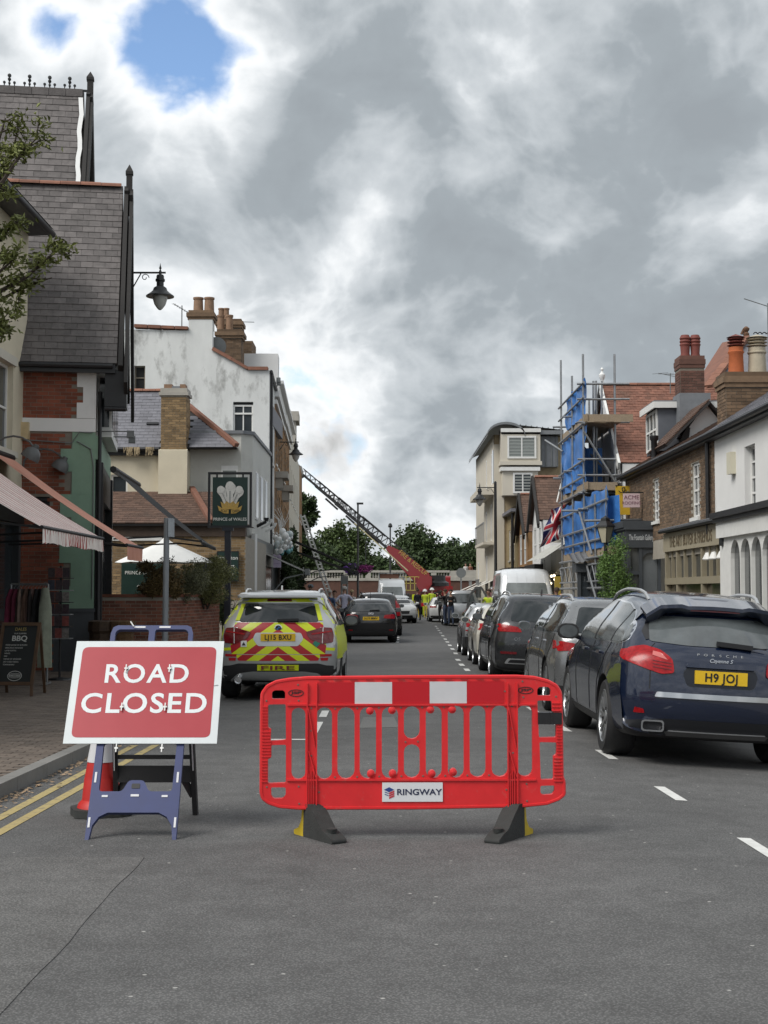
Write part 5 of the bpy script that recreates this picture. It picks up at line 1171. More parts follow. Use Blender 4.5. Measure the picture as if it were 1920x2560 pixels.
# yellow and pink advertisement signs
Yy = 41.5
ys_ = thing('shop_sign', 'yellow hanging sign with black scrollwork bracket by the scaffold', 'sign', at(1346, 1110, Yy))
mb = MB(); mb.box(X(1332, Yy), X(1362, Yy), Yy-.03, Yy+.03, Z(1112, Yy), Z(1050, Yy)); mb.build('board', mat('yellow_board', (.62, .40, .03), .5, var=.1), ys_)
mb = MB()
c_ = at(1347, 1056, Yy-.08)
for s in (-1, 1): mb.tube([c_+Vector((s*(.03+.022*q*math.cos(q)), 0, .022*q*math.sin(q))) for q in [k*.45 for k in range(14)]], .014, 5)
mb.bar(at(1330, 1049, Yy-.05), at(1420, 1065, Yy+1), .03); mb.build('scroll_bracket', BLACKM, ys_)
board_sign('scaffold_sign', 'pale pink roofing firm board on the scaffold', 1348, 1384, 1066, 1096, 39.3, mat('pink_board', (.60, .46, .48), .6), [('ACME', .16), ('ROOFING', .12)], mat('maroon_ink', (.16, .05, .08), .6), arm=7.2)
mb = MB()
# shop bay with swept tile canopy, lantern, shrub
ky = 43.
kb_ = thing('shop_bay', 'dark grey corner shop bay with swept ribbed canopy roof', 'shop', (6.5, ky, GZ))
kx0, kx1 = X(1244, ky), 7.1; kz = Z(1236, ky); kz2 = Z(1217, ky); y0, y1 = ky, ky+.45
mb = MB(); mb.box(kx0, kx1, 42.9, 43.85, kz, kz2); mb.build('fascia', ANTH, kb_)
mb = MB()
for a in (kx0+.05, kx0+.42, kx0+.8, kx1-.15): mb.box(a, a+.10, 42.96, 43.06, GZ, kz)
mb.box(kx0+.05, kx1, 42.96, 43.5, GZ, .6); kf = mb.build('shop_front', ANTH, kb_)
mb = MB(); mb.box(kx0+.1, kx1-.05, 43.0, 43.02, .6, kz); mb.build('pane', GLASS, kf)
mb = MB(); vs = []; nx, nyk = 12, 26
for j in range(nyk+1):
 x = kx0-.08+(kx1+.15-kx0)*j/nyk
 for i in range(nx+1):
  s = i/nx; vs.append((x, 42.75+1.3*s, kz2+.02+.30*(s**1.6)+.025*math.cos(j*PI/1.5)+.30*max(0, x-kx0)**1.6))
mb.add(vs, [(j*(nx+1)+i, (j+1)*(nx+1)+i, (j+1)*(nx+1)+i+1, j*(nx+1)+i+1) for j in range(nyk) for i in range(nx)]); mb.build('canopy_roof', mat('ribbed_lead_tile', (.11, .112, .118), .6, var=.2, vscale=4), kb_, smooth=True)
lt_ = thing('lantern', 'square tapering lantern with pale glass beside the gallery', 'street lamp', (X(1309, 38.6), 38.6, GZ))
LY = 38.6; lx, lz = X(1309, LY), Z(1172, LY)
mb = MB(); mb.tube([(lx, LY, GZ), (lx, LY, lz)], .05, 8); mb.build('post', BLACKM, lt_, smooth=True)
s = .20
mb = MB(); mb.lathe([(s*.55, 0), (s*1.1, .42)], (lx, LY, lz), 'Z', 4); mb.build('lantern_glass', mat('lantern_glass', (.42, .39, .29), .3), lt_)
mb = MB(); mb.lathe([(s*1.35, .42), (s*1.3, .46), (s*.65, .58), (s*.6, .66), (s*.25, .70), (.001, .74)], (lx, LY, lz), 'Z', 4)
for k in range(4):
 t = PI/2*k; mb.bar((lx+s*.56*math.cos(t), LY+s*.56*math.sin(t), lz), (lx+s*1.12*math.cos(t), LY+s*1.12*math.sin(t), lz+.42), .022)
mb.build('lantern_cap', BLACKM, lt_)
# cream stone shop front with lights under the scaffold, further gabled houses
sb = thing('stone_shop', 'cream stone fronted shop with small bright lights below the scaffold', 'shop', (7, 53, GZ))
FXS = 6.6
Fs = Frame((FXS, 57.5, 0), (0, -1, 0), (-1, 0, 0))
mb = wall(Fs, 7.0, 3.4, [(.7, 5.2, .5, 2.3)], .3); mb.poly([(FXS, 50.5, GZ), (FXS+.8, 50.5, GZ), (FXS+.8, 50.5, 3.4), (FXS, 50.5, 3.4)]); mb.build('wall', STONE, sb)
mb = MB(); fbox(mb, Fs, .7, 5.2, .5, 2.3, -.28, -.26); mb.build('pane', GLASS, sb)
mb = MB(); mb.add([(FXS, 57, 3.45), (FXS, 50.6, 3.45), (FXS-.9, 50.6, 2.85), (FXS-.9, 57, 2.85)], [(0, 1, 2, 3)]); mb.build('canopy', mat('grey_white_canvas', (.40, .40, .37), .8, var=.15), sb)
mb = MB(); mb.lathe([(.16, 0), (.17, .1), (.12, .14), (.2, .3), (.24, .42), (.2, .45)], (FXS-.25, 52, 3.45), 'Z', 12); mb.build('stone_urn', STONE, sb, smooth=True)
BULB = mat('bulb', (1, .82, .55), .4, emit=3.)
for k in range(7):
 mb = MB(); c_ = Vector((FXS-.2-.1*(k % 2), 51.0+.55*k, 2.25-.14*(k % 3))); mb.lathe([(.001, .05), (.045, .02), (.05, -.02), (.001, -.06)], c_, 'Z', 8); bl = mb.build('light_bulb', BULB, sb, smooth=True)
mb = MB(); mb.tube([(FXS-.25, 50.8+.4*k, 2.4+.06*math.sin(k)) for k in range(11)], .012, 4); mb.build('light_cable', BLACK, sb)
mb = MB(); mb.box(FXS-.5, FXS-.3, 50.7, 50.9, .8, 2.2); mb.build('yellow_panel', mat('ochre_panel', (.38, .27, .04), .6), sb)
def gable_house(label, Y0, Y1, fx_, ze_, zr_, wm, bm=None, barge_m=TIMBER, shop=ANTH, depth=4.):
 t = thing('gabled_house', label, 'house', (fx_+1.5, (Y0+Y1)/2, GZ)); Ym = (Y0+Y1)/2; sv = Vector((0, Ym-Y0, zr_-ze_))
 roof_slope(t, 'roof_slope', (fx_-.15, Y0, ze_), (fx_+depth, Y0, ze_), sv.normalized(), sv.length, SLATE_B, TILE_D, .22, .17, 'tile', 'tiles', limit=200, thick=.02)
 mb = MB(); mb.add([(fx_-.15, Ym, zr_), (fx_+depth, Ym, zr_), (fx_+depth, Y1, ze_), (fx_-.15, Y1, ze_)], [(0, 1, 2, 3)]); mb.build('rear_slope', TILE_D, t)
 half_round_row(t, (fx_-.1, Ym, zr_), (fx_+depth, Ym, zr_), .1, .4, RIDGE)
 Fg = Frame((fx_, Y1, 0), (0, -1, 0), (-1, 0, 0)); ops = [((Y1-Y0)*.25-.5, (Y1-Y0)*.25+.5, 2.9, 4.3), ((Y1-Y0)*.7-.5, (Y1-Y0)*.7+.5, 2.9, 4.3)]
 mb = wall(Fg, Y1-Y0, ze_, ops, .1); mb.poly([(fx_, Y0, ze_), (fx_, Y1, ze_), (fx_, Ym, zr_)]); mb.poly([(fx_, Y0+.01, GZ), (fx_+depth, Y0+.01, GZ), (fx_+depth, Y0+.01, ze_), (fx_, Y0+.01, ze_)]); mb.build('wall', wm, t)
 for o in ops: window(t, Fg, *o, WHITEPAINT, -.04, (1, 1), .07)
 for y0_, y1_ in ((Y0, Ym), (Y1, Ym)): mb = MB(); mb.bar((fx_-.2, y0_-(.2 if y0_ < Ym else -.2), ze_-.25), (fx_-.2, y1_, zr_-.02), .09, .24); mb.build('bargeboard', barge_m, t)
 mb = MB(); fbox(mb, Fg, 0, Y1-Y0, 2.2, 2.75, 0, .35); mb.build('fascia', BLACK, t)
 mb = MB(); fbox(mb, Fg, .2, Y1-Y0-.2, .1, 2.2, 0, .1); mb.build('shop_front', shop, t)
 mb = MB(); fbox(mb, Fg, .4, Y1-Y0-.4, .6, 2.0, .1, .12); mb.build('pane', GLASS, t)
 return t
gable_house('brown tiled gabled house with white bay windows next to the scaffold', 56.2, 60.2, 6.3, 4.5, 6.35, WHITER)
gable_house('smaller brown tiled gabled house with black bargeboards beyond the flag', 62.6, 67., 6.35, 4.3, 6.1, BRICK_O)
yb = thing('terrace_house', 'yellow brick house with dark downpipe beside the cream flats', 'house', (8, 69.5, GZ))
Fy = Frame((6.25, 72, 0), (0, -1, 0), (-1, 0, 0)); ops = [(1.0, 1.9, 3.2, 4.7), (3.0, 3.9, 3.2, 4.7)]
mb = wall(Fy, 5, 5.6, ops, .1); mb.poly([(6.25, 67, GZ), (9, 67, GZ), (9, 67, 5.6), (6.25, 67, 5.6)]); mb.build('wall', mat('yellow_brick_wall', (.30, .235, .125), .9, var=.2, vscale=6), yb)
for o in ops: window(yb, Fy, *o, WHITEPAINT, -.06, (0, 1), .07, sill=STONE)
mb = MB(); mb.add([(6.0, 67, 5.6), (6.0, 72, 5.6), (9, 72, 7.4), (9, 67, 7.4)], [(0, 1, 2, 3)]); mb.box(6.0, 6.25, 67, 72, 5.45, 5.6); mb.build('roof', SLATE2, yb)
mb = MB(); mb.tube([(6.12, 67.6, 5.4), (6.12, 67.6, .0)], .07, 8); mb.build('downpipe', BLACK, yb)
mb = MB(); fbox(mb, Fy, 0, 5, 2.3, 2.8, 0, .4); mb.build('fascia', BLACK, yb)
# cream block of flats with curved roof
fl = thing('apartment_block', 'modern cream block of flats with curved zinc roof and bay windows', 'apartment block', (8, 78, GZ))
BEIGE = mat('beige_render', (.56, .52, .44), .8, var=.04, vscale=.6, dirt=((.38, .35, .30), .35, .5, .6))
Yf = 72.; f = lambda px, py: (X(px, Yf), Z(py, Yf))
xl = X(1068, Yf); xm = xl
Ff = Frame((xl, 86, 0), (0, -1, 0), (-1, 0, 0))
zt = Z(938, Yf)
ops = [(1.5, 2.4, 1.4, 3.4), (8.3, 9.3, 1.4, 3.6), (8.3, 9.1, 4.3, 6.0), (11.8, 12.5, 4.3, 6.2), (8.6, 9.2, 7.2, 8.8), (12.2, 12.8, 7.2, 8.8)]
mb = wall(Ff, 14, zt, ops, .06); mb.build('street_wall', BEIGE, fl)
for o in ops: window(fl, Ff, *o, WHITEPAINT, -.02, (1, 0), .08)
mb = MB(); mb.box(xl+.02, X(1215, Yf), Yf, Yf+.3, GZ, zt-.02); mb.build('flank_wall', mat('buff_brick_wall', (.34, .27, .17), .9, var=.2, vscale=5), fl)
Fk = Frame((0, Yf, 0), (1, 0, 0), (0, -1, 0))
def slab(px0, px1, py0, py1, b0, b1, m, nm): mb = MB(); fbox(mb, Fk, X(px0, Yf), X(px1, Yf), Z(py1, Yf), Z(py0, Yf), b0, b1); return mb.build(nm, m, fl)
slab(1068, 1090, 960, 1235, 0, .05, BEIGE, 'corner_pier'); slab(1080, 1165, 932, 1000, 0, .9, BEIGE, 'upper_bay'); slab(1078, 1168, 1000, 1008, 0, 1.0, BEIGE, 'bay_sill'); slab(1084, 1160, 1020, 1072, 0, .8, BEIGE, 'lower_bay'); slab(1080, 1164, 1012, 1020, 0, .95, WHITEPAINT, 'bay_cornice')
slab(1080, 1166, 930, 938, 0, 1.0, WHITEPAINT, 'bay_cornice')
def bay_window(px0, px1, py0, py1, b, gl):
 w_ = window(fl, Fk, X(px0, Yf), X(px1, Yf), Z(py1, Yf), Z(py0, Yf), WHITEPAINT, b, (1, 0), .09, glass=gl)
 for k in range(7): mb = MB(); c0 = Z(py1, Yf)+(Z(py0, Yf)-Z(py1, Yf))*(k+.5)/7; fbox(mb, Fk, X(px0, Yf)+.1, X(px1, Yf)-.1, c0-.03, c0+.03, b-.003, b+.01); mb.build('blind_slat', mat('blind', (.27, .29, .275), .6), w_)
bay_window(1094, 1156, 946, 994, .93, GLASS_L); bay_window(1106, 1148, 1024, 1068, .83, GLASS)
mb = MB(); fbox(mb, Ff, 13.2, 13.9, 7.2, 8.9, .0, .02); mb.build('pane', GLASS, fl)
slab(1160, 1205, 945, 1010, 0, .5, LEAD, 'zinc_cladding')
for px in (1168, 1178, 1190, 1200): slab(px, px+1.5, 945, 1010, .5, .56, GREYP, 'seam')
mb = MB(); vs = []; n_ = 12
for y in (Yf-1.0, 87.):
 for i in range(n_+1):
  t = PI*.98*(1-i/n_)
  vs.append((xl+.55+.95*math.cos(t), y, zt-.22+.62*math.sin(t)))
m2 = len(vs)//2
mb.add(vs, [(i, i+1, m2+i+1, m2+i) for i in range(m2-1)]); k0 = len(mb.v)
mb.add([v+Vector((0, 0, .12)) for v in mb.v[:k0]], [(i, i+1, m2+i+1, m2+i) for i in range(m2-1)])
mb.add([mb.v[i] for i in range(m2)]+[mb.v[k0+i] for i in range(m2)], [(i, i+1, m2+i+1, m2+i) for i in range(m2-1)])
ZINC = mat('zinc', (.20, .21, .22), .5, metal=.3, var=.1); mb.build('curved_roof', ZINC, fl, smooth=True)
mb = MB(); mb.add([(xl+.9, Yf-.9, zt+.40), (X(1215, Yf), Yf-.9, zt+.12), (X(1215, Yf), 86, zt+.2), (xl+.9, 86, zt+.42)], [(0, 1, 2, 3)]); mb.box(xl+.3, X(1215, Yf), Yf-.9, Yf+.2, zt-.1, zt+.10); mb.build('roof', ZINC, fl)
for k in range(9): x = xl+1.0+.28*k; mb = MB(); mb.bar((x, Yf-.9, zt+.42-.032*k), (x, 86, zt+.44-.03*k), .04); mb.build('seam', GREYP, fl)
def balcony(a0, a1, c, m=STEEL):
 mb = MB(); fbox(mb, Ff, a0, a1, c-.14, c, 0, .55); b = mb.build('balcony', BEIGE, fl)
 for k in range(9): aa = a0+(a1-a0)*k/8; mb = MB(); fbox(mb, Ff, aa-.015, aa+.015, c, c+.95, .5, .53); mb.build('baluster', m, b)
 mb = MB(); fbox(mb, Ff, a0, a1, c+.93, c+.99, .48, .55); mb.build('rail', m, b)
balcony(7.6, 10., 1.35); balcony(7.4, 13.8, 4.2); balcony(1.2, 3.6, 1.35)
mb = MB(); fbox(mb, Ff, 7.2, 13.9, 6.6, 6.9, 0, .8); mb.build('canopy', BEIGE, fl)
for k, a in enumerate((2, 7.5, 11)): mb = MB(); q = [Ff.p(a, .9+.35, 0), Ff.p(a, .75, 1.1), Ff.p(a+2.4, .75, 1.1), Ff.p(a+2.4, 1.25, 0)]; q = [p_+Vector((0, 0, 1.0)) for p_ in q]; mb.add(q, [(0, 1, 2, 3)]); mb.build('shop_canopy', mat('off_white_canvas', (.55, .54, .50), .8), fl)
swan_lamp('street_lamp', 'black lamp post with swan neck lantern in front of the cream flats', 0, 66., X(1071, 66.), Z(1053, 66.), X(1037, 66.), 1.05, pole=GZ)
# union flag
ft = thing('union_flag', 'union flag hanging from a slanted white pole by the scaffold', 'flag', at(1218, 1130, 50.))
fp0, fp1 = at(1222, 1120, 50.6), at(1197, 1028, 49.8)
fp0, fp1 = at(1226, 1085, 51.), at(1202, 1078, 49.5)
mb = MB(); mb.tube([at(1216, 1030, 50.), at(1203, 1085, 49.6)], .03, 8); mb.build('flag_pole', WHITEPAINT, ft)
def flag_mat():
 m = bpy.data.materials.new('union_flag'); m.use_nodes = True; t = m.node_tree; b = t.nodes['Principled BSDF']; b.inputs['Roughness'].default_value = .8
 a = t.nodes.new('ShaderNodeVertexColor'); a.layer_name = 'flag'; t.links.new(a.outputs[0], b.inputs['Base Color']); return m
nx, nz = 60, 40; mb = MB(); vs = []; tl = at(1203, 1088, 49.6); hgt = 1.42; wdt = .9
for i in range(nx+1):
 for j in range(nz+1):
  s, v = i/nx, j/nz                 # s along the fly (hangs down), v across the hoist
  x = -.50*s+ (v-.5)*(.80-.1*s)+.20 + .04*math.sin(s*9+v*4); yv = .12*math.sin(s*7+v*6)+.10*math.sin(v*9)
  vs.append(tl+Vector((x*1.0, yv*.6, -.05-hgt*s*(.96)+(v-.5)*.30)))
mb.add(vs, [(i*(nz+1)+j, (i+1)*(nz+1)+j, (i+1)*(nz+1)+j+1, i*(nz+1)+j+1) for i in range(nx) for j in range(nz)])
fo = mb.build('flag', flag_mat(), ft, smooth=True, fixn=False)
ca = fo.data.color_attributes.new('flag', 'FLOAT_COLOR', 'POINT')
for i in range(nx+1):
 for j in range(nz+1):
  s, v = (i/nx-.5)*2, (j/nz-.5)*1.0; x_, y_ = s, v*2/1.0
  col = (.012, .016, .09)
  d1 = abs(abs(s)*.5-abs(v))*.9
  if d1 < .10: col = (.62, .60, .58)
  if d1 < .045: col = (.36, .02, .03)
  if abs(v) < .165 or abs(s) < .165: col = (.62, .60, .58)
  if abs(v) < .10 or abs(s) < .10: col = (.36, .02, .03)
  ca.data[i*(nz+1)+j].color = (*col, 1)
bush('street_shrub', 'bright green feathery shrub beside the gallery front', (6.1, 37.2, 1.95), (.50, .6, 1.05), 7500, .085, LEAF_GR, lump=26, narrow=.3, stems=12)
bush('street_shrub', 'thin leafy sprig growing above the gallery sign', (6.9, 42.9, 3.75), (.35, .3, .28), 700, .07, LEAF_GR, lump=9, narrow=.3)
# vehicles
TYRE = mat('tyre_rubber', (.014, .014, .015), .75, var=.25, vscale=20, bump=.3, bscale=60)
CARGLASS = mat('tinted_glass', (.018, .022, .024), .04, spec=.8)
CARGLASS2 = mat('clear_car_glass', (.075, .085, .088), .05, spec=.8, var=.5, vscale=2.2)
PLASTIC = mat('black_plastic', (.018, .018, .019), .55, var=.15, vscale=12)
REDLENS = mat('red_lens', (.30, .004, .007), .22, spec=.4, var=.45, vscale=28)
DREDLENS = mat('dark_red_lens', (.13, .006, .010), .08, spec=.7, var=.35, vscale=30)
CLEARL = mat('clear_lens', (.52, .54, .56), .06, spec=.8, var=.2, vscale=30)
RIM = mat('alloy', (.36, .37, .38), .32, metal=.8, var=.15)
RIM_D = mat('dark_alloy', (.09, .092, .095), .35, metal=.7, var=.15)
PLATE_Y = mat('plate_yellow', (.72, .46, .015), .4, var=.05)
PLATE_T = mat('plate_black', (.012, .012, .012), .5)
PLATE_W = mat('plate_white', (.72, .72, .70), .4)
SILVER_TRIM = mat('silver_trim', (.50, .51, .52), .28, metal=.6)
def paint(name, col, metal=.35, rough=.28):
 return mat(name, col, rough, metal=metal, coat=1., spec=.5, var=.05, vscale=3)
def smooth_chain(pts, n):
 """Catmull-Rom through the points, resampled to n+1 by arc length"""
 P = [Vector((a, b)) for a, b in pts]; out = []
 for i in range(len(P)-1):
  p0, p1, p2, p3 = P[max(i-1, 0)], P[i], P[i+1], P[min(i+2, len(P)-1)]
  l1 = max((p2-p1).length, 1e-4); la = max((p1-p0).length, 1e-4); lb = max((p3-p2).length, 1e-4)
  t1 = ((p1-p0)/la + (p2-p1)/l1)*.5*min(la, l1) if i > 0 else (p2-p1)*.5
  t2 = ((p2-p1)/l1 + (p3-p2)/lb)*.5*min(lb, l1) if i < len(P)-2 else (p2-p1)*.5
  for k in range(10):
   t = k/10; h = (2*t**3-3*t*t+1, t**3-2*t*t+t, -2*t**3+3*t*t, t**3-t*t); out.append(p1*h[0]+t1*h[1]+p2*h[2]+t2*h[3])
 out.append(P[-1])
 L_ = [0]
 for a, b in zip(out[:-1], out[1:]): L_.append(L_[-1]+(b-a).length)
 res = []; j = 0
 for i in range(n+1):
  t = L_[-1]*i/n
  while j < len(L_)-2 and L_[j+1] < t: j += 1
  f_ = (t-L_[j])/max(L_[j+1]-L_[j], 1e-9); res.append(out[j].lerp(out[j+1], min(max(f_, 0), 1)))
 return res
class Car:
 def __init__(s, name, label, cat, loc, rz, spec, body_m, group=None, tilt=0.):
  """spec: W width, top / bottom side outlines [(y,z)...] from tail (-y) to nose (+y), axles (yr,yf), r wheel radius, belt z, sect [(z, factor)]"""
  s.t = thing(name, label, cat, loc, rz, group, tilt); s.sp = spec; W = spec['W']; s.m = body_m
  N_ = 64; top = smooth_chain(spec['top'], N_); bot = smooth_chain(spec['bottom'], N_)
  ys = [p.x for p in top+bot]; s.y0, s.y1 = min(ys), max(ys); Ln = s.y1-s.y0; yc = (s.y0+s.y1)/2
  sect = spec['sect']; taper = spec.get('taper', (.10, .14)); pw = spec.get('tpow', 5)
  yr, yf = spec['axles']; r = spec['r']
  def HW(y, z):
   for i in range(len(sect)-1):
    if z <= sect[i+1][0] or i == len(sect)-2:
     f_ = (z-sect[i][0])/(sect[i+1][0]-sect[i][0]); f_ = min(max(f_, 0), 1); f_ = f_*f_*(3-2*f_) if spec.get('soft', 1) else f_
     k = sect[i][1]+(sect[i+1][1]-sect[i][1])*f_; break
   q = 2*(y-yc)/Ln; k *= 1-(taper[0] if q < 0 else taper[1])*abs(q)**pw
   if z > spec['belt']: k *= 1-spec.get('gh', .05)*max(0, (abs(q)-.35))*2*min(1, (z-spec['belt'])/.3)
   x = W/2*k
   for ya in (yr, yf): x += spec.get('flare', .022)*math.exp(-((y-ya)/.42)**2-((z-.55)/.25)**2)
   return x
  s.HW = HW
  ts = [0, .2, .4, .6, .75, .86, .93, .97, 1.]; rc = spec.get('round', .07); cr_ = spec.get('crown', .035); pl = spec.get('plan', .11)
  def inset(chain, i, t, up):
   p = chain[i]; a, b = chain[max(i-1, 0)], chain[min(i+1, N_)]; d_ = (b-a)
   if d_.length < 1e-6: d_ = Vector((1, 0))
   d_.normalize(); nrm = Vector((d_.y, -d_.x)) if up else Vector((-d_.y, d_.x))     # inward
   if i in (0, N_): nrm = Vector((1 if i == 0 else -1, 0))
   e = 0 if t < .8 else rc*(1-math.sqrt(max(0, 1-((t-.8)/.2)**2)))
   c_ = (abs(nrm.x)*pl+abs(nrm.y)*(cr_ if up else .0))*t**2.4
   return p + nrm*(e*(1 if up or i < 4 else .6)+c_)
  mb = MB(); idx = {}
  def V(x, y, z): mb.v.append(Vector((x, y, z))); return len(mb.v)-1
  for sd_ in (1, -1):
   for k, t in enumerate(ts):
    for ch, chain, up in ((0, top, True), (1, bot, False)):
     for i in range(N_+1):
      if ch == 1 and i in (0, N_): idx[(sd_, k, 1, i)] = idx[(sd_, k, 0, i)]; continue
      if t == 0 and sd_ == -1: idx[(sd_, k, ch, i)] = idx[(1, k, ch, i)]; continue
      q = inset(chain, i, t, up); x = t*HW(q.x, q.y); idx[(sd_, k, ch, i)] = V(sd_*x, q.x, q.y)
   K = len(ts)-1
   for ch in (0, 1):
    for k in range(K):
     for i in range(N_):
      f_ = [idx[(sd_, k, ch, i)], idx[(sd_, k+1, ch, i)], idx[(sd_, k+1, ch, i+1)], idx[(sd_, k, ch, i+1)]]
      f_ = list(dict.fromkeys(f_))
      if len(f_) > 2: mb.f.append(f_); mb.m.append(0)
   Mr = 14; col = []
   for i in range(N_+1):
    a, b = idx[(sd_, K, 0, i)], idx[(sd_, K, 1, i)]
    if a == b: col.append([a]*(Mr+1)); continue
    pa, pb_ = mb.v[a], mb.v[b]; c_ = [a]
    for j in range(1, Mr):
     y, z = pa.y+(pb_.y-pa.y)*j/Mr, pa.z+(pb_.z-pa.z)*j/Mr; c_.append(V(sd_*HW(y, z), y, z))
    c_.append(b); col.append(c_)
   for i in range(N_):
    for j in range(Mr):
     f_ = list(dict.fromkeys([col[i][j], col[i+1][j], col[i+1][j+1], col[i][j+1]]))
     if len(f_) > 2: mb.f.append(f_); mb.m.append(0)
  me = bpy.data.meshes.new('body'); me.from_pydata([tuple(v) for v in mb.v], [], mb.f)
  bm = bmesh.new(); bm.from_mesh(me); bmesh.ops.remove_doubles(bm, verts=bm.verts, dist=.0005); bmesh.ops.recalc_face_normals(bm, faces=bm.faces); bm.to_mesh(me)
  s.bvh = BVHTree.FromBMesh(bm); bm.free()
  me.materials.append(body_m); me.materials.append(PLASTIC)
  ob = bpy.data.objects.new('body', me); C.objects.link(ob)
  cut = MB(); rw = r+spec.get('gap', .045)
  for ya in (yr, yf):
   for sd_ in (1, -1):
    x0, x1 = sd_*(W/2-.34), sd_*(W/2+.2)
    cut.lathe([(rw, min(x0, x1)), (rw, max(x0, x1))], (0, ya, r), 'X', 36)
  cm = bpy.data.meshes.new('cut'); cm.from_pydata([tuple(v) for v in cut.v], [], cut.f); co = bpy.data.objects.new('cut', cm); C.objects.link(co)
  b2 = bmesh.new(); b2.from_mesh(cm); bmesh.ops.recalc_face_normals(b2, faces=b2.faces); b2.to_mesh(cm); b2.free()
  md = ob.modifiers.new('b', 'BOOLEAN'); md.object = co; md.operation = 'DIFFERENCE'; md.solver = 'EXACT'
  dg = bpy.context.evaluated_depsgraph_get(); nm = bpy.data.meshes.new_from_object(ob.evaluated_get(dg)); ob.modifiers.clear()
  if len(nm.polygons) > 500: ob.data = nm
  nm = ob.data; nm.materials.clear(); nm.materials.append(body_m); nm.materials.append(PLASTIC)
  bpy.data.objects.remove(co)
  low = spec.get('clad', 0.)
  for p in nm.polygons:
   c_ = p.center; p.material_index = 0
   for ya in (yr, yf):
    if math.hypot(c_.y-ya, c_.z-r) < rw+.004 and abs(c_.x) < W/2+.05: p.material_index = 1
   if c_.z < low or (p.normal.z < -.6 and c_.z < .5): p.material_index = 1
  nm.polygons.foreach_set('use_smooth', [True]*len(nm.polygons)); nm.set_sharp_from_angle(angle=R(40))
  ob.parent = s.t; s.body = ob
  for ya in (yr, yf):
   for sd_ in (1, -1): s.wheel(sd_, ya)
 def local(s, mb, name, m, parent=None, smooth=True): return mb.build(name, m, parent or s.t, world=False, smooth=smooth)
 def wheel(s, sd_, ya):
  sp = s.sp; r = sp['r']; w = sp.get('tw', .24); xo_ = sp['W']/2*sp.get('track', .985); xi_ = xo_-w; rr_ = r*sp.get('rimf', .72)
  A = lambda x: sd_*x
  mb = MB(); mb.lathe([(rr_*.9, A(xi_+.05)), (rr_*.9, A(xo_-.10)), (.03, A(xo_-.09))], (0, ya, r), 'X', 24); wo_ = s.local(mb, 'wheel', PLASTIC)
  mb = MB(); mb.lathe([(rr_, A(xi_)), (r*.9, A(xi_-.005)), (r*.985, A(xi_+.03)), (r, A(xi_+.06)), (r, A(xo_-.06)), (r*.985, A(xo_-.03)), (r*.9, A(xo_+.005)), (rr_*1.02, A(xo_-.004)), (rr_*.98, A(xo_-.03))], (0, ya, r), 'X', 36); s.local(mb, 'tyre', TYRE, wo_)
  mb = MB(); n = sp.get('spokes', 10)
  mb.lathe([(rr_*.93, A(xo_-.05)), (rr_*1.0, A(xo_-.006)), (rr_*.97, A(xo_-.002)), (rr_*.92, A(xo_-.03)), (rr_*.9, A(xo_-.08))], (0, ya, r), 'X', 32)
  mb.lathe([(.001, A(xo_-.02)), (.05, A(xo_-.022)), (.075, A(xo_-.05))], (0, ya, r), 'X', 12)
  for k in range(n):
   a = 2*PI*k/n
   for da in ((-.10, .10) if sp.get('twin', True) else (0,)):
    p0 = Vector((A(xo_-.045), ya+.06*math.cos(a), r+.06*math.sin(a))); p1 = Vector((A(xo_-.02), ya+rr_*.95*math.cos(a+da), r+rr_*.95*math.sin(a+da))); mb.bar(p0, p1, .022, .022, up=(1, 0, 0))
  s.local(mb, 'rim', sp.get('rimm', RIM), wo_)
 # pieces laid on the skin
 def cast(s, p, q, view):
  if view == 'rear': o, d_ = Vector((p, s.y0-2, q)), Vector((0, 1, 0))
  elif view == 'front': o, d_ = Vector((p, s.y1+2, q)), Vector((0, -1, 0))
  elif view == 'left': o, d_ = Vector((-4, p, q)), Vector((1, 0, 0))
  elif view == 'right': o, d_ = Vector((4, p, q)), Vector((-1, 0, 0))
  else: o, d_ = Vector((p, q, 5)), Vector((0, 0, -1))
  h, n, i, dist = s.bvh.ray_cast(o, d_)
  if h is not None and view in ('left', 'right') and abs(h.x) < s.sp['W']*.27: return (None, None)
  return (h, -d_) if h is not None else (None, None)
 def patch(s, name, poly, view, m, off=.006, step=.06, parent=None, rnd=0., lip=.02):
  if rnd: poly = rnd_poly(poly, rnd, 4)
  bm = bmesh.new(); vs = [bm.verts.new((p, q, 0)) for p, q in poly]
  try: bm.faces.new(vs)
  except Exception: bm.free(); return None
  for ax in (0, 1):
   lo, hi = min(p[ax] for p in poly), max(p[ax] for p in poly); k = int((hi-lo)/step)
   for i in range(1, k+1):
    c_ = lo+(hi-lo)*i/(k+1); pc = (c_, 0, 0) if ax == 0 else (0, c_, 0); no = (1, 0, 0) if ax == 0 else (0, 1, 0)
    bmesh.ops.bisect_plane(bm, geom=bm.verts[:]+bm.edges[:]+bm.faces[:], plane_co=pc, plane_no=no, dist=1e-5)
  bmesh.ops.triangulate(bm, faces=[f for f in bm.faces if len(f.verts) > 4])
  last = None; out = {}
  for v in bm.verts:
   h, n = s.cast(v.co.x, v.co.y, view)
   out[v] = (h, n)
  good = [h for h, n in out.values() if h is not None]
  if not good: bm.free(); return None
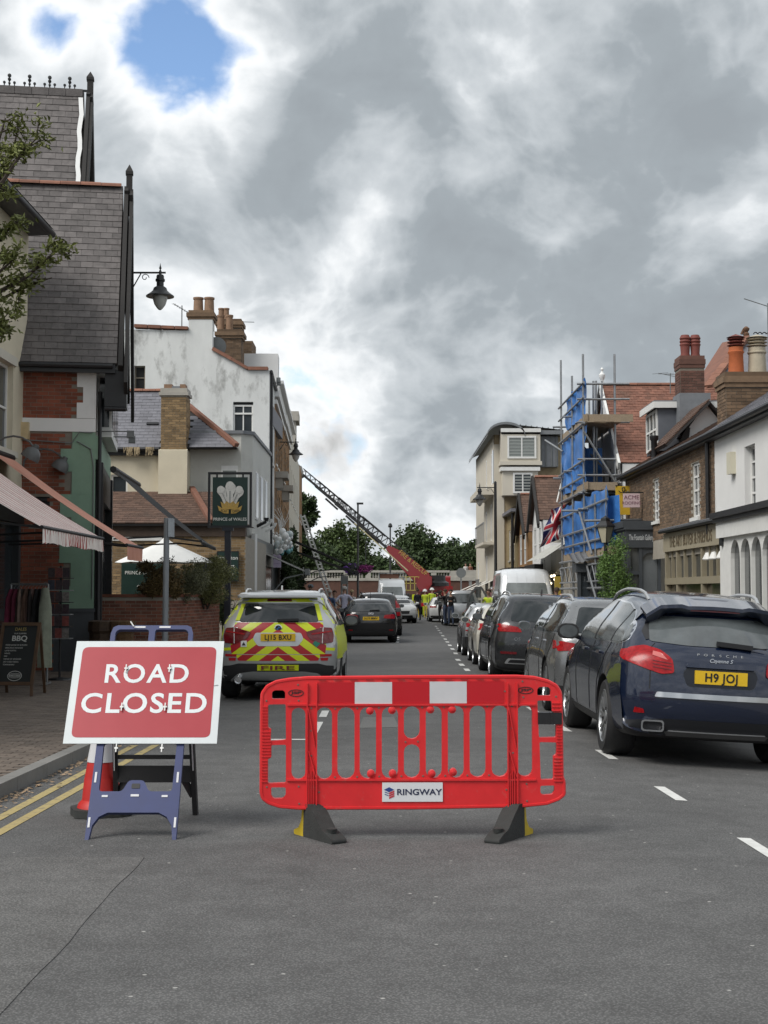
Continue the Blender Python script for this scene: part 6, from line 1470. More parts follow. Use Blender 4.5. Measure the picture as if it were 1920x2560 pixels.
  for v, (h, n) in out.items():
   if h is None:
    best = min(good, key=lambda g: (g.x-v.co.x)**2+(g.z-v.co.y)**2 if view in ('rear', 'front') else (g.y-v.co.x)**2+(g.z-v.co.y)**2)
    q = v.co.copy()
    if view in ('rear', 'front'): h = Vector((q.x, best.y, q.y))
    elif view in ('left', 'right'): h = Vector((best.x, q.x, q.y))
    else: h = Vector((q.x, q.y, best.z))
    n = {'rear': Vector((0, -1, 0)), 'front': Vector((0, 1, 0)), 'left': Vector((-1, 0, 0)), 'right': Vector((1, 0, 0))}.get(view, Vector((0, 0, 1)))
   v.co = h + n*off
  if lip:
   be = [e for e in bm.edges if e.is_boundary]; ret = bmesh.ops.extrude_edge_only(bm, edges=be)
   nd = {'rear': Vector((0, 1, 0)), 'front': Vector((0, -1, 0)), 'left': Vector((1, 0, 0)), 'right': Vector((-1, 0, 0))}.get(view, Vector((0, 0, -1)))
   for v in [g for g in ret['geom'] if isinstance(g, bmesh.types.BMVert)]: v.co += nd*(lip+off)
  bmesh.ops.recalc_face_normals(bm, faces=bm.faces)
  nd = {'rear': Vector((0, -1, 0)), 'front': Vector((0, 1, 0)), 'left': Vector((-1, 0, 0)), 'right': Vector((1, 0, 0))}.get(view, Vector((0, 0, 1)))
  if sum(f.normal.dot(nd)*f.calc_area() for f in bm.faces) < 0: bmesh.ops.reverse_faces(bm, faces=bm.faces)
  me = bpy.data.meshes.new(name); bm.to_mesh(me); bm.free(); me.materials.append(m)
  me.polygons.foreach_set('use_smooth', [True]*len(me.polygons)); me.set_sharp_from_angle(angle=R(40))
  o = bpy.data.objects.new(name, me); C.objects.link(o); o.parent = parent or s.t; return o
 def both(s, name, poly, view, m, **k):
  if view in ('rear', 'front', 'top'): return [s.patch(name, poly, view, m, **k), s.patch(name, [(-p, q) for p, q in poly][::-1], view, m, **k)]
  return [s.patch(name, poly, 'left', m, **k), s.patch(name, poly, 'right', m, **k)]
 def side_y(s, z): return s.HW((s.y0+s.y1)/2, z)
 def plate(s, body, x, z, view='rear', w=.52, h=.112, m=PLATE_Y, off=.02, txt=True, dark=None):
  h_, n = s.cast(x, z, view); y = min(s.cast(x+dx, z+dz, view)[0].y for dx in (-.2, 0, .2) for dz in (-.05, .05) if s.cast(x+dx, z+dz, view)[0]) if view == 'rear' else max(s.cast(x+dx, z+dz, view)[0].y for dx in (-.2, 0, .2) for dz in (-.05, .05) if s.cast(x+dx, z+dz, view)[0])
  sg_ = -1 if view == 'rear' else 1; mb = MB(); y += sg_*off
  if sg_ < 0: mb.box(x-w/2, x+w/2, y, y+.03, z-h/2, z+h/2)
  else: mb.box(x-w/2, x+w/2, y-.03, y, z-h/2, z+h/2)
  p = s.local(mb, 'number_plate', m, smooth=False)
  if txt: text('lettering', body, h*.92, dark or PLATE_T, p, plane_m((x, y+sg_*.002, z-.002), (-sg_, 0, 0), (0, 0, 1)), .001, bold=.0025, sx=.92, world=False, spacing=1.08)
  return p
 def mirror(s, sd_, y, z, m, glassm=CARGLASS2, w=.22, h=.15):
  x = s.HW(y, z)
  mb = MB(); c_ = Vector((sd_*(x+.14), y, z+.04)); vs = []
  rings = [(-.065, .93), (-.03, 1.0), (.03, .96), (.08, .72), (.11, .3)]
  n = 14
  for dy, k in rings:
   for i in range(n):
    a = 2*PI*i/n; ex = abs(math.cos(a))**.7*math.copysign(1, math.cos(a)); ez = abs(math.sin(a))**.7*math.copysign(1, math.sin(a)); vs.append(c_+Vector((ex*w/2*k, dy, ez*h/2*k)))
  mb.add(vs, [(j*n+i, j*n+(i+1) % n, (j+1)*n+(i+1) % n, (j+1)*n+i) for j in range(len(rings)-1) for i in range(n)]+[tuple(range(n))[::-1], tuple((len(rings)-1)*n+i for i in range(n))])
  mb.bar((sd_*(x-.02), y+.03, z-.04), (sd_*(x+.08), y+.03, z), .07, .05); o = s.local(mb, 'wing_mirror', m)
  mb = MB(); mb.add([c_+Vector((math.cos(2*PI*i/n)*w*.42, -.068, math.sin(2*PI*i/n)*h*.40)) for i in range(n)], [tuple(range(n))]); s.local(mb, 'mirror_glass', glassm, o)
 def tubepart(s, name, pts, r, m, parent=None): mb = MB(); mb.tube(pts, r, 8); return s.local(mb, name, m, parent)
 def seam(s, name, pts, view, w=.012, m=None, off=.002):
  """panel gap: a dark narrow strip lying on the skin"""
  mb = MB(); P = []
  for p, q in pts:
   h, n = s.cast(p, q, view)
   if h is not None: P.append(h + n*off)
  for a, b in zip(P[:-1], P[1:]):
   if (b-a).length > 1e-3: mb.bar(a, b, w, .006, up=n if n is not None else (0, 0, 1))
  if mb.v: return s.local(mb, name, m or PLASTIC, smooth=False)
def lerp_pts(pts, n=8):
 out = []
 for a, b in zip(pts[:-1], pts[1:]):
  for k in range(n): out.append((a[0]+(b[0]-a[0])*k/n, a[1]+(b[1]-a[1])*k/n))
 return out+[pts[-1]]
def rails(c, m, y0, y1, xk=.9, h=.045):
 for sd_ in (-1, 1):
  pts = []
  for i in range(13):
   t = i/12; y = y0+(y1-y0)*t; hit = None
   zt_ = max(p for p in [0]) if False else None
   x = None
   xr = c.HW(y, c.sp['roof']-.05)*xk; h_, n = c.cast(sd_*xr, y, 'top')
   if h_ is None: continue
   e = math.sin(PI*t); pts.append(h_+Vector((0, 0, -.01+(h+.012)*min(1, e*3.2))))
  if len(pts) > 3: c.tubepart('roof_rail', pts, .018, m)
def suv(L_, H, tail_z=.78, bonnet=1.02, hatch=.55, wind=.62, roof_flat=.30, nose=.72, gc=.24, belt=1.02, rear_glass=None, hood_len=1.05):
 """generic two-box outline; y from -L/2 (tail) to L/2 (nose)"""
 a, b = -L_/2, L_/2
 top = [(a, .60), (a-.0, tail_z), (a+.05, belt-.02), (a+.10, belt+.06), (a+hatch*.72, H-.14), (a+hatch, H-.045), (a+hatch+.5, H-.005), (a+L_*.42, H), (b-hood_len-wind-.55, H-.05), (b-hood_len-wind*.55, H-.22), (b-hood_len, bonnet+.03), (b-hood_len*.6, bonnet-.02), (b-.22, bonnet-.13), (b-.04, nose), (b, .55)]
 bottom = [(a, .60), (a+.03, .42), (a+.12, gc+.04), (a+.5, gc), (0, gc-.02), (b-.5, gc), (b-.12, gc+.03), (b-.02, .40), (b, .55)]
 return top, bottom
# fire service SUV in chevron livery
SILVER = paint('silver_paint', (.46, .47, .47), .55, .3)
HIVIZ = mat('fluorescent_yellow', (.62, .70, .015), .35, spec=.5)
RSTR = mat('reflective_red', (.40, .012, .018), .3, spec=.5)
def chevron_mat():
 m = bpy.data.materials.new('chevron'); m.use_nodes = True; t = m.node_tree; b = t.nodes['Principled BSDF']; b.inputs['Roughness'].default_value = .32
 tcn = t.nodes.new('ShaderNodeTexCoord'); sp = t.nodes.new('ShaderNodeSeparateXYZ'); t.links.new(tcn.outputs['Object'], sp.inputs[0])
 def mm(op, a, b_=None):
  n = t.nodes.new('ShaderNodeMath'); n.operation = op
  for i, v in enumerate((a, b_)):
   if v is None: continue
   if isinstance(v, (int, float)): n.inputs[i].default_value = v
   else: t.links.new(v, n.inputs[i])
  return n.outputs[0]
 q = mm('FRACT', mm('DIVIDE', mm('ADD', mm('ADD', mm('MULTIPLY', mm('ABSOLUTE', sp.outputs[0]), .72), sp.outputs[2]), -.005), .268))
 r = t.nodes.new('ShaderNodeValToRGB'); r.color_ramp.interpolation = 'CONSTANT'; e = r.color_ramp.elements; e[0].color = (.62, .70, .015, 1); e[1].position = .5; e[1].color = (.40, .012, .018, 1)
 t.links.new(q, r.inputs[0]); t.links.new(r.outputs[0], b.inputs['Base Color']); return m
CHEV = chevron_mat()
L_ = 4.65; top, bot = suv(L_, 1.66, .80, 1.06, .50, .75, belt=1.10, gc=.25)
top[2] = (-L_/2+.03, 1.02); top[3] = (-L_/2+.10, 1.16); top[4] = (-L_/2+.33, 1.46); top[5] = (-L_/2+.36, 1.58); top.insert(5, (-L_/2+.30, 1.50))
sp_ = dict(W=1.86, top=top, bottom=bot, axles=(-1.42, 1.39), r=.37, belt=1.08, roof=1.66, sect=[(.2, .90), (.45, .985), (.8, 1.0), (1.08, .955), (1.62, .70)], rimm=RIM, spokes=5, taper=(.07, .13), plan=.13, tw=.25, clad=.36)
bm_ = Car('fire_service_car', 'silver estate car with yellow and red chevrons, marked FIRE, parked behind the road sign', 'car', (-1.585, 21.30+L_/2, 0), 0, sp_, SILVER)
c = bm_
side_glass = [(-1.95, 1.14), (1.05, 1.10), (.45, 1.36), (.05, 1.50), (-1.30, 1.52), (-1.85, 1.38)]
c.both('side_panel', [(-2.14, .62), (1.9, .62), (1.9, .98), (1.1, 1.07), (-1.95, 1.12), (-2.08, 1.08), (-2.12, 1.0)], 'side', HIVIZ, off=.003, rnd=.04)
c.both('pillar_panel', [(-2.04, 1.15), (-1.95, 1.15), (-1.80, 1.42), (-1.55, 1.53), (-1.6, 1.57), (-1.78, 1.52), (-1.88, 1.42)], 'side', HIVIZ, off=.003)
for o in c.both('side_window', side_glass, 'side', CARGLASS, off=.006, rnd=.05): pass
for sd_, vw in ((1, 'right'), (-1, 'left')):
 for y in (-.95, .0): c.patch('window_pillar', [(y-.03, 1.10), (y+.03, 1.10), (y+.0, 1.51), (y-.05, 1.51)], vw, PLASTIC, off=.010)
c.patch('roof_edge', [(-.60, 1.475), (.60, 1.475), (.57, 1.53), (-.57, 1.53)], 'rear', HIVIZ, off=.004)
rg = c.patch('rear_window', [(-.60, 1.18), (.60, 1.18), (.575, 1.30), (.53, 1.46), (-.53, 1.46), (-.575, 1.30)], 'rear', CARGLASS, off=.008, rnd=.04)
for s in (-1, 1): c.patch('window_strip', [(s*.595, 1.20), (s*.66, 1.20), (s*.585, 1.45), (s*.525, 1.45)], 'rear', HIVIZ, off=.011)
c.patch('brake_light', [(-.19, 1.49), (.19, 1.49), (.18, 1.525), (-.18, 1.525)], 'rear', DREDLENS, off=.010)
mb = MB(); mb.prism(rnd_poly([(-.64, 0), (.64, 0), (.60, .30), (-.60, .30)], .05, 3), lambda p, q, d: Vector((p, -L_/2+.22+q, 1.575-.03*(p/.6)**2+d+q*.14)), 0, .03); c.local(mb, 'roof_spoiler', SILVER)
cv = c.patch('chevron_panel', [(-.66, 1.17), (.66, 1.17), (.69, 1.04), (.72, .80), (.70, .70), (-.70, .70), (-.72, .80), (-.69, 1.04)], 'rear', CHEV, off=.003)
c.patch('chevron_panel', [(-.60, .60), (.60, .60), (.64, .69), (-.64, .69)], 'rear', CHEV, off=.003, rnd=.02)
c.patch('plate_recess', [(-.38, .93), (-.30, .82), (.30, .82), (.38, .93), (.34, 1.02), (-.34, 1.02)], 'rear', SILVER, off=.006, rnd=.03)
c.plate('LJ15 BXU', 0, .95, off=.018)
for s in (-1, 1):
 lens = [(s*.41, 1.03), (s*.66, 1.10), (s*.80, 1.09), (s*.83, .98), (s*.82, .87), (s*.66, .85), (s*.47, .93)]
 tl = c.patch('tail_light', lens if s > 0 else lens[::-1], 'rear', DREDLENS, off=.014, rnd=.025)
 c.patch('light_band', [(s*.50, .985), (s*.80, 1.03), (s*.80, 1.05), (s*.50, 1.01)][::s], 'rear', REDLENS, off=.020, parent=tl)
 c.patch('light_divider', [(s*.655, .86), (s*.665, .86), (s*.675, 1.10), (s*.665, 1.10)][::s], 'rear', WHITEPAINT, off=.019)
 c.patch('side_stripe', [(s*.71, .755), (s*.84, .745), (s*.85, .79), (s*.715, .80)][::s], 'rear', HIVIZ, off=.005)
 c.patch('bumper_stripe', [(s*.63, .66), (s*.80, .665), (s*.80, .70), (s*.62, .70)][::s], 'rear', RSTR, off=.005)
 c.patch('bumper_stripe', [(s*.64, .60), (s*.74, .60), (s*.75, .645), (s*.63, .645)][::s], 'rear', RSTR, off=.005)
c.patch('lower_bumper', [(-.86, .30), (.86, .30), (.88, .52), (.72, .53), (.60, .56), (-.60, .56), (-.72, .53), (-.88, .52)], 'rear', PLASTIC, off=.005)
c.patch('skid_plate', [(-.70, .26), (.70, .26), (.73, .30), (.60, .41), (.38, .44), (-.38, .44), (-.60, .41), (-.73, .30)], 'rear', SILVER, off=.016, rnd=.03)
fp = c.patch('fire_plate', rect(-.31, .31, .455, .54), 'rear', HIVIZ, off=.014)
text('lettering', 'FIRE', .082, mat('dark_red_ink', (.13, .012, .012), .5), fp, plane_m((0, c.cast(0, .50, 'rear')[0].y-.020, .497), (1, 0, 0), (0, 0, 1)), .002, bold=.0012, fit=(.50, .060), world=False)
mb = MB(); mb.lathe([(.055, 0), (.055, -.06), (.045, -.06), (.04, .03)], (-.60, c.y0+.10, .31), 'Y', 14); c.local(mb, 'exhaust', CHROME)
h0 = c.cast(0, 1.085, 'rear')[0]
mb = MB(); mb.lathe([(.058, .005), (.058, -.012), (.046, -.014)], (0, h0.y, 1.085), 'Y', 20); bdg = c.local(mb, 'badge', CHROME)
mb = MB(); mb.lathe([(.045, -.015), (.001, -.018)], (0, h0.y, 1.085), 'Y', 20); c.local(mb, 'badge_ring', BLACK, bdg)
mb = MB()
for a0 in (0, PI):
 pts = [(0, 1.085)]+[(.027*math.cos(a0+PI/2*k/5), 1.085+.027*math.sin(a0+PI/2*k/5)) for k in range(6)]; mb.add([(p, h0.y-.0195, q) for p, q in pts], [tuple(range(7))])
c.local(mb, 'badge_quarter', mat('badge_blue', (.03, .16, .45), .4), bdg, False)
dm_ = c.patch('hazard_label', [(.575, .80), (.635, .86), (.575, .92), (.515, .86)], 'rear', mat('label_green', (.02, .20, .13), .5), off=.012)
wp = c.patch('warning_label', rect(-.56, -.47, .81, .90), 'rear', PLATE_W, off=.012); c.patch('warning_mark', [(-.545, .83), (-.485, .83), (-.515, .885)], 'rear', PLATE_T, off=.016)
mb = MB(); y_ = c.cast(0, 1.20, 'rear')[0].y-.03; mb.bar((-.02, y_, 1.205), (.30, y_, 1.215), .05, .035); mb.bar((.25, y_, 1.21), (.40, y_, 1.20), .012); c.local(mb, 'rear_wiper', BLACK)
for s in (-1, 1): c.mirror(s, .95, 1.10, PLASTIC, w=.24, h=.18)
rails(c, SILVER, -1.5, .7)
mb = MB(); mb.prism([(0, 0), (.16, 0), (.05, .07)], lambda p, q, d: Vector((d, -1.55+p, 1.66+q)), -.012, .012); c.local(mb, 'roof_fin', SILVER)
# dark blue SUV
NAVY = paint('navy_paint', (.006, .012, .034), .2, .22)
L_ = 4.85; a = -L_/2
top = [(a, .55), (a+.0, .72), (a+.03, .93), (a+.09, 1.10), (a+.16, 1.17), (a+.42, 1.42), (a+.52, 1.52), (a+.50, 1.57), (a+.62, 1.635), (a+1.2, 1.69), (a+2.1, 1.70), (a+2.75, 1.63), (a+3.15, 1.46), (a+3.75, 1.10), (a+4.3, 1.02), (a+4.72, .86), (a+4.83, .65), (a+4.85, .52)]
bot = [(a, .55), (a+.04, .42), (a+.12, .28), (a+.5, .24), (0, .22), (2., .24), (2.35, .30), (2.41, .42), (2.425, .52)]
sp_ = dict(W=1.94, top=top, bottom=bot, axles=(-1.42, 1.475), r=.385, belt=1.13, roof=1.70, sect=[(.2, .90), (.42, .98), (.75, 1.0), (1.0, .985), (1.14, .935), (1.68, .665)], spokes=10, rimm=RIM, taper=(.085, .13), tpow=4, plan=.17, tw=.29, rimf=.70, flare=.03, round=.09, crown=.05, gh=.10)
pc = Car('parked_suv', 'dark navy SUV with silver strip and yellow rear plate, front of the parked row', 'car', (3.17, 13.62+L_/2, road_z(3.17)), 0, sp_, NAVY, 'cars parked along the right kerb', tilt=R(3.3))
c = pc
rg = c.patch('rear_window', [(-.66, 1.19), (-.30, 1.165), (.30, 1.165), (.66, 1.19), (.64, 1.33), (.585, 1.44), (-.585, 1.44), (-.64, 1.33)], 'rear', CARGLASS2, off=.008, rnd=.05)
mb = MB()
n = 20; vs = []
for i in range(n+1):
 x = -.66+1.32*i/n; e = abs(x)/.66; zc = 1.575-.05*e**2-.13*max(0, e-.8)*3; dip = -.02 if abs(x) < .30 else 0
 y_ = a+.36+.10*e**3
 for (dy, dz) in ((0, 0), (.0, -.035), (.10, -.085-.05*(e > .75)), (.30, -.02), (.34, .075)): vs.append((x, y_+dy, zc+dz+dip*(dy < .2)))
mb.add(vs, [(i*5+j, (i+1)*5+j, (i+1)*5+(j+1) % 5, i*5+(j+1) % 5) for i in range(n) for j in range(5)]+[tuple(range(5)), tuple(n*5+j for j in range(5))[::-1]]); spo = c.local(mb, 'roof_spoiler', NAVY)
mb = MB(); mb.box(-.24, .24, a+.375, a+.40, 1.500, 1.528); c.local(mb, 'brake_light', DREDLENS, spo, False)
for s in (-1, 1): c.patch('window_fillet', [(s*.62, 1.42), (s*.70, 1.28), (s*.68, 1.20), (s*.645, 1.21), (s*.63, 1.34), (s*.58, 1.44)][::s], 'rear', BLACK, off=.012)
for s in (-1, 1):
 lens = [(s*.44, .90), (s*.455, 1.03), (s*.56, 1.115), (s*.70, 1.15), (s*.84, 1.12), (s*.895, 1.03), (s*.87, .985), (s*.70, .925), (s*.56, .885)]
 tl = c.patch('tail_light', lens[::s], 'rear', REDLENS, off=.016, rnd=.03)
 vw = 'left' if s < 0 else 'right'
 c.patch('tail_light', rnd_poly([(a+.10, 1.02), (a+.30, 1.11), (a+.46, 1.09), (a+.40, 1.03), (a+.20, .97)], .03), vw, REDLENS, off=.008)
 for k in range(3): c.patch('light_band', [(s*.47, .925+.03*k), (s*.64, .945+.03*k), (s*.64, .953+.03*k), (s*.47, .935+.03*k)][::s], 'rear', DREDLENS, off=.021, parent=tl)
 c.patch('light_band', [(s*.50, 1.02), (s*.64, 1.06), (s*.63, 1.10), (s*.56, 1.085)][::s], 'rear', mat('pale_lens', (.55, .16, .15), .08), off=.020, parent=tl)
 c.seam('panel_gap', lerp_pts([(s*.665, .74), (s*.66, .95), (s*.64, 1.13), (s*.60, 1.17)]), 'rear', .010)
 c.patch('reflector', [(s*.70, .50), (s*.80, .50), (s*.79, .555), (s*.71, .54)][::s], 'rear', REDLENS, off=.007, rnd=.01)
 ex = MB(); y_ = c.cast(s*.62, .42, 'rear')[0]; y_ = y_.y if y_ else a+.1
 q0 = rnd_poly(rect(s*.62-.11, s*.62+.11, .33, .44), .035, 4); q1 = rnd_poly(rect(s*.62-.095, s*.62+.095, .345, .425), .03, 4)
 ex.ring_prism(q0, [q1[::-1]], lambda p, q, d: Vector((p, d, q)), y_-.035, y_+.12); eo = c.local(ex, 'exhaust', CHROME)
 ex = MB(); ex.add([(p, y_+.02, q) for p, q in q1], [tuple(range(len(q1)))]); c.local(ex, 'exhaust_bore', BLACK, eo)
hd = c.patch('plate_handle', [(-.34, .965), (.34, .965), (.31, 1.01), (-.31, 1.01)], 'rear', NAVY, off=.028, rnd=.02, lip=.04)
c.patch('plate_recess', [(-.32, .78), (.32, .78), (.36, .90), (.33, .955), (-.33, .955), (-.36, .90)], 'rear', mat('navy_dark', (.006, .008, .014), .35), off=.003, rnd=.04)
c.plate('H9 JOJ', 0, .875, w=.50, h=.125, off=.012)
c.patch('bright_strip', [(-.62, .665), (.62, .665), (.60, .715), (-.60, .715)], 'rear', CHROME, off=.016, rnd=.015)
c.patch('lower_bumper', [(-.86, .30), (.86, .30), (.86, .42), (.5, .46), (-.5, .46), (-.86, .42)], 'rear', mat('satin_black', (.012, .013, .016), .45), off=.004)
c.patch('skid_plate', [(-.44, .24), (.44, .24), (.50, .33), (.46, .345), (-.46, .345), (-.50, .33)], 'rear', mat('dark_satin_metal', (.12, .12, .12), .4, metal=.5), off=.010)
c.patch('skid_trim', [(-.47, .338), (.47, .338), (.46, .348), (-.46, .348)], 'rear', SILVER_TRIM, off=.016)
yb_ = c.cast(0, 1.08, 'rear')[0].y
for i, chh in enumerate('PORSCHE'): text('lettering', chh, .032, SILVER_TRIM, c.body, plane_m((-.21+.07*i, c.cast(-.21+.07*i, 1.085, 'rear')[0].y-.004, 1.085), (1, 0, 0), (0, .2, 1)), .002, sx=1.5, world=False)
text('lettering', 'Cayenne S', .052, CHROME, c.body, plane_m((.0, c.cast(0, 1.035, 'rear')[0].y-.012, 1.035), (1, 0, 0), (0, .1, 1)), .002, world=False, shear=.3)
mb = MB(); y_ = c.cast(.15, 1.185, 'rear')[0].y-.03; mb.bar((-.02, y_, 1.20), (.32, y_, 1.175), .06, .045); mb.bar((.30, y_, 1.18), (.46, y_+.01, 1.165), .012); c.local(mb, 'rear_wiper', BLACK)
sg_ = [(-1.98, 1.19), (-1.86, 1.30), (-1.55, 1.46), (-1.1, 1.545), (-.2, 1.575), (.45, 1.51), (.85, 1.34), (1.2, 1.16), (.6, 1.14), (-1.85, 1.155)]
fr_ = c.both('window_trim', [(p*1.012, q+(.016 if q > 1.25 else -.016)) for p, q in sg_], 'side', CHROME, off=.003, rnd=.06)
c.both('side_window', sg_, 'side', CARGLASS2, off=.008, rnd=.06)
for vw in ('left', 'right'):
 c.patch('window_pillar', [(-.42, 1.14), (-.36, 1.14), (-.42, 1.57), (-.50, 1.57)], vw, BLACK, off=.012)
 c.patch('window_pillar', [(-1.40, 1.15), (-1.37, 1.15), (-1.44, 1.49), (-1.47, 1.49)], vw, BLACK, off=.012)
 c.seam('panel_gap', lerp_pts([(-.40, 1.12), (-.42, .80), (-.40, .34)]), vw); c.seam('panel_gap', lerp_pts([(.62, 1.12), (.66, .8), (.62, .34)]), vw); c.seam('panel_gap', lerp_pts([(-1.42, 1.14), (-1.25, .95), (-1.05, .80), (-.98, .6), (-.90, .36)]), vw)
 for y in (-.98, .08): c.patch('door_handle', rnd_poly(rect(y-.10, y+.10, 1.005, 1.035), .01, 2), vw, NAVY, off=.03, lip=.03)
for s in (-1, 1): c.mirror(s, .95, 1.14, PLASTIC, w=.26, h=.19)
rails(c, SILVER_TRIM, -1.55, .55, .93, .06)
c.patch('sill_cladding', [(-1.0, .24), (1.05, .24), (1.05, .36), (-1.0, .36)], 'left', PLASTIC, off=.004)
# generic hatchbacks and SUVs
def generic(name, label, loc, rz, L_, H, W, m, lights, plate=None, belt=1.0, r=.34, rail=None, trim=None, tilt=0., group='cars parked along the right kerb', hatch=.5, hood=1.05, gl=CARGLASS, bonnet=1.0, clad=.3, front=False, spokes=8, wip=True, rimm=RIM, gh_w=.72, glass_hw=.58, mirror_m=None, wind=.70, tail_z=.78, handles=True, extra=None):
 a = -L_/2; top, bot = suv(L_, H, tail_z, bonnet, hatch, wind, belt=belt+.02, gc=.2, hood_len=hood)
 sp = dict(W=W, top=top, bottom=bot, axles=(a+.92, L_/2-.90), r=r, belt=belt, roof=H, sect=[(.15, .90), (.40, .985), (.72, 1.0), (belt, .955), (H, gh_w)], spokes=spokes, taper=(.08, .14), plan=.13, tw=.23, clad=clad, rimm=rimm)
 c = Car(name, label, 'car', loc, rz, sp, m, group, tilt); gb = belt+.06
 c.patch('rear_window', [(-glass_hw-.05, gb+.01), (glass_hw+.05, gb+.01), (glass_hw-.05, H-.15), (-glass_hw+.05, H-.15)], 'rear', gl, off=.008, rnd=.05)
 yy0, yy1 = a+.42, L_/2-hood-.08
 sg = [(yy0-.08, gb+.0), (yy1, gb-.02), (yy1-.36, H-.24), (yy1-.66, H-.13), (yy0+.5, H-.12), (yy0+.12, H-.20)]
 if trim: c.both('window_trim', [(p*1.01, q+(.014 if q > gb+.1 else -.014)) for p, q in sg], 'side', trim, off=.003, rnd=.05)
 c.both('side_window', sg, 'side', gl, off=.008, rnd=.05)
 ym = (yy0+yy1)/2-.15
 for vw in ('left', 'right'):
  c.patch('window_pillar', [(ym-.03, gb-.02), (ym+.04, gb-.02), (ym, H-.12), (ym-.07, H-.12)], vw, BLACK, off=.012)
  c.seam('panel_gap', lerp_pts([(ym, gb-.03), (ym+.02, .6), (ym, .30)]), vw); c.seam('panel_gap', lerp_pts([(yy1-.15, gb-.04), (yy1-.1, .6), (yy1-.15, .30)]), vw); c.seam('panel_gap', lerp_pts([(yy0+.05, gb-.02), (yy0+.30, .8), (yy0+.55, .32)]), vw)
  if handles:
   for y in (ym-.25, ym+.72): c.patch('door_handle', rnd_poly(rect(y-.09, y+.09, belt-.10, belt-.07), .01, 2), vw, trim or m, off=.025, lip=.03)
 for poly, lm in lights: c.both('tail_light', poly, 'rear', lm, off=.014, rnd=.02)
 c.patch('windscreen', [(-.62, bonnet+.05), (.62, bonnet+.05), (.54, H-.13), (-.54, H-.13)], 'front', gl, off=.008, rnd=.05)
 for s in (-1, 1):
  c.patch('headlight', [(s*.48, .66), (s*.80, .70), (s*.78, .80), (s*.55, .76)][::s], 'front', CLEARL, off=.012, rnd=.02)
  c.mirror(s, yy1-.18, gb-.02, mirror_m or m, w=.2, h=.14)
 gr = c.patch('grille', [(-.42, .50), (.42, .50), (.46, .66), (-.46, .66)], 'front', PLASTIC, off=.008, rnd=.02)
 c.patch('lower_intake', [(-.65, .28), (.65, .28), (.6, .42), (-.6, .42)], 'front', PLASTIC, off=.006, rnd=.02)
 c.patch('lower_bumper', [(-W/2+.08, .26), (W/2-.08, .26), (W/2-.07, .40), (-W/2+.07, .40)], 'rear', PLASTIC, off=.005)
 if plate: c.plate(plate[0], 0, plate[1], off=.014)
 if front: c.plate(front, 0, .46, 'front', m=PLATE_W, off=.012)
 if rail: rails(c, rail, a+.75, L_/2-hood-.8)
 if wip:
  y_ = c.cast(0, gb+.04, 'rear');
  if y_[0] is not None: mb = MB(); mb.bar((-.04, y_[0].y-.03, gb+.04), (.28, y_[0].y-.02, gb+.05), .04, .03); c.local(mb, 'rear_wiper', BLACK)
 return c
GREY = paint('graphite_paint', (.20, .205, .21), .55, .26); DGREY = paint('dark_grey_paint', (.030, .032, .036), .45, .26); CREAMP = paint('cream_white_paint', (.56, .54, .47), .1, .3); BLACKP = paint('black_car_paint', (.008, .008, .009), .2, .2); WHITEP = paint('white_car_paint', (.66, .67, .67), .0, .3); SILV2 = paint('light_silver_paint', (.40, .41, .42), .6, .3)
zr_ = lambda x: road_z(x)
c = generic('parked_suv', 'graphite grey SUV with chrome window trim behind the navy SUV', (3.14, 19.1+2.2, zr_(3.14)), 0, 4.40, 1.62, 1.84, GREY, [([(.48, .90), (.84, .86), (.87, .97), (.80, 1.0), (.50, .96)], REDLENS)], None, belt=1.05, r=.36, rail=SILVER_TRIM, trim=CHROME, tilt=R(3), spokes=9, hatch=.55)
c.both('side_light', [(-2.02, .90), (-1.85, 1.0), (-1.72, 1.0), (-1.80, .88)], 'side', REDLENS, off=.01)
c = generic('parked_suv', 'dark grey SUV with low rear reflectors and silver roof rails', (2.92, 26.2+2.33, zr_(2.92)), 0, 4.66, 1.66, 1.89, DGREY, [([(.42, .93), (.84, .93), (.88, 1.04), (.84, 1.075), (.46, 1.02)], REDLENS), ([(.50, .52), (.80, .52), (.80, .565), (.50, .565)], DREDLENS)], None, belt=1.06, r=.375, rail=SILVER_TRIM, trim=CHROME, tilt=R(2.5), hatch=.60)
hx = c.cast(.40, .82, 'rear')[0]; text('lettering', 'Q5', .09, CHROME, c.body, plane_m((-.50, c.cast(-.5, .80, 'rear')[0].y-.006, .80), (1, 0, 0), (0, 0, 1)), .003, bold=.002, world=False)
c.patch('exhaust_trim', [(-.72, .34), (.72, .34), (.66, .44), (-.66, .44)], 'rear', SILVER_TRIM, off=.012, rnd=.03); c.patch('exhaust_bore', [(-.66, .36), (.66, .36), (.61, .42), (-.61, .42)], 'rear', BLACK, off=.017, rnd=.02)
mb = MB(); mb.prism([(0, 0), (.18, 0), (.05, .09)], lambda p, q, d: Vector((d, -1.6+p, 1.65+q)), -.012, .012); c.local(mb, 'roof_fin', BLACK)
generic('parked_car', 'small cream white hatchback between the dark SUV and the silver hatchback', (2.82, 31.6+1.8, zr_(2.9)-.02), 0, 3.6, 1.43, 1.63, CREAMP, [([(.55, .86), (.76, .84), (.77, .98), (.60, 1.0)], REDLENS)], None, belt=.94, r=.30, trim=CHROME, tilt=R(2), hatch=.5, hood=.8, spokes=6)
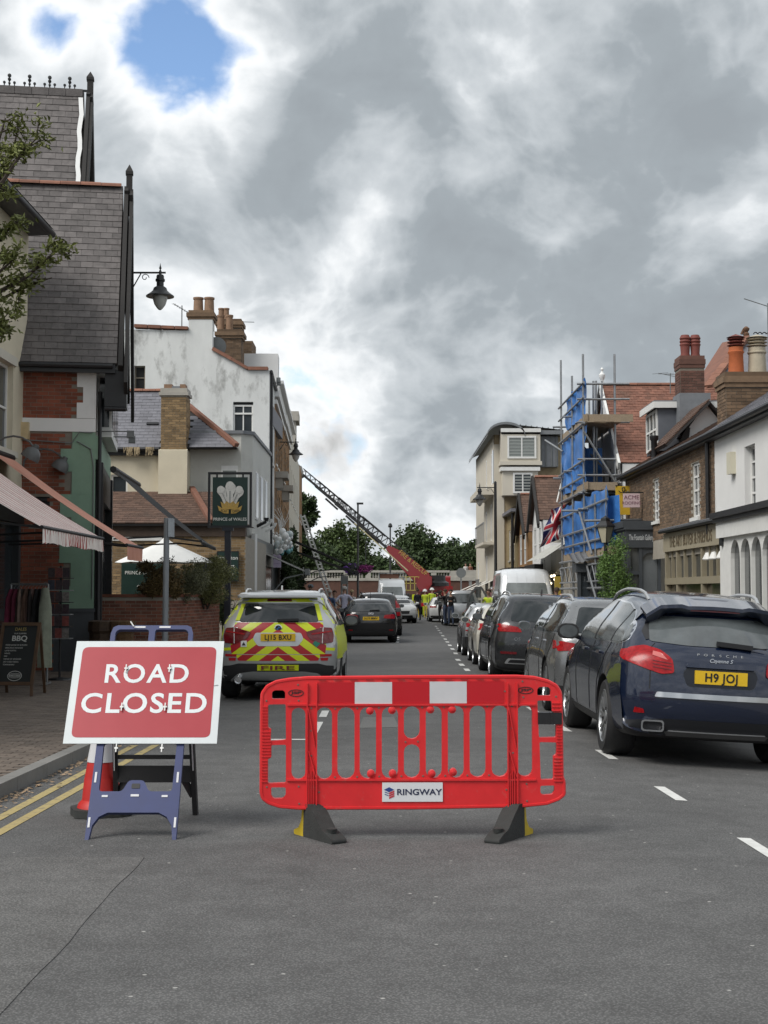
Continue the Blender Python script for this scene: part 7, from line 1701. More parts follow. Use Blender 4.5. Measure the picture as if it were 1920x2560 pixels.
c = generic('parked_car', 'silver hatchback with black tailgate and chrome rear bar parked beyond the cream hatchback', (2.88, 36.3+1.95, zr_(2.9)-.03), 0, 3.9, 1.43, 1.74, SILV2, [([(.68, .80), (.80, .80), (.81, 1.0), (.70, 1.0)], REDLENS), ([(.66, .70), (.82, .70), (.82, .73), (.66, .73)], REDLENS)], None, belt=.97, r=.32, tilt=R(2), hatch=.32, hood=.85, clad=.55, rail=BLACK)
c.patch('tailgate', [(-.62, .62), (.62, .62), (.60, 1.10), (-.60, 1.10)], 'rear', BLACKP, off=.004, rnd=.04); c.patch('chrome_bar', [(-.80, .58), (.80, .58), (.80, .63), (-.80, .63)], 'rear', CHROME, off=.010)
c = generic('parked_car', 'black small hatchback with yellow rear plate parked beyond the fire car', (-.47, 45.6+2.0, 0), R(1.5), 3.98, 1.43, 1.74, BLACKP, [([(.40, .80), (.76, .78), (.79, .88), (.74, .93), (.44, .90)], REDLENS), ([(.58, .40), (.72, .40), (.72, .43), (.58, .43)], REDLENS)], ('N19 MMV', .79), belt=.95, r=.32, group='cars parked on the left', hatch=.58, bonnet=.92, tail_z=.7)
for k in range(4): mb = MB(); y_ = c.cast(0, .945, 'rear')[0].y-.006; mb.lathe([(.030, .004), (.034, 0), (.030, -.004), (.026, 0)], (-.06+.04*k, y_, .945), 'Y', 14); c.local(mb, 'badge_ring', CHROME)
mb = MB(); mb.bar((0, .6-1.6, 1.42), (0, .55-1.6, 1.62), .012); c.local(mb, 'aerial', BLACK)
generic('parked_suv', 'black SUV with tall red lamp column and roof bars in front of the white van', (-.30, 52.8+2.25, 0), R(2), 4.5, 1.62, 1.86, BLACKP, [([(.70, .75), (.84, .75), (.80, 1.30), (.66, 1.36), (.66, 1.2)], REDLENS)], None, belt=1.02, r=.35, rail=BLACK, group='cars parked on the left', hatch=.4)
generic('parked_car', 'pale silver hatchback facing the camera in front of the white van', (.72, 77, 0), PI+R(5), 4.35, 1.47, 1.80, WHITEP, [], None, belt=.96, r=.33, group='cars parked on the left')
generic('parked_car', 'white saloon at the far end of the right hand row', (3.45, 83, zr_(3.45)), 0, 4.7, 1.45, 1.85, WHITEP, [([(.45, .86), (.84, .86), (.84, .95), (.50, .95)], REDLENS)], None, belt=.96, r=.34, group='cars parked along the right kerb')
# vans
VANGLASS = mat('van_glass', (.15, .165, .165), .06, spec=.7, var=.4, vscale=1.6)
def van(label, loc, rz, L_, H, W, m, group=None, bonnet=1.12, hood=.85, name='panel_van', rear=False, gl=VANGLASS, tilt=0.):
 a, b = -L_/2, L_/2
 top = [(a, .6), (a, 1.2), (a+.02, H-.25), (a+.06, H-.06), (a+.25, H), (0, H+.01), (b-hood-.95, H-.02), (b-hood-.62, H-.20), (b-hood-.1, bonnet+.28), (b-hood+.12, bonnet+.06), (b-.35, bonnet-.10), (b-.06, bonnet-.32), (b, .62)]
 bot = [(a, .6), (a+.02, .42), (a+.1, .32), (0, .28), (b-.5, .28), (b-.1, .30), (b-.01, .42), (b, .62)]
 sp = dict(W=W, top=top, bottom=bot, axles=(a+1.05, b-.95), r=.34, belt=1.3, roof=H, sect=[(.2, .93), (.5, .99), (1.1, 1.0), (1.5, .98), (H-.3, .90), (H, .86)], spokes=8, twin=False, taper=(.02, .10), tpow=6, plan=.05 if rear else .12, tw=.22, clad=.5, round=.08, gh=.02, flare=.0)
 c = Car(name, label, 'van', loc, rz, sp, m, group, tilt)
 c.patch('windscreen', [(-W*.40, bonnet+.16), (W*.40, bonnet+.16), (W*.385, bonnet+.55), (W*.355, H-.54 if H > 2.3 else H-.24), (-W*.355, H-.54 if H > 2.3 else H-.24), (-W*.385, bonnet+.55)], 'front', gl, off=.01, rnd=.06)
 for s in (-1, 1):
  c.patch('headlight', [(s*.55, .82), (s*.86, .86), (s*.88, 1.06), (s*.66, 1.0)][::s], 'front', CLEARL, off=.012, rnd=.03)
  c.mirror(s, b-hood-.35, bonnet+.25, PLASTIC, w=.24, h=.36)
 c.patch('grille', [(-.5, .66), (.5, .66), (.52, .84), (-.52, .84)], 'front', PLASTIC, off=.008, rnd=.03); c.patch('bumper', [(-W/2+.06, .34), (W/2-.06, .34), (W/2-.05, .56), (-W/2+.05, .56)], 'front', PLASTIC, off=.006)
 c.both('side_window', [(b-hood-1.15, bonnet+.20), (b-hood-.12, bonnet+.16), (b-hood-.45, bonnet+.62), (b-hood-.75, bonnet+.72), (b-hood-1.15, bonnet+.72)], 'side', gl, off=.01, rnd=.04)
 for vw in ('left', 'right'): c.seam('panel_gap', lerp_pts([(b-hood-1.25, H-.3), (b-hood-1.25, .45)]), vw); c.seam('panel_gap', lerp_pts([(b-hood-2.45, H-.3), (b-hood-2.45, .45)]), vw)
 for k in range(5): c.seam('roof_rib', lerp_pts([(-.7+.35*k, H-.58 if H > 2.3 else H-.2), (-.66+.33*k, H-.10)], 6), 'front', .02, m, off=.006)
 mb = MB(); mb.bar((-.55, b-hood+.15, bonnet+.13), (.05, b-hood-.02, bonnet+.30), .02); mb.bar((.10, b-hood+.15, bonnet+.13), (.6, b-hood-.02, bonnet+.28), .02); c.local(mb, 'wipers', BLACK)
 return c
VANW = paint('van_white', (.64, .665, .69), 0, .35)
c = van('tall white panel van parked facing the camera by the scaffold', (5.28, 51.5+2.9, zr_(3.6)), PI, 5.9, 2.62, 2.05, VANW)
mb = MB(); mb.bar((-.75, 1.2, 2.6), (-.75, 1.05, 2.95), .015); c.local(mb, 'aerial', BLACK)
c = van('white panel van with roof rack facing the camera in mid street', (.52, 99, 0), PI, 5.6, 2.55, 2.0, VANW)
mb = MB()
for y in (-2, -.6, .8): mb.bar((-.85, y, 2.68), (.85, y, 2.68), .05); mb.bar((-.85, y, 2.5), (-.85, y, 2.7), .04); mb.bar((.85, y, 2.5), (.85, y, 2.7), .04)
mb.bar((-.85, -2, 2.7), (-.85, .8, 2.7), .05); mb.bar((.85, -2, 2.7), (.85, .8, 2.7), .05); mb.bar((-.85, 1.0, 2.95), (.85, 1.0, 2.95), .05); mb.bar((-.85, 1.0, 2.6), (-.85, 1.0, 2.95), .05); mb.bar((.85, 1.0, 2.6), (.85, 1.0, 2.95), .05); c.local(mb, 'roof_rack', STEEL)
mb = MB(); mb.box(-.5, .8, .9, .96, 2.6, 2.9); c.local(mb, 'rack_panel', mat('brown_board', (.16, .07, .045), .7))
VG = paint('van_grey', (.13, .135, .135), .4, .3)
c = van('dark grey van with its street side door standing open', (5.45, 60.2, zr_(3.3)), PI, 5.0, 1.98, 1.98, VG)
b = 2.5
dx = -(.99)
hy = b-.85-.15; mb = MB(); ang = R(68)
door = [(0, .42), (1.05, .42), (1.08, 1.15), (1.05, 1.25), (.95, 1.62), (.70, 1.93), (.42, 1.95), (.10, 1.45), (0, 1.25)]
win = [(.12, 1.27), (.98, 1.27), (.88, 1.60), (.66, 1.84), (.44, 1.86), (.20, 1.45)]
hx_ = c.HW(hy, 1.0)+.02
fn = lambda p, q, d: Vector((hx_+p*math.sin(ang)+d*math.cos(ang), hy-p*math.cos(ang)+d*math.sin(ang), q))
mb.ring_prism(rnd_poly(door, .06, 3), [rnd_poly(win, .05, 3)[::-1]], fn, 0, .07); dr = c.local(mb, 'door', VG)
mb = MB(); mb.prism(rnd_poly(win, .05, 3), fn, .03, .036); c.local(mb, 'door_window', mat('clear_pane', (.85, .9, .9), .02, trans=1.), dr)
mb = MB(); mb.prism(rnd_poly(rect(.75, .95, 1.05, 1.12), .02, 2), fn, -.03, .01); c.local(mb, 'door_handle', BLACK, dr)
mb = MB(); mb.prism(rnd_poly([(.05, .5), (1.0, .5), (1.02, 1.1), (.05, 1.15)], .05, 3), fn, .071, .09); c.local(mb, 'door_trim', PLASTIC, dr)
generic('parked_suv', 'silver SUV with dark rear window and red lamps behind the camera crew', (4.0, 74.5, zr_(3.2)), 0, 4.8, 1.80, 1.9, SILV2, [([(.66, .85), (.86, .85), (.85, 1.06), (.70, 1.06)], REDLENS)], None, belt=1.08, r=.37, group='cars parked along the right kerb', gl=CARGLASS2, hatch=.3)
# foreground: barrier, road closed sign, cone
BRED = mat('barrier_red', (.68, .024, .028), .38, spec=.45, var=.10, vscale=5, dirt=((.48, .14, .12), .6, 17, .58))
REFR = mat('reflective_red_film', (.50, .006, .014), .3, spec=.5, bump=.15, bscale=400)
REFW = mat('reflective_white_film', (.60, .60, .62), .35, spec=.5, var=.06, vscale=7, bump=.15, bscale=400)
RUB = mat('foot_rubber', (.030, .032, .031), .8, var=.3, vscale=14, bump=.4, bscale=70)
YEL = mat('foot_yellow', (.50, .36, .02), .6, var=.2, vscale=10, dirt=((.15, .12, .05), .5, 9, .58))
bx_, by_ = X(891, 9.55), 9.55
ba = thing('barrier', 'red plastic pedestrian barrier with two white panels and a lettered white plate', 'barrier', (bx_, by_, 0), R(.6))
zx = lambda p: (p-822)*.001314
zz = lambda q: (862-q)*.001314
def slot(x0, x1, y0, y1, n=6):
 r = (x1-x0)/2; c = (x0+x1)/2; out = []
 for k in range(n+1): t = PI*k/n; out.append((zx(c+r*math.cos(t)), zz(y0+r-r*math.sin(t)*.9)))
 for k in range(n+1): t = PI+PI*k/n; out.append((zx(c+r*math.cos(t)), zz(y1-r-r*math.sin(t)*.9)))
 return out[::-1]
outer = [(zx(p), zz(q)) for p, q in ((57, 190), (60, 140), (85, 105), (130, 82), (200, 70), (290, 63), (822, 58), (1350, 56), (1440, 62), (1510, 80), (1552, 103), (1572, 135), (1575, 180), (1578, 560), (1588, 585), (1588, 650), (1560, 672), (1500, 694), (1380, 706), (822, 715), (250, 716), (150, 708), (95, 690), (65, 668), (57, 640))]
holes = [slot(*s_) for s_ in ((207, 278, 208, 576), (335, 413, 206, 576), (440, 527, 205, 575), (553, 636, 204, 574), (665, 748, 203, 573), (777, 858, 201, 374), (777, 858, 392, 570), (888, 970, 200, 570), (1000, 1082, 199, 569), (1110, 1193, 198, 567), (1222, 1305, 197, 565), (1352, 1430, 196, 563))]
for q in ([(107, 135), (120, 124), (165, 124), (175, 135), (175, 168), (107, 168)], [(88, 196), (178, 194), (180, 374), (100, 380), (104, 318), (88, 312)], [(105, 400), (180, 398), (180, 590), (88, 592), (88, 470), (105, 465)], [(105, 612), (180, 612), (180, 650), (165, 668), (120, 668), (105, 655)],
          [(1455, 120), (1465, 108), (1512, 108), (1524, 120), (1524, 152), (1455, 152)], [(1455, 176), (1528, 178), (1532, 235), (1550, 240), (1550, 362), (1462, 364)], [(1465, 386), (1552, 388), (1552, 450), (1536, 456), (1536, 575), (1470, 575)], [(1468, 606), (1540, 604), (1540, 636), (1526, 650), (1480, 652), (1468, 642)]):
 holes.append([(zx(a), zz(b)) for a, b in rnd_poly(q, 9, 3)][::-1])
fnb = lambda p, q, d: Vector((p, d, q))
mb = MB(); mb.ring_prism(rnd_poly(outer, .01, 2), holes, fnb, -.025, .025); pan = mb.build('panel', BRED, ba, world=False, smooth=True)
mb = MB(); o2 = rnd_poly(outer, .01, 2)
mb.tube([Vector((p, -.018, q)) for p, q in o2]+[Vector((o2[0][0], -.018, o2[0][1]))], .013, 6, cap=False); mb.build('rim', BRED, ba, world=False, smooth=True)
for q in (575, 197):
 mb = MB(); mb.box(zx(185), zx(1445), -.036, -.024, zz(q)-.006, zz(q)+.006); mb.build('rib', BRED, ba, world=False)
for px0 in (285, 1302):
 for dx in (2, 50):
  mb = MB(); mb.box(zx(px0+dx)-.004, zx(px0+dx)+.004, -.042, -.024, zz(712), zz(88)); mb.build('rib', BRED, ba, world=False)
 for k in range(3): mb = MB(); mb.box(zx(px0+12+11*k)-.003, zx(px0+12+11*k)+.003, -.040, -.024, zz(705), zz(545-20*k)); mb.build('rib', BRED, ba, world=False)
 for (qa, qb, s) in ((210, 430, 1), (430, 560, -1)): mb = MB(); a, b = (px0+6, px0+46) if s > 0 else (px0+46, px0+10); mb.bar((zx(a), -.034, zz(qb if s < 0 else qa)), (zx(b), -.034, zz(qa if s < 0 else qb)), .006, .016, up=(0, 1, 0)); mb.build('rib', BRED, ba, world=False)
for (p0, p1, q0, q1) in ((58, 88, 200, 320), (58, 104, 325, 465), (58, 88, 470, 590), (1528, 1574, 180, 236), (1552, 1580, 300, 452), (1536, 1580, 458, 590)):
 n = int((q1-q0)/15)
 for k in range(n): mb = MB(); c0 = q0+(q1-q0)*(k+.5)/n; mb.box(zx(p0), zx(p1), -.034, -.024, zz(c0)-.0035, zz(c0)+.0035); mb.build('grip_rib', BRED, ba, world=False)
SCREW = mat('dull_bolt', (.16, .12, .10), .6)
for (a, b) in ((240, 96), (243, 176), (80, 177), (84, 610), (245, 608), (248, 694), (348, 636), (1380, 80), (1384, 160), (1550, 157), (1398, 596), (1400, 682), (1296, 625), (1290, 130), (338, 145), (308, 215), (308, 328), (308, 454), (1325, 205), (1326, 316), (1330, 440), (428, 217), (540, 215), (650, 213), (762, 212), (870, 211), (980, 210), (1090, 208), (1200, 207), (428, 562), (540, 560), (652, 558), (764, 557), (874, 556), (986, 555), (1098, 553), (1208, 552), (848, 383), (785, 385)):
 mb = MB(); mb.lathe([(.0065, -.024), (.0065, -.028), (.003, -.0285)], (zx(a), 0, zz(b)), 'Y', 8); mb.build('bolt', SCREW, ba, world=False)
for (a, b, s) in ((605, 228, -1), (717, 225, -1), (912, 222, 1), (1022, 222, 1), (610, 545, -1), (720, 545, -1), (918, 545, 1), (1026, 537, 1)):
 mb = MB(); mb.lathe([(.026, .02), (.026, -.03), (.020, -.034)], (zx(a), 0, zz(b)), 'Y', 14); bo = mb.build('boss', BRED, ba, world=False, smooth=True)
 mb = MB(); mb.lathe([(.012, -.034), (.012, -.042), (.004, -.044)], (zx(a), 0, zz(b)), 'Y', 10); mb.build('boss_pin', BRED, bo, world=False, smooth=True)
edges = [(338, 528), (528, 718), (718, 908), (908, 1097), (1097, 1285)]
for i, (a, b) in enumerate(edges):
 mb = MB(); mb.box(zx(a), zx(b)-.001, -.029, -.0255, zz(194-i*1.2), zz(84-i*1.2)); mb.build('reflective_panel', REFW if i % 2 else REFR, ba, world=False)
for k in range(12): a = 345+80*k; mb = MB(); mb.box(zx(a), zx(a+38), -.0335, -.0300, zz(74-k*.3), zz(70-k*.3)); mb.build('moulding', mat('barrier_slot', (.30, .02, .02), .6), ba, world=False)
def ellipse(cx, cz, rx, rz_, n=24): return [(cx+rx*math.cos(2*PI*k/n), cz+rz_*math.sin(2*PI*k/n)) for k in range(n)]
for cx in (230, 1396):
 e0 = ellipse(zx(cx), zz(138 if cx < 800 else 125), .052, .024); e1 = ellipse(zx(cx), zz(138 if cx < 800 else 125), .046, .019)
 mb = MB(); mb.ring_prism(e0, [e1[::-1]], fnb, -.028, -.0255); em = mb.build('maker_emblem', mat('emblem_black', (.03, .012, .012), .6), ba, world=False)
 text('lettering', 'JSP', .03, MATS['emblem_black'], em, plane_m((zx(cx), -.0265, zz(138 if cx < 800 else 125)), (1, 0, 0), (0, 0, 1)), .001, bold=.001, fit=(.072, .022), world=False)
mb = MB(); mb.box(zx(667), zx(973), -.032, -.026, zz(684), zz(588)); pl = mb.build('name_plate', mat('white_sign_film', (.70, .71, .73), .35, var=.03), ba, world=False)
INK = mat('navy_ink', (.012, .018, .06), .5)
text('lettering', 'RINGWAY', .05, INK, pl, plane_m((zx(856), -.0335, zz(635)), (1, 0, 0), (0, 0, 1)), .0008, bold=.0009, fit=(.298, .040), world=False)
mb = MB(); mb.prism([(zx(676), zz(624)), (zx(702), zz(611)), (zx(728), zz(624)), (zx(702), zz(636))], fnb, -.034, -.032); mb.build('logo_top', mat('logo_blue', (.02, .05, .22), .5), pl, world=False)
for k in range(3):
 q = 633+11*k
 mb = MB(); mb.prism([(zx(702), zz(q+6)), (zx(728), zz(q-5)), (zx(728), zz(q+3)), (zx(702), zz(q+14))], fnb, -.034, -.032); mb.build('logo_bar', mat('logo_red', (.50, .03, .05), .5), pl, world=False)
 if k < 2: mb = MB(); mb.prism([(zx(680), zz(q)), (zx(700), zz(q+8)), (zx(700), zz(q+11)), (zx(680), zz(q+4))], fnb, -.034, -.032); mb.build('logo_bar', MATS['logo_blue'], pl, world=False)
mb = MB(); mb.box(zx(1457), zx(1578), -.040, .036, zz(296), zz(237)); st_ = mb.build('strap', mat('black_tape', (.013, .013, .014), .35, var=.3, vscale=20), ba, world=False)
for k in (-1, 1): mb = MB(); mb.box(zx(1522)-.004+.010*k, zx(1522)+.004+.010*k, -.043, -.039, zz(297), zz(236)); mb.build('strap_fold', MATS['black_tape'], st_, world=False)
for s in (-1, 1):
 fx_ = zx(318) if s < 0 else zx(1340); an = R(33)*(-s)
 def ff(p, q, d, fx_=fx_, an=an): v = Vector((d, p, q)); v = Matrix.Rotation(an, 3, 'Z') @ v; return v + Vector((fx_, 0, 0))
 prof = [(-.33, 0), (-.33, .025), (-.27, .055), (-.20, .075), (-.11, .16), (-.06, .20), (-.045, .22), (.03, .22), (.04, .0)]
 mb = MB(); mb.prism(rnd_poly(prof, .015, 2), ff, -.055, .055); ft_ = mb.build('foot', RUB, ba, world=False, smooth=True)
 mb = MB(); mb.lathe([(.03, 0), (.035, .028), (.02, .032)], ff(-.24, .058, 0), 'Z', 10); mb.build('foot_boss', RUB, ft_, world=False, smooth=True)
 prof = [(.04, 0), (.04, .20), (.06, .19), (.075, .10), (.11, .05), (.17, .03), (.17, 0)]
 mb = MB(); mb.prism(rnd_poly(prof, .01, 2), ff, -.05, .05); mb.build('foot_tail', YEL, ft_, world=False)
# road closed sign on its A frame
LEAN = R(31); ox, oy = -1.665, 9.42
rs = thing('road_sign', 'red and white ROAD CLOSED sign on a blue and black folding frame', 'road sign', (ox, oy, 0))
def sp3(a, b, d=0.): return Vector((a, b*math.sin(LEAN)-d*math.cos(LEAN), b*math.cos(LEAN)+d*math.sin(LEAN)))   # local: across, up the leaning plane, towards viewer
BLUEP = mat('blue_plastic', (.026, .038, .125), .45, var=.15, vscale=6, dirt=((.09, .10, .17), .4, 8, .6));
fn = lambda p, q, d: sp3(p, q, d)
L0 = [(-.30, 0), (-.275, 0), (-.262, .10), (-.225, .16), (-.17, .19), (.17, .19), (.225, .16), (.262, .10), (.275, 0), (.30, 0), (.295, 1.55), (.28, 1.60), (.25, 1.615), (-.25, 1.615), (-.28, 1.60), (-.295, 1.55)]
hl = [[(-.245, .35), (-.245, .76), (-.06, .79), (-.06, 1.0), (-.245, 1.0), (-.245, 1.44), (-.02, 1.52), (-.02, .80), (.02, .80), (.02, 1.52), (.245, 1.44), (.245, .9), (.245, .35), (.09, .35), (.05, .43), (-.05, .43), (-.09, .35)]]
hl = [[(-.245, .34), (-.09, .34), (-.05, .42), (.05, .42), (.09, .34), (.245, .34), (.25, .70), (-.25, .70)], [(-.262, .75), (-.022, .75), (-.022, 1.582), (-.24, 1.582), (-.262, 1.56)], [(.022, .75), (.262, .75), (.262, 1.56), (.24, 1.582), (.022, 1.582)]]
hl = [rnd_poly(h, .02, 2) for h in hl]
mb = MB(); mb.ring_prism(L0, [h[::-1] for h in hl], fn, -.035, 0.); fr1 = mb.build('front_frame', BLUEP, rs, world=False)
mb = MB(); mb.prism(rnd_poly(rect(-.028, .028, .36, .395), .006, 2), fn, .0, .003); mb.build('latch_slot', BLACK, fr1, world=False)
for (a, b, w_, h_) in ((-.284, .12, .014, .07), (.284, .12, .014, .07), (-.276, .44, .014, .075), (.276, .44, .014, .075), (-.27, .72, .014, .06), (.27, .72, .014, .06), (-.2, .305, .04, .014), (0, .31, .055, .016), (.2, .305, .04, .014), (-.09, 1.599, .08, .014), (.09, 1.599, .08, .014)):
 mb = MB(); mb.prism(rect(a-w_/2, a+w_/2, b-h_/2, b+h_/2), fn, .001, .004); mb.build('reflector', REFW, fr1, world=False)
def rp3(a, t, d=0.): return Vector((a, 1.40*math.sin(LEAN)+.03+t*.30, 1.40*math.cos(LEAN)*(1-t))) + Vector((0, d, 0))
mb = MB()
for s in (-1, 1): mb.bar(rp3(s*.262, 0), rp3(s*.290, 1.0), .035, .045)
mb.bar(rp3(-.26, .64), rp3(.26, .64), .02, .03); mb.bar(rp3(-.27, .745), rp3(.27, .745), .02, .12)
for s in (-1, 1): mb.bar(rp3(s*.20, .76), rp3(s*.275, .88), .02, .05)
mb.build('rear_frame', PLASTIC, rs, world=False)
for s in (-1, 1): mb = MB(); mb.bar(rp3(s*.275, .30, -.03), rp3(s*.285, .72, -.03), .008, .014); mb.build('reflector', REFW, rs, world=False)
pb0, pb1 = .68, 1.475
mb = MB(); mb.prism(rect(-.525, .525, pb0, pb1), fn, .012, .018); pt = mb.build('sign_plate', mat('sign_white', (.60, .64, .65), .35, var=.06, vscale=6, dirt=((.30, .30, .30), .5, 14, .66)), rs, world=False)
mb = MB(); mb.prism(rnd_poly(rect(-.475, .475, pb0+.045, pb1-.048), .045, 5), fn, .018, .0195); rf = mb.build('red_field', mat('sign_red', (.36, .028, .040), .35, var=.05, vscale=4, dirt=((.22, .03, .04), .35, 16, .68)), pt, world=False)
SW = mat('sign_text_white', (.66, .70, .71), .35, var=.05)
Mt = lambda b: Matrix.Translation(sp3(0, b, .0205)) @ plane_m((0, 0, 0), (1, 0, 0), sp3(0, 1)).to_3x3().to_4x4()
text('lettering', 'ROAD', .2, SW, rf, Mt(1.215), .0008, bold=.0035, fit=(.585, .150), spacing=1.15, world=False)
text('lettering', 'CLOSED', .2, SW, rf, Mt(.985), .0008, bold=.0035, fit=(.87, .156), spacing=1.12, world=False)
for (a, b) in ((-.15, 1.25), (.155, 1.25), (-.15, .95), (.15, .95), (-.155, .64), (.155, .64)):
 mb = MB(); mb.lathe([(.012, .0), (.012, .012), (.004, .014)], (0, 0, 0), 'Z', 10); q = (sp3(0, 0, 1)).to_track_quat('Z', 'Y').to_matrix().to_4x4(); mb.xf(Matrix.Translation(sp3(a, b, .019)) @ q); cl = mb.build('clip', BLACK, rs, world=False)
 mb = MB(); mb.prism(rect(a-.004, a+.004, b-.03, b+.03), fn, .03, .036); mb.prism(rect(a-.012, a+.012, b-.006, b+.006), fn, .03, .035); mb.build('cable_tie', WHITEPAINT, cl, world=False)
mb = MB(); mb.bar(sp3(-.16, 1.64, .01), sp3(-.13, 1.59, .03), .006); mb.build('cable_tie', WHITEPAINT, rs, world=False)
mb = MB(); mb.bar(sp3(.475, 1.12, .0215), sp3(.505, 1.125, .0215), .004, .001); mb.build('scratch', BLACK, pt, world=False)
# traffic cone
cn_ = thing('traffic_cone', 'red and white traffic cone on a black base behind the road sign', 'traffic cone', (X(224, 10.5), 10.5, 0), R(20))
mb = MB(); mb.prism(rnd_poly([(-.21, -.12), (-.12, -.21), (.12, -.21), (.21, -.12), (.21, .12), (.12, .21), (-.12, .21), (-.21, .12)], .02, 2), lambda p, q, d: Vector((p, q, d)), 0, .055); mb.build('base', RUB, cn_, world=False)
mb = MB(); mb.lathe([(.175, .055), (.165, .085), (.14, .11), (.125, .26), (.122, .27), (.122, .275), (.035, .74), (.03, .75), (.02, .75)], (0, 0, 0), 'Z', 28); mb.build('cone', mat('cone_red', (.46, .020, .016), .45, var=.15, vscale=8, dirt=((.20, .02, .02), .4, 9, .6)), cn_, world=False, smooth=True)
mb = MB(); mb.lathe([(.103, .385), (.064, .60), (.062, .60)], (0, 0, 0), 'Z', 28); mb.xf(Matrix.Diagonal((1.03, 1.03, 1, 1))); mb.build('sleeve', REFW, cn_, world=False, smooth=True)
# grey sign post
Yp = 20.4
po = thing('sign_post', 'plain grey metal post with small plate beside the road sign', 'post', (X(357, Yp), Yp, PZ))
mb = MB(); mb.tube([(X(356.5, Yp), Yp, PZ), (X(359, Yp), Yp, Z(1119, Yp))], .042, 14); mb.build('post', mat('grey_galvanised', (.22, .235, .25), .5, metal=.3, var=.15, vscale=6), po, smooth=True)
mb = MB(); mb.box(X(364, Yp), X(373, Yp), Yp-.09, Yp+.12, Z(1160, Yp), Z(1120, Yp)); pl = mb.build('plate', mat('grey_plate', (.32, .35, .38), .5, var=.2, vscale=12), po)
# shop display on the left pavement
Ya = 21.3
ab = thing('a_board', 'wooden framed chalkboard advertising BBQ on the pavement', 'chalkboard', (X(40, Ya), Ya, PZ))
u = Vector((1, -.10, 0)).normalized(); w = Vector((.08, .18, 1)).normalized(); c0 = Vector((X(37, Ya), Ya-.2, PZ))
def abp(a, b, d=0.): n = u.cross(w); return c0 + u*a + w*b + n*d
OAK = mat('oak_frame', (.085, .045, .022), .65, var=.25, vscale=8); CHALK = mat('chalkboard', (.010, .012, .012), .6, var=.2)
CHW = mat('chalk_white', (.50, .50, .47), .8); CHG = mat('chalk_gold', (.40, .30, .10), .8)
mb = MB(); mb.ring_prism(rect(-.30, .30, .16, 1.10), [rect(-.255, .255, .21, 1.05)[::-1]], abp, 0, .035); mb.build('frame', OAK, ab)
mb = MB(); mb.prism(rect(-.26, .26, .2, 1.06), abp, .005, .015); bd = mb.build('board', CHALK, ab)
for s in (-1, 1):
 mb = MB(); mb.bar(abp(s*.28, .16, .02), abp(s*.30, 0.0, .02), .04); mb.build('leg', OAK, ab)
 mb = MB(); mb.bar(abp(s*.27, 1.06, -.02), c0+u*s*.30+Vector((.02, .72, 0)), .04); mb.build('leg', OAK, ab)
TM = lambda a, b: Matrix.Translation(abp(a, b, .018)) @ plane_m((0, 0, 0), u, w).to_3x3().to_4x4()
text('lettering', 'DALES', .07, CHG, bd, TM(0, 1.0), .0008, fit=(.17, .048)); text('lettering', 'OUR SUMMER', .03, CHW, bd, TM(0, .935), .0008, fit=(.19, .02)); text('lettering', 'BBQ', .12, CHW, bd, TM(0, .855), .0008, bold=.002, fit=(.23, .095))
for k, ln in enumerate(('WIDE RANGE OF BURGERS', 'DELICIOUS SAUSAGES', 'LAMB KOFTAS', 'WINGS', 'RIBS', 'RANGE OF SAUSAGES', 'DRY AGED STEAKS', 'TOMAHAWKS')):
 text('lettering', ln, .03, CHW, bd, TM(-.205, .76-.042*k), .0008, align='LEFT', fit=None, sx=.92)
mb = MB(); mb.ring_prism(ellipse(0, .30, .11, .075), [ellipse(0, .30, .102, .067)[::-1]], abp, .016, .018)
for k in range(4): mb.ring_prism(ellipse(0, .285+.012*k, .09, .02), [ellipse(0, .285+.012*k, .086, .016)[::-1]], abp, .016, .018)
mb.build('chalk_drawing', CHW, bd)
Yr_ = 23.6
cr_ = thing('clothes_rail', 'metal clothes rail hung with dark and patterned garments', 'clothes rail', (X(58, Yr_), Yr_, PZ))
xa, xb, zt_ = X(24, Yr_), X(104, Yr_), Z(1262, Yr_)
for x in (xa, xb):
 mb = MB(); mb.tube([(x, Yr_, PZ), (x, Yr_, zt_)], .018, 8); mb.bar((x, Yr_-.25, PZ+.03), (x, Yr_+.25, PZ+.03), .03); mb.build('upright', STEEL, cr_)
mb = MB(); mb.tube([(xa, Yr_, zt_), (xb, Yr_, zt_)], .018, 8); mb.build('rail', STEEL, cr_)
GCOL = [(.14, .018, .045), (.11, .015, .035), (.22, .16, .13), (.05, .04, .035), (.12, .07, .05), (.03, .025, .025), (.16, .10, .09), (.02, .02, .022), (.018, .018, .02)]
def garment(name, label, x, y, z, L__, w_, m, rz=1.3, grp='garments on the clothes rail'):
 g = thing(name, label, 'clothing', (x, y, z-L__-.08), group=grp); n = 14; mb = MB(); vs = []; nr = 9; sd_ = rng.random()*9
 for i in range(nr):
  t = i/(nr-1); wd = w_*(.55+.45*min(1, t*4))*(1+.12*t); dp = .045+.03*t
  for k in range(n):
   a = 2*PI*k/n; q = Vector((math.cos(a)*wd/2*(1+.14*math.sin(a*5+sd_)*t), math.sin(a)*dp*(1+.3*math.sin(a*4+sd_)*t), 0)); q.rotate(Matrix.Rotation(rz, 3, 'Z'))
   vs.append(Vector((x, y, z-.08-L__*t))+q)
 mb.add(vs, [(i*n+k, i*n+(k+1) % n, (i+1)*n+(k+1) % n, (i+1)*n+k) for i in range(nr-1) for k in range(n)]); mb.build('fabric', m, g, smooth=True)
 mb = MB(); mb.tube([Vector((x, y, z-.02))+Vector((.03*math.cos(t), 0, .03*math.sin(t))) for t in (3.4, 2.4, 1.4, .4, -.6, -1.57)]+[Vector((x, y, z-.10))], .004, 5); mb.build('hanger', STEEL, g)
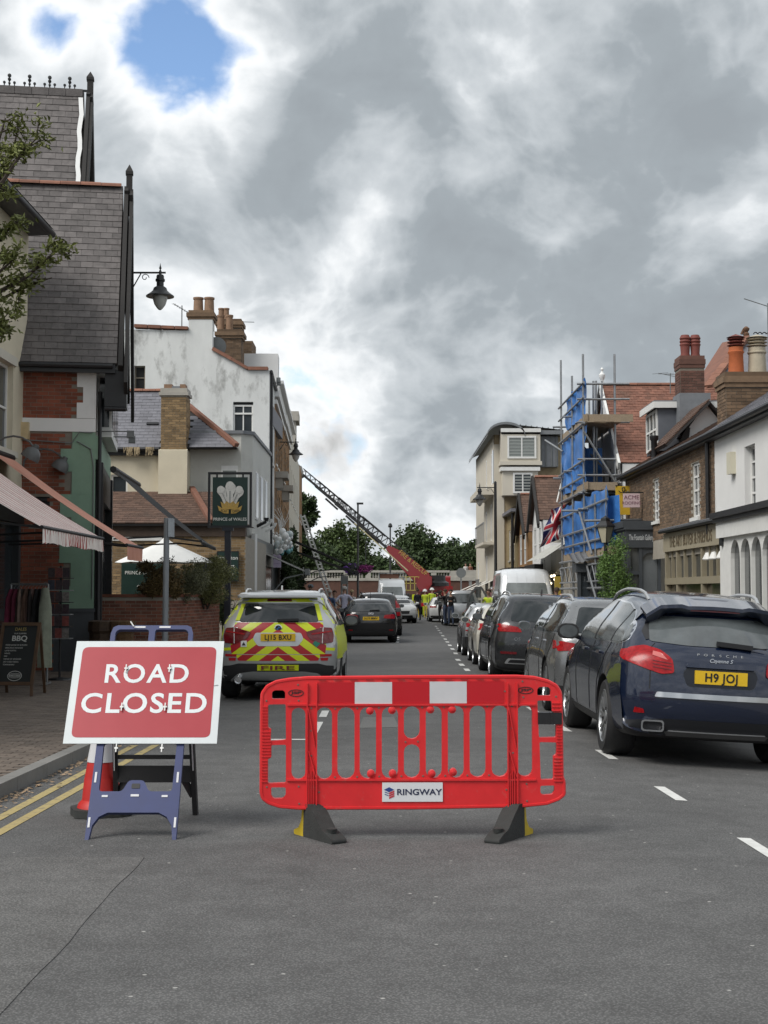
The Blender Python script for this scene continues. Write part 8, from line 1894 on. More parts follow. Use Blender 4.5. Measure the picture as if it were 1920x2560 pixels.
labs = ['plum red dress on the clothes rail', 'dark crimson top on the clothes rail', 'pale pink brown blouse on the clothes rail', 'dark patterned dress mid clothes rail', 'rust patterned dress mid clothes rail', 'black dress mid clothes rail', 'dusty rose top on the clothes rail', 'black jacket near the end of the clothes rail', 'long black coat at the end of the clothes rail']
for k, cl_ in enumerate(GCOL):
 x = xa+.05+(xb-xa-.12)*k/8.5; garment('garment', labs[k], x, Yr_, zt_, (.62, .58, .55, .62, .60, .58, .66, .8, .95)[k], .42, mat('cloth_%d' % k, cl_, .9, var=.35, vscale=14, dirt=((.2, .15, .12), .4, 18, .6) if k in (2, 3, 4, 6) else None), rz=1.2+.2*(k % 3))
garment('garment', 'long pale sage green dress hanging at the front of the rail', xb+.03, Yr_-.32, zt_+.02, 1.30, .20, mat('sage_cloth', (.26, .28, .22), .9, var=.2, vscale=10), rz=.2)
Yc = 25.0
ps = thing('postcard_stand', 'dark revolving stand full of postcards outside the shop', 'postcard stand', (X(131, Yc), Yc, PZ))
xc = X(131, Yc)
mb = MB(); mb.tube([(xc, Yc, PZ), (xc, Yc, Z(1222, Yc))], .02, 8); mb.lathe([(.22, 0), (.2, .03), (.02, .05)], (xc, Yc, PZ), 'Z', 12); mb.build('spindle', BLACK, ps)
CC = [(.07, .05, .055), (.16, .08, .04), (.05, .06, .09), (.10, .09, .10), (.20, .18, .17), (.24, .07, .06), (.12, .07, .08), (.06, .04, .05)]
for r_i in range(6):
 zc = Z(1236+26*r_i, Yc)
 mb = MB(); mb.box(xc-.20, xc+.20, Yc-.14, Yc+.14, zc-.115, zc-.10); mb.build('tray', STEEL if r_i % 2 else BLACK, ps)
 for k in range(3):
  x0 = xc-.19+.128*k; ccx = rng.choice(CC); mb = MB(); mb.box(x0, x0+.118, Yc-.15+.02*(k % 2), Yc-.143+.02*(k % 2), zc-.095, zc+.075); mb.build('postcard', mat('card_%d' % rng.randrange(8), ccx, .35, var=.6, vscale=22), ps)
for (x, lab, m_) in ((X(222, 27.2), 'carved dark wooden planter box by the shop corner', mat('carved_wood', (.055, .032, .018), .7, var=.5, vscale=22)), (X(262, 27.2), 'bristly brown coir planter beside the carved box', mat('coir', (.11, .062, .028), .95, var=.5, vscale=40, bump=.8, bscale=90))):
 t_ = thing('planter', lab, 'planter', (x, 27.2, PZ)); mb = MB(); mb.lathe([(.20, 0), (.24, .1), (.25, .75), (.28, .8), (.27, .98), (.2, 1.0), (.18, .9)], (x, 27.2, PZ), 'Z', 12); mb.build('body', m_, t_)
# tree reaching in from the left
def limb_tree(name, label, base, trunk, limbs, leafn, leafs, m, lr=.35, r0=.16, cat='tree', rr_=None, group=None, narrow=.4):
 t = thing(name, label, cat, base, group=group); mb = MB(); mb.tube([base]+trunk, [r0*(1-.6*i/(len(trunk))) for i in range(len(trunk)+1)], 10); tr = mb.build('trunk', BARK, t, smooth=True)
 lf = MB(); lb_ = MB()
 for lim in limbs:
  lb_.tube(lim, [r0*.32*(1-.85*i/(len(lim)-1)) for i in range(len(lim))], 6)
  for i in range(1, len(lim)):
   a, b = Vector(lim[i-1]), Vector(lim[i])
   for k in range(max(3, int((b-a).length/.16))):
    p = a.lerp(b, rng.random()); d_ = Vector((rng.gauss(0, 1), rng.gauss(0, 1), rng.gauss(.2, .7))).normalized()*rng.uniform(.25, 1)*lr
    lb_.tube([p, p+d_*.6+Vector((0, 0, .03)), p+d_], [.010, .007, .003], 4)
    leaves(lf, [p+d_*rng.uniform(.15, 1.1)+Vector((rng.gauss(0, .05), rng.gauss(0, .05), rng.gauss(0, .04))) for _ in range(leafn)], leafs, narrow=narrow)
 lb_.build('limb', TWIG, tr, smooth=True); lf.build('crown', m, t, fixn=False); return t
V3 = lambda px, py, Y: at(px, py, Y)
Yt = 17.
bs = Vector((-6.0, Yt, PZ)); tr = [Vector((-6.0, Yt, 2.2)), Vector((-5.9, Yt, 4.2)), Vector((-5.7, Yt-.2, 5.6)), Vector((-5.5, Yt, 7.0))]
limbs = [[tr[1], V3(-90, 660, Yt), V3(-20, 640, Yt), V3(55, 600, Yt), V3(118, 545, Yt), V3(138, 518, Yt)], [tr[1], V3(-90, 700, Yt+.4), V3(-20, 660, Yt+.4), V3(60, 615, Yt+.3), V3(112, 600, Yt+.3)], [tr[2], V3(-70, 500, Yt), V3(-15, 420, Yt), V3(25, 340, Yt), V3(42, 262, Yt)],
         [tr[2], V3(-60, 480, Yt-.4), V3(0, 400, Yt-.4), V3(48, 330, Yt-.3), V3(78, 300, Yt-.3)], [tr[1], V3(-80, 720, Yt), V3(-20, 700, Yt), V3(20, 690, Yt)], [tr[2], V3(-50, 560, Yt+.3), V3(0, 520, Yt+.3), V3(30, 480, Yt+.3)], [tr[1], V3(-60, 640, Yt-.3), V3(-5, 590, Yt-.3), V3(30, 560, Yt-.3)], [tr[3], V3(-60, 400, Yt), V3(-10, 330, Yt), V3(12, 255, Yt)], [tr[0], V3(-100, 800, Yt), V3(-25, 740, Yt), V3(8, 715, Yt)]]
limb_tree('street_tree', 'leafy tree branch reaching in front of the cream building', bs, tr, limbs, 52, .085, leafm('bay_leaf', (.17, .19, .06), .4), .30, .14)
# far end of the street
wl = thing('boundary_wall', 'long red brown brick wall with pale balustrade across the street end', 'wall', (0, 130, 0))
BR2 = mat('far_brick', (.105, .052, .038), .9, var=.25, vscale=2.2)
FB = Frame((-22, 130, 0), (1, 0, 0), (0, -1, 0))
mb = MB(); fbox(mb, FB, 0, 42, -.05, 2.7, -.4, 0); mb.build('brickwork', BR2, wl)
mb = MB(); fbox(mb, FB, 0, 28, 2.7, 2.95, -.45, .08); mb.build('string_course', STONE, wl)
mb = MB(); fbox(mb, FB, 0, 28, 3.45, 3.65, -.45, .06); mb.build('coping', STONE, wl)
for k in range(14):
 a = .3+2*k
 mb = MB(); fbox(mb, FB, a, a+.5, 2.95, 3.45, -.4, .04); mb.build('pier', STONE, wl)
 for j in range(5): mb = MB(); mb.lathe([(.07, 0), (.10, .15), (.06, .35), (.08, .5)], FB.p(a+.7+.25*j, 2.95, -.18), 'Z', 6); mb.build('baluster', STONE, wl)
mb = MB(); fbox(mb, FB, 28, 42, 2.7, 3.05, -.45, .1); mb.prism([(28, 3.05), (42, 3.05), (42, 4.1), (28, 3.6)], lambda p, q, d: FB.p(p, q, d), -.3, 0); mb.build('ramp_parapet', STONE, wl)
def far_tree(label, px, py_top, Y, w_px, m, n=4200, trunk_px=1300, leaf=.36, lump=44, hfac=1.):
 x = X(px, Y); zt = Z(py_top, Y); rx = w_px*Y/3067/2; zb = max(1.2, zt-2*rx*1.15*hfac); rz_ = (zt-zb)/2
 t = thing('far_tree', label, 'tree', (x, Y, -.2), group='trees beyond the street end')
 mb = MB(); mb.tube([(x, Y, -.2), (x+.1, Y, zb+rz_*.5), (x, Y, zb+rz_*1.2)], [.32, .24, .1], 8)
 for k in range(6): a = k*1.05; mb.tube([(x, Y, zb+rz_*.4), (x+rx*.5*math.cos(a), Y+rx*.5*math.sin(a), zb+rz_*1.2)], [.13, .04], 6)
 mb.build('trunk', BARK, t, smooth=True)
 lf = MB(); leaves(lf, blob_pts((x, Y, zb+rz_), (rx*1.08, rx*.9, rz_), int(n*1.9), lump=lump, shell=.5), leaf, narrow=.75); lf.build('crown', m, t, fixn=False)
specs = [('mid green tree left of the tall lamp post', 742, 1130, 160, 120, LEAF_MD, 5200), ('dark tree beside the far terrace end', 682, 1165, 150, 100, LEAF_DK, 4200), ('low green tree right of the flower baskets', 800, 1192, 170, 70, LEAF_MD, 2600), ('small rounded tree under the ladder', 825, 1200, 165, 60, LEAF_DK, 2400), ('big round dark tree behind the red fire ladder', 905, 1136, 150, 125, LEAF_DK, 6000), ('dark conifer like tree right of the round tree', 978, 1166, 165, 75, LEAF_DK, 3000), ('dark tree against the cream flats', 1030, 1160, 155, 70, LEAF_DK, 3000), ('green tree behind the long wall left', 640, 1190, 165, 80, LEAF_DK, 2600), ('tree filling the gap right of the flats', 1075, 1180, 175, 80, LEAF_DK, 2000)]
for i, s_ in enumerate(specs): far_tree(*s_)
hedge = MB()
for k in range(18): leaves(hedge, blob_pts((-16+2.0*k, 141, 3.1+.5*math.sin(k*1.7)), (1.7, 1.3, 3.1), 900, lump=12), .4, narrow=.75)
stuff(hedge.build('far_hedge', LEAF_DK, fixn=False))
t = thing('far_tree', 'tall ragged tree leaning out behind the ladder head', 'tree', (X(640, 112), 112, 0))
mb = MB(); mb.tube([(X(640, 112), 112, 0), (X(642, 112), 112, 5), (X(648, 112), 112, 9)], [.3, .22, .1], 8); mb.build('trunk', BARK, t)
lf = MB()
for (px, py, r_, n) in ((655, 1085, .9, 700), (664, 1110, 1.0, 900), (668, 1090, .5, 250), (650, 1130, 1.1, 900), (656, 1160, 1.1, 800), (672, 1120, .45, 220), (648, 1185, 1.4, 900), (660, 1205, 1.2, 800)): leaves(lf, blob_pts(at(px, py, 112), (r_, r_, r_), n, lump=8), .3, narrow=.7)
lf.build('crown', LEAF_DK, t, fixn=False)
def column(label, px, Y, py_top, r=.075, head=True):
 x = X(px, Y); t = thing('lamp_column', label, 'lamp post', (x, Y, 0)); zt = Z(py_top, Y)
 mb = MB(); mb.lathe([(r*1.7, 0), (r*1.7, 1.2), (r, 1.3), (r*.75, zt)], (x, Y, 0), 'Z', 10); mb.build('column', BLACKM, t, smooth=True)
 if head: mb = MB(); mb.lathe([(.14, 0), (.18, .1), (.12, .28), (.04, .34)], (x, Y, zt-.05), 'Z', 10) if head == 'top' else mb.box(x-.08, x+.35, Y-.1, Y+.1, zt-.08, zt+.04); mb.build('lamp_head', BLACKM, t)
 return t
column('tall black lamp column carrying flower baskets', 773, 92, 1087)
column('black lamp column with round top beside the ladder', 843, 112, 1138, head='top')
column('thin grey lamp column left of centre', 790, 140, 1172, .05)
FL1 = mat('purple_flower', (.18, .07, .36), .8, piece=.4); FL2 = mat('magenta_flower', (.22, .03, .16), .8, piece=.4)
for px, m_, lab in ((757, FL1, 'hanging basket of violet flowers on the tall lamp column'), (788, FL2, 'hanging basket of magenta flowers on the tall lamp column')):
 c_ = at(px, 1230, 92); t = thing('flower_basket', lab, 'flowers', (c_.x, 92, c_.z-.4))
 mb = MB(); leaves(mb, blob_pts(c_, (.52, .5, .36), 900, lump=12), .11, narrow=.9); mb.build('flowers', m_, t, fixn=False)
 mb = MB(); mb.lathe([(.30, .05), (.26, -.2), (.1, -.38)], c_, 'Z', 10); mb.build('basket', LEAF_DK, t); mb = MB(); mb.bar(c_+Vector((0, 0, .3)), (X(773, 92), 92, c_.z+.3), .03); mb.build('hook', BLACKM, t)
# fire engine with turntable ladder
FRED = paint('fire_red', (.26, .010, .012), .1, .35)
Yf_ = 105.
fe = thing('fire_engine', 'red fire engine with a long dark turntable ladder raised to the rooftops', 'fire engine', (4.2, 107, 0))
mb = MB(); mb.box(2.6, 5.2, 104, 112, .55, 1.25); mb.build('chassis', mat('dark_chassis', (.03, .03, .03), .6), fe)
mb = MB(); mb.box(2.7, 5.1, 105.5, 109.8, 1.25, 2.1); mb.build('deck', FRED, fe)
mb = MB(); mb.prism(rnd_poly([(109.9, .6), (112.6, .6), (112.6, 1.9), (112.2, 2.9), (109.9, 2.9)], .15, 3), lambda p, q, d: Vector((d, p, q)), 2.65, 5.15); mb.build('cab', FRED, fe)
for y in (105.4, 107.6, 111.2):
 for x in (2.75, 5.05): mb = MB(); mb.lathe([(.2, -.14), (.46, -.12), (.48, 0), (.46, .12), (.2, .14)], (x, y, .48), 'X', 18); mb.build('wheel', TYRE, fe, smooth=True)
mb = MB(); mb.lathe([(.95, 2.1), (.95, 2.35), (.7, 2.5), (.7, 2.9)], (3.9, 106.2, 0), 'Z', 18); mb.build('turntable', BLACKM, fe)
root, tip = at(922, 1252, Yf_), at(648, 1022, Yf_)
dv = (tip-root).normalized(); up_ = Vector((-dv.z, 0, dv.x)); up_ = up_ if up_.z > 0 else -up_; Lb = (tip-root).length
pp = lambda t, h, s=0.: root + dv*(Lb*t) + up_*h + Vector((0, s, 0))
LAT = mat('ladder_dark', (.040, .040, .042), .5, metal=.3)
for i, (t0, t1, hw, dp) in enumerate(((.14, .54, .62, .62), (.36, .72, .52, .52), (.50, .88, .44, .44), (.66, 1.0, .36, .36))):
 base_h = -.10+.05*i; mb = MB()
 for s in (-hw, hw): mb.bar(pp(t0, base_h, s), pp(t1, base_h, s), .10, .15)
 sec = mb.build('ladder_section', LAT, fe)
 mb = MB(); n = int((t1-t0)*Lb/.42)
 for s in (-hw, hw):
  mb.bar(pp(t0, base_h+dp, s), pp(t1, base_h+dp, s), .06)
  for k in range(n):
   a, b = t0+(t1-t0)*k/n, t0+(t1-t0)*(k+1)/n; mb.bar(pp(a, base_h, s), pp((a+b)/2, base_h+dp, s), .035); mb.bar(pp((a+b)/2, base_h+dp, s), pp(b, base_h, s), .035)
 mb.build('lattice', LAT, sec)
 for k in range(n): mb = MB(); a = t0+(t1-t0)*(k+.5)/n; mb.bar(pp(a, base_h, -hw), pp(a, base_h, hw), .045); mb.build('rung', LAT, sec)
for k in range(3): mb = MB(); t0 = (.36, .52, .68)[k]; mb.bar(pp(t0, -.28, -.5), pp(t0+.10, -.24, -.5), .12, .14); mb.build('slide_block', BLACKM, fe)
q_ = lambda px, py: (at(px, py, Yf_).x, at(px, py, Yf_).z)
redp = [q_(*p) for p in ((838, 1178), (864, 1190), (900, 1216), (926, 1238), (930, 1254), (920, 1270), (906, 1272), (893, 1254), (867, 1228), (847, 1204), (834, 1187))]
for y0 in (104.2, 105.4): mb = MB(); mb.prism(redp, lambda p, q, d: Vector((p, d, q)), y0, y0+.25); rp_ = mb.build('boom_side', FRED, fe)
mb = MB(); mb.bar(pp(.12, -.42, -.8), pp(.55, -.26, -.8), .06, .08); mb.build('boom_stripe', mat('cream_stripe', (.55, .50, .30), .5), fe)
mb = MB(); mb.prism([q_(*p) for p in ((908, 1240), (932, 1246), (932, 1262), (922, 1276), (906, 1278), (898, 1262))], lambda p, q, d: Vector((p, d, q)), 103.9, 106.0); mb.build('counterweight', FRED, fe)
text('lettering', 'FIRE & RESCUE', .5, GOLD, fe, plane_m(at(893, 1216, 104.18), (dv.x*-1, 0, dv.z*-1), (up_.x, 0, up_.z)), .01, fit=(2.6, .34))
mb = MB()
for k in range(5): x = X(868+9*k, Yf_); mb.bar((x, 104.0, Z(1275, Yf_)), (x, 104.0, Z(1246, Yf_)), .05)
for z in (1246, 1260, 1275): mb.bar(at(866, z, 104.0), at(906, z, 104.0), .05)
mb.build('platform_rail', mat('rail_yellow', (.50, .42, .10), .5), fe)
def fstripe(px0, px1, py0, py1, Y):
 n = 5
 for k in range(n):
  a, b = X(px0+(px1-px0)*k/n, Y), X(px0+(px1-px0)*(k+1)/n, Y); mb = MB(); z0, z1 = Z(py1, Y), Z(py0, Y); mb.prism([(a, z0), (b, z0), (b, z1), (a, z1)], lambda p, q, d: Vector((p, d, q)), Y-.05, Y); mb.build('hazard_panel', HIVIZ if k % 2 else mat('hazard_dark', (.05, .04, .02), .6), fe)
fstripe(872, 902, 1284, 1312, 103.9)
mb = MB(); mb.prism([q_(*p) for p in ((641, 1004), (652, 1008), (656, 1030), (648, 1034), (640, 1022))], lambda p, q, d: Vector((p, d, q)), 104.5, 105.6); mb.build('ladder_head', mat('head_grey', (.20, .20, .19), .6), fe)
# barriers and tape at the cordon
for k in range(5):
 x0 = X(868+17*k, 93); t = thing('cordon_barrier', ('white' if k % 2 else 'red')+' plank barrier on yellow legs at the far cordon', 'barrier', (x0+.25, 93, 0), group=('white' if k % 2 else 'red')+' cordon barriers at the street end')
 mb = MB(); mb.box(x0, x0+.5, 92.97, 93.03, .72, .95); mb.build('plank', REFW if k % 2 else REFR, t)
 for s in (.06, .44): mb = MB(); mb.bar((x0+s, 92.8, 0), (x0+s, 93, .95), .04); mb.bar((x0+s, 93.2, 0), (x0+s, 93, .95), .04); mb.build('leg', YEL, t)
t = thing('sign_post', 'blue grey backed road sign on twin posts beyond the people', 'road sign', (X(744, 80), 80, PZ))
mb = MB(); mb.tube([(X(738, 80), 80, 0), (X(738, 80), 80, Z(1240, 80))], .05, 8); mb.tube([(X(750, 80), 80, 0), (X(750, 80), 80, Z(1245, 80))], .05, 8); mb.build('post', STEEL, t)
mb = MB(); mb.box(X(737, 80), X(752, 80), 79.9, 79.95, Z(1262, 80), Z(1244, 80)); mb.build('plate', GREYP, t)
t = thing('sign_post', 'round grey backed sign disc on a post before the parapet', 'road sign', (X(1121, 100)-2.6, 100, 0))
xx = X(1003+118-118, 100); mb = MB(); mb.tube([(X(1122-0, 100)-4.1, 100, 0), (X(1122, 100)-4.1, 100, 3.3)], .05, 8); mb.build('post', STEEL, t); mb = MB(); mb.lathe([(.001, -.02), (.35, -.02), (.35, .02), (.001, .02)], (X(1122, 100)-4.1, 99.9, 3.0), 'Y', 18); mb.build('plate', GREYP, t)
sm = bpy.data.materials.new('smoke_volume'); sm.use_nodes = True; t_ = sm.node_tree; t_.nodes.remove(t_.nodes['Principled BSDF'])
pv = t_.nodes.new('ShaderNodeVolumePrincipled'); pv.inputs['Color'].default_value = (.50, .46, .42, 1)
g_ = t_.nodes.new('ShaderNodeTexCoord'); nz_ = t_.nodes.new('ShaderNodeTexNoise'); nz_.inputs['Scale'].default_value = .55; nz_.inputs['Detail'].default_value = 4; t_.links.new(g_.outputs['Object'], nz_.inputs['Vector'])
ln = t_.nodes.new('ShaderNodeVectorMath'); ln.operation = 'LENGTH'; dvn = t_.nodes.new('ShaderNodeVectorMath'); dvn.operation = 'DIVIDE'; dvn.inputs[1].default_value = (3.6, 2.5, 3.2); t_.links.new(g_.outputs['Object'], dvn.inputs[0]); t_.links.new(dvn.outputs[0], ln.inputs[0])
fo_ = t_.nodes.new('ShaderNodeMapRange'); fo_.inputs['From Min'].default_value = .15; fo_.inputs['From Max'].default_value = 1.; fo_.inputs['To Min'].default_value = 1; fo_.inputs['To Max'].default_value = 0; t_.links.new(ln.outputs['Value'], fo_.inputs[0])
mr_ = t_.nodes.new('ShaderNodeMapRange'); mr_.inputs['From Min'].default_value = .38; mr_.inputs['From Max'].default_value = .75; mr_.inputs['To Max'].default_value = .55; t_.links.new(nz_.outputs[0], mr_.inputs[0])
mu_ = t_.nodes.new('ShaderNodeMath'); mu_.operation = 'MULTIPLY'; t_.links.new(fo_.outputs[0], mu_.inputs[0]); t_.links.new(mr_.outputs[0], mu_.inputs[1]); t_.links.new(mu_.outputs[0], pv.inputs['Density']); t_.links.new(pv.outputs[0], t_.nodes['Material Output'].inputs['Volume'])
cs_ = at(712, 965, 112); mb = MB(); mb.lathe([(.001, -3.2), (2.4, -2.2), (3.5, 0), (2.4, 2.2), (.001, 3.2)], (0, 0, 0), 'Z', 16)
so = mb.build('smoke', sm); so.location = cs_; so['kind'] = 'stuff'
# people
SKIN = mat('skin', (.42, .25, .18), .6, var=.1); SKIN2 = mat('skin_tan', (.30, .17, .12), .6, var=.1)
def cl(name, c, **k): return mat(name, c, .85, var=.18, vscale=12, **k)
def person(label, px, Y, feet_z, rz, h=1.75, top=None, legs=None, hair=None, pose='stand', sleeves='long', hat=None, skin=SKIN, wide=1., prop=None, vest=None, shoe=None, group=None, x=None):
 """one continuous skinned figure; colours follow the nearest limb"""
 k = h/1.75; t = thing('person', label, 'person', (X(px, Y) if x is None else x, Y, feet_z), rz, group)
 J = {}; E = []; mats_ = [top, legs, skin, shoe or PLATE_T, vest or top]
 def j(n, p, r, par=None, m=0):
  J[n] = (Vector(p)*k, r*k, m)
  if par: E.append((par, n, m))
 sp = .085 if pose != 'stride' else .10
 j('pel', (0, 0, .93), .135*wide, None, 1); j('waist', (0, .0, 1.08), .125*wide, 'pel', 0); j('chest', (0, .01, 1.30), .15*wide, 'waist', 4); j('neckb', (0, .0, 1.46), .075, 'chest', 4); j('neck', (0, .02, 1.52), .052, 'neckb', 2); j('jaw', (0, .045, 1.58), .065, 'neck', 2); j('head', (0, .035, 1.66), .088, 'jaw', 2); j('crown', (0, .02, 1.71), .075, 'head', 2)
 for s, sd_ in ((1, 'r'), (-1, 'l')):
  ly = {'stride': .22*s, 'wide': .10*s}.get(pose, .02*s); lx = {'wide': .20}.get(pose, .10)
  j('hip'+sd_, (.09*s, 0, .88), .098*wide, 'pel', 1); j('knee'+sd_, ((lx*.9)*s, ly*.5+.02, .50), .062, 'hip'+sd_, 1); j('ank'+sd_, (lx*1.05*s, ly-.01, .10), .045, 'knee'+sd_, 1); j('heel'+sd_, (lx*1.05*s, ly-.02, .045), .045, 'ank'+sd_, 3); j('toe'+sd_, (lx*1.2*s, ly+.15, .035), .038, 'heel'+sd_, 3)
  j('sh'+sd_, (.175*s*wide, 0, 1.42), .068, 'chest', 4)
  up = pose in ('film', 'phone') or (pose == 'armsfold')
  if pose == 'film': el, ha = (.26*s, .16, 1.30), (.10*s, .36, 1.52)
  elif pose == 'armsfold': el, ha = (.27*s, .06, 1.16), (.02*s, .22, 1.20)
  elif pose == 'phone' and s > 0: el, ha = (.25*s, .10, 1.20), (.12*s, .30, 1.32)
  elif pose == 'hips': el, ha = (.36*s, -.06, 1.18), (.17*s, .06, 1.02)
  else: el, ha = (.225*s, -.02, 1.15), (.235*s, .08, .92)
  sm = 0 if sleeves == 'long' else 2
  j('el'+sd_, el, .043, 'sh'+sd_, 4 if vest is None else 0); j('wr'+sd_, ha, .030, 'el'+sd_, sm)
  d = (Vector(ha)-Vector(el)).normalized(); sv = d.cross(Vector((0, 0, 1))); sv = sv.normalized() if sv.length > .1 else Vector((0, 1, 0))
  j('palm'+sd_, Vector(ha)+d*.05, .030, 'wr'+sd_, 2)
  for fi, (o, ln) in enumerate(((-.03, .075), (-.010, .085), (.010, .08), (.03, .065))):
   b = Vector(ha)+d*.085+sv*o; j('f%d%s' % (fi, sd_), b, .009, 'palm'+sd_, 2); j('g%d%s' % (fi, sd_), b+d*ln*.8+Vector((0, .015, -.01)), .0075, 'f%d%s' % (fi, sd_), 2)
  j('th'+sd_, Vector(ha)+d*.06+sv*-.055, .009, 'palm'+sd_, 2)
 names = list(J); me = bpy.data.meshes.new('p'); me.from_pydata([tuple(J[n][0]) for n in names], [(names.index(a), names.index(b)) for a, b, m in E], [])
 ob = bpy.data.objects.new('p', me); C.objects.link(ob); md = ob.modifiers.new('s', 'SKIN')
 for i, n in enumerate(names): v = me.skin_vertices[0].data[i]; v.radius = (J[n][1], J[n][1]*(.72 if n in ('pel', 'waist', 'chest') else 1)); v.use_root = n == 'pel'
 ss = ob.modifiers.new('u', 'SUBSURF'); ss.levels = 1; ss.render_levels = 1
 nm = bpy.data.meshes.new_from_object(ob.evaluated_get(bpy.context.evaluated_depsgraph_get())); bpy.data.objects.remove(ob)
 for m in mats_: nm.materials.append(m)
 segs = [(J[a][0], J[b][0], m) for a, b, m in E]
 for p in nm.polygons:
  c_ = p.center; best = None
  for a, b, m in segs:
   ab = b-a; q = max(0, min(1, (c_-a).dot(ab)/max(ab.length_squared, 1e-9))); dd = (c_-a-ab*q).length
   if best is None or dd < best[0]: best = (dd, m)
  mi = best[1]
  if mi in (2,) and c_.z > 1.5*k: mi = 2
  p.material_index = mi; p.use_smooth = True
 body = bpy.data.objects.new('body', nm); C.objects.link(body); body.parent = t
 hc = Vector((0, .02, 1.675))*k
 if hair:
  mb = MB(); n = 14; vs = []
  for i in range(7):
   ph = PI*.56*i/6
   for q in range(n):
    a = 2*PI*q/n; r = .105*k*math.sin(ph)+.001; front = math.sin(a)
    vs.append(hc+Vector((r*math.cos(a)*.93, r*math.sin(a)*1.05-.012-(.02 if front > .4 and i > 4 else 0), .105*k*math.cos(ph)+.012+(.035*max(0, front) if i > 4 else 0))))
  mb.add(vs, [(i*n+q, i*n+(q+1) % n, (i+1)*n+(q+1) % n, (i+1)*n+q) for i in range(6) for q in range(n)]); mb.build('hair', hair, t, world=False, smooth=True)
 mb = MB(); mb.mbox(Matrix.Translation(Vector((0, .135, 1.645))*k), .022*k, .03*k, .04*k); mb.build('nose', skin, t, world=False)
 for s in (-1, 1): mb = MB(); mb.lathe([(.001, -.008), (.012, 0), (.001, .008)], Vector((.032*s, .118, 1.675))*k, 'Y', 8); mb.build('eye', PLATE_T, t, world=False)
 if hat == 'cap':
  mb = MB(); mb.lathe([(.112*k, -.0), (.115*k, .03), (.09*k, .09), (.04*k, .115), (.001, .12)], hc+Vector((0, 0, .01)), 'Z', 16); mb.mbox(Matrix.Translation(hc+Vector((0, .15*k, .02))), .15*k, .12*k, .015); mb.build('cap', cl('cap_grey', (.12, .14, .16)), t, world=False, smooth=True)
 if hat == 'whitecap':
  mb = MB(); mb.lathe([(.112*k, -.0), (.115*k, .03), (.09*k, .09), (.04*k, .115), (.001, .12)], hc+Vector((0, 0, .01)), 'Z', 16); mb.build('cap', cl('cap_pale', (.45, .44, .42)), t, world=False, smooth=True)
 if hat == 'helmet':
  mb = MB(); mb.lathe([(.17*k, -.0), (.14*k, .02), (.13*k, .07), (.08*k, .14), (.001, .16)], hc, 'Z', 16); mb.build('helmet', mat('helmet_white', (.70, .70, .68), .35), t, world=False, smooth=True)
 if prop == 'camera':
  mb = MB(); c_ = Vector((0, .40, 1.58))*k; mb.mbox(Matrix.Translation(c_), .14, .22, .14); mb.lathe([(.05, .1), (.05, .22)], c_, 'Y', 12); mb.mbox(Matrix.Translation(c_+Vector((0, -.02, .11))), .05, .16, .05); o = mb.build('held_camera', PLASTIC, t, world=False)
 if prop == 'bag':
  mb = MB(); mb.mbox(Matrix.Translation(Vector((.02, -.20, 1.22))*k), .30, .16, .42); mb.build('backpack', cl('bag_grey', (.10, .095, .09)), t, world=False)
 return t
NAVYC = cl('navy_cloth', (.012, .014, .022)); BLK = cl('black_cloth', (.012, .012, .013)); LILAC = cl('lilac_shirt', (.50, .49, .60)); BLUEJ = cl('blue_jacket', (.055, .085, .17)); RUST = cl('rust_top', (.20, .075, .045)); WHT = cl('white_top', (.58, .55, .52)); HIV = mat('hi_vis_jacket', (.50, .62, .03), .6); GRYC = cl('grey_cloth', (.16, .16, .16)); BEIG = cl('beige_cloth', (.30, .25, .18)); DENIM = cl('denim', (.05, .07, .12))
HW_ = cl('grey_hair', (.32, .30, .27)); HB = cl('brown_hair', (.045, .028, .018)); HK = cl('black_hair', (.012, .010, .010)); HBL = cl('blond_hair', (.40, .30, .17))
person('police officer in dark uniform standing legs apart in mid street', 902, 83, 0, R(25), 1.80, NAVYC, NAVYC, HB, 'wide', 'short', skin=SKIN2)
bpy.context.view_layer.update()
person('firefighter in yellow jacket and white helmet left of the pair at the cordon', 918, 95, 0, R(160), 1.78, HIV, HIV, None, 'stand', hat='helmet', wide=1.15, group=None)
person('taller firefighter in yellow jacket and white helmet right of the pair at the cordon', 933, 97, 0, R(190), 1.88, HIV, HIV, None, 'stand', hat='helmet', wide=1.15)
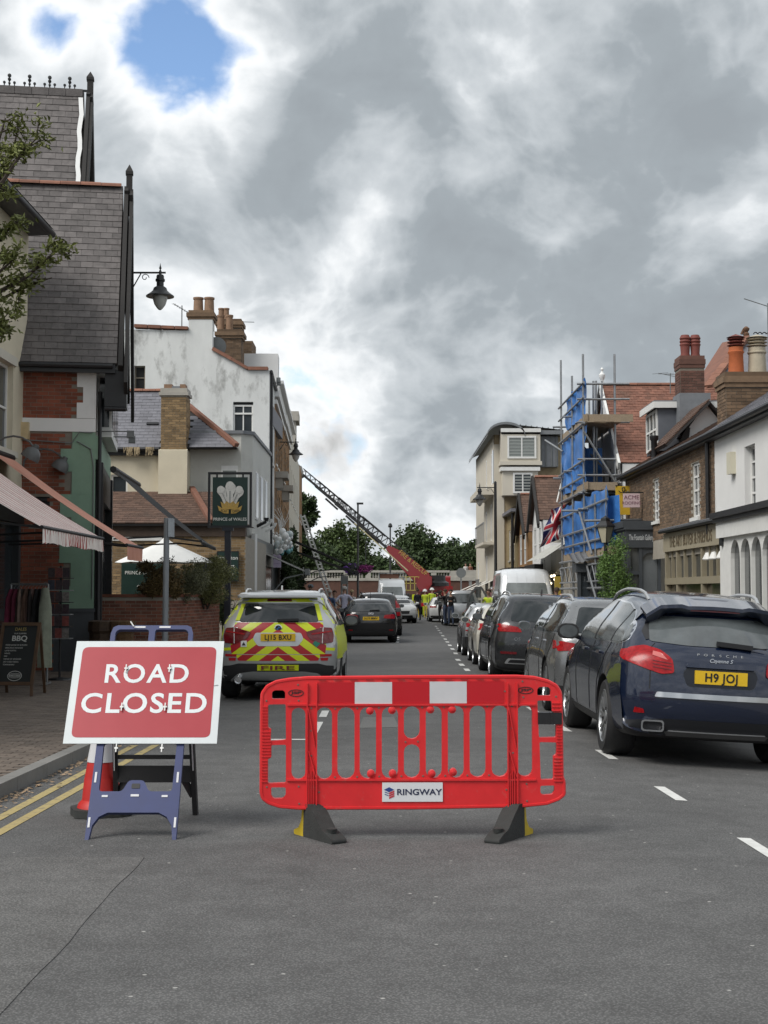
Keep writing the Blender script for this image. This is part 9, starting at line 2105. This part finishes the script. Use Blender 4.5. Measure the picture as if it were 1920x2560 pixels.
person('operator in hi vis jacket seated up on the fire ladder turntable', 905, 104.4, 1.9, R(140), 1.6, HIV, GRYC, None, 'hips', hat='helmet')
person('camera operator in black filming beside the parked cars', 962, 70.5, 0, R(60), 1.76, BLK, DENIM, HB, 'film', prop='camera')
person('person in black jacket and dark jeans beside the camera operator', 974, 69.5, 0, R(170), 1.74, BLK, DENIM, HK, 'armsfold')
person('person with a backpack holding a phone up beyond the camera crew', 952, 79, 0, R(30), 1.72, GRYC, BLK, HB, 'phone', prop='bag')
person('man in a lilac shirt and pale cap standing with hands on hips', 744, 58.5, 0, R(10), 1.84, LILAC, NAVYC, HW_, 'hips', 'short', hat='whitecap')
person('woman with grey hair in a blue jacket among the onlookers', 712, 57, 0, R(-20), 1.70, BLUEJ, DENIM, HW_, 'stand', wide=1.1)
person('person in a rust top with grey hair behind the fire car', 694, 56, 0, R(10), 1.74, RUST, BEIG, HW_, 'stand', wide=1.1)
person('woman in a white top and sunglasses facing the camera', 723, 60, 0, R(170), 1.68, WHT, DENIM, HB, 'stand', 'short')
person('person in a grey blue cap beside the ivy', 671, 54, .09, R(0), 1.80, GRYC, DENIM, HB, 'stand', hat='cap')
person('fair haired person just beyond the lilac shirt', 760, 63, 0, R(-30), 1.72, WHT, BEIG, HBL, 'stand')
person('worker in hi vis vest leaning into the grey van', 1056, 58.2, -.05, R(150), 1.78, HIV, NAVYC, HB, 'phone', skin=SKIN2)
person('man with dark hair on the right pavement behind the parked cars', 1203, 47, -.04, R(20), 1.80, BEIG, DENIM, HB, 'stand', skin=SKIN2)
person('bald man on the right pavement behind the parked cars', 1213, 44, -.04, R(-20), 1.66, GRYC, DENIM, None, 'stand')
for k, (px, lab) in enumerate(((1143-40, 'distant person in white looking over the far parapet'), (1161-40, 'distant person in red looking over the far parapet'), (1180-42, 'distant person in grey looking over the far parapet'))):
 if k < 2: person(lab, (1006, 1016)[k], 131.2, 2.6, PI, 1.7, (WHT, RUST)[k], BLK, HB, 'stand')
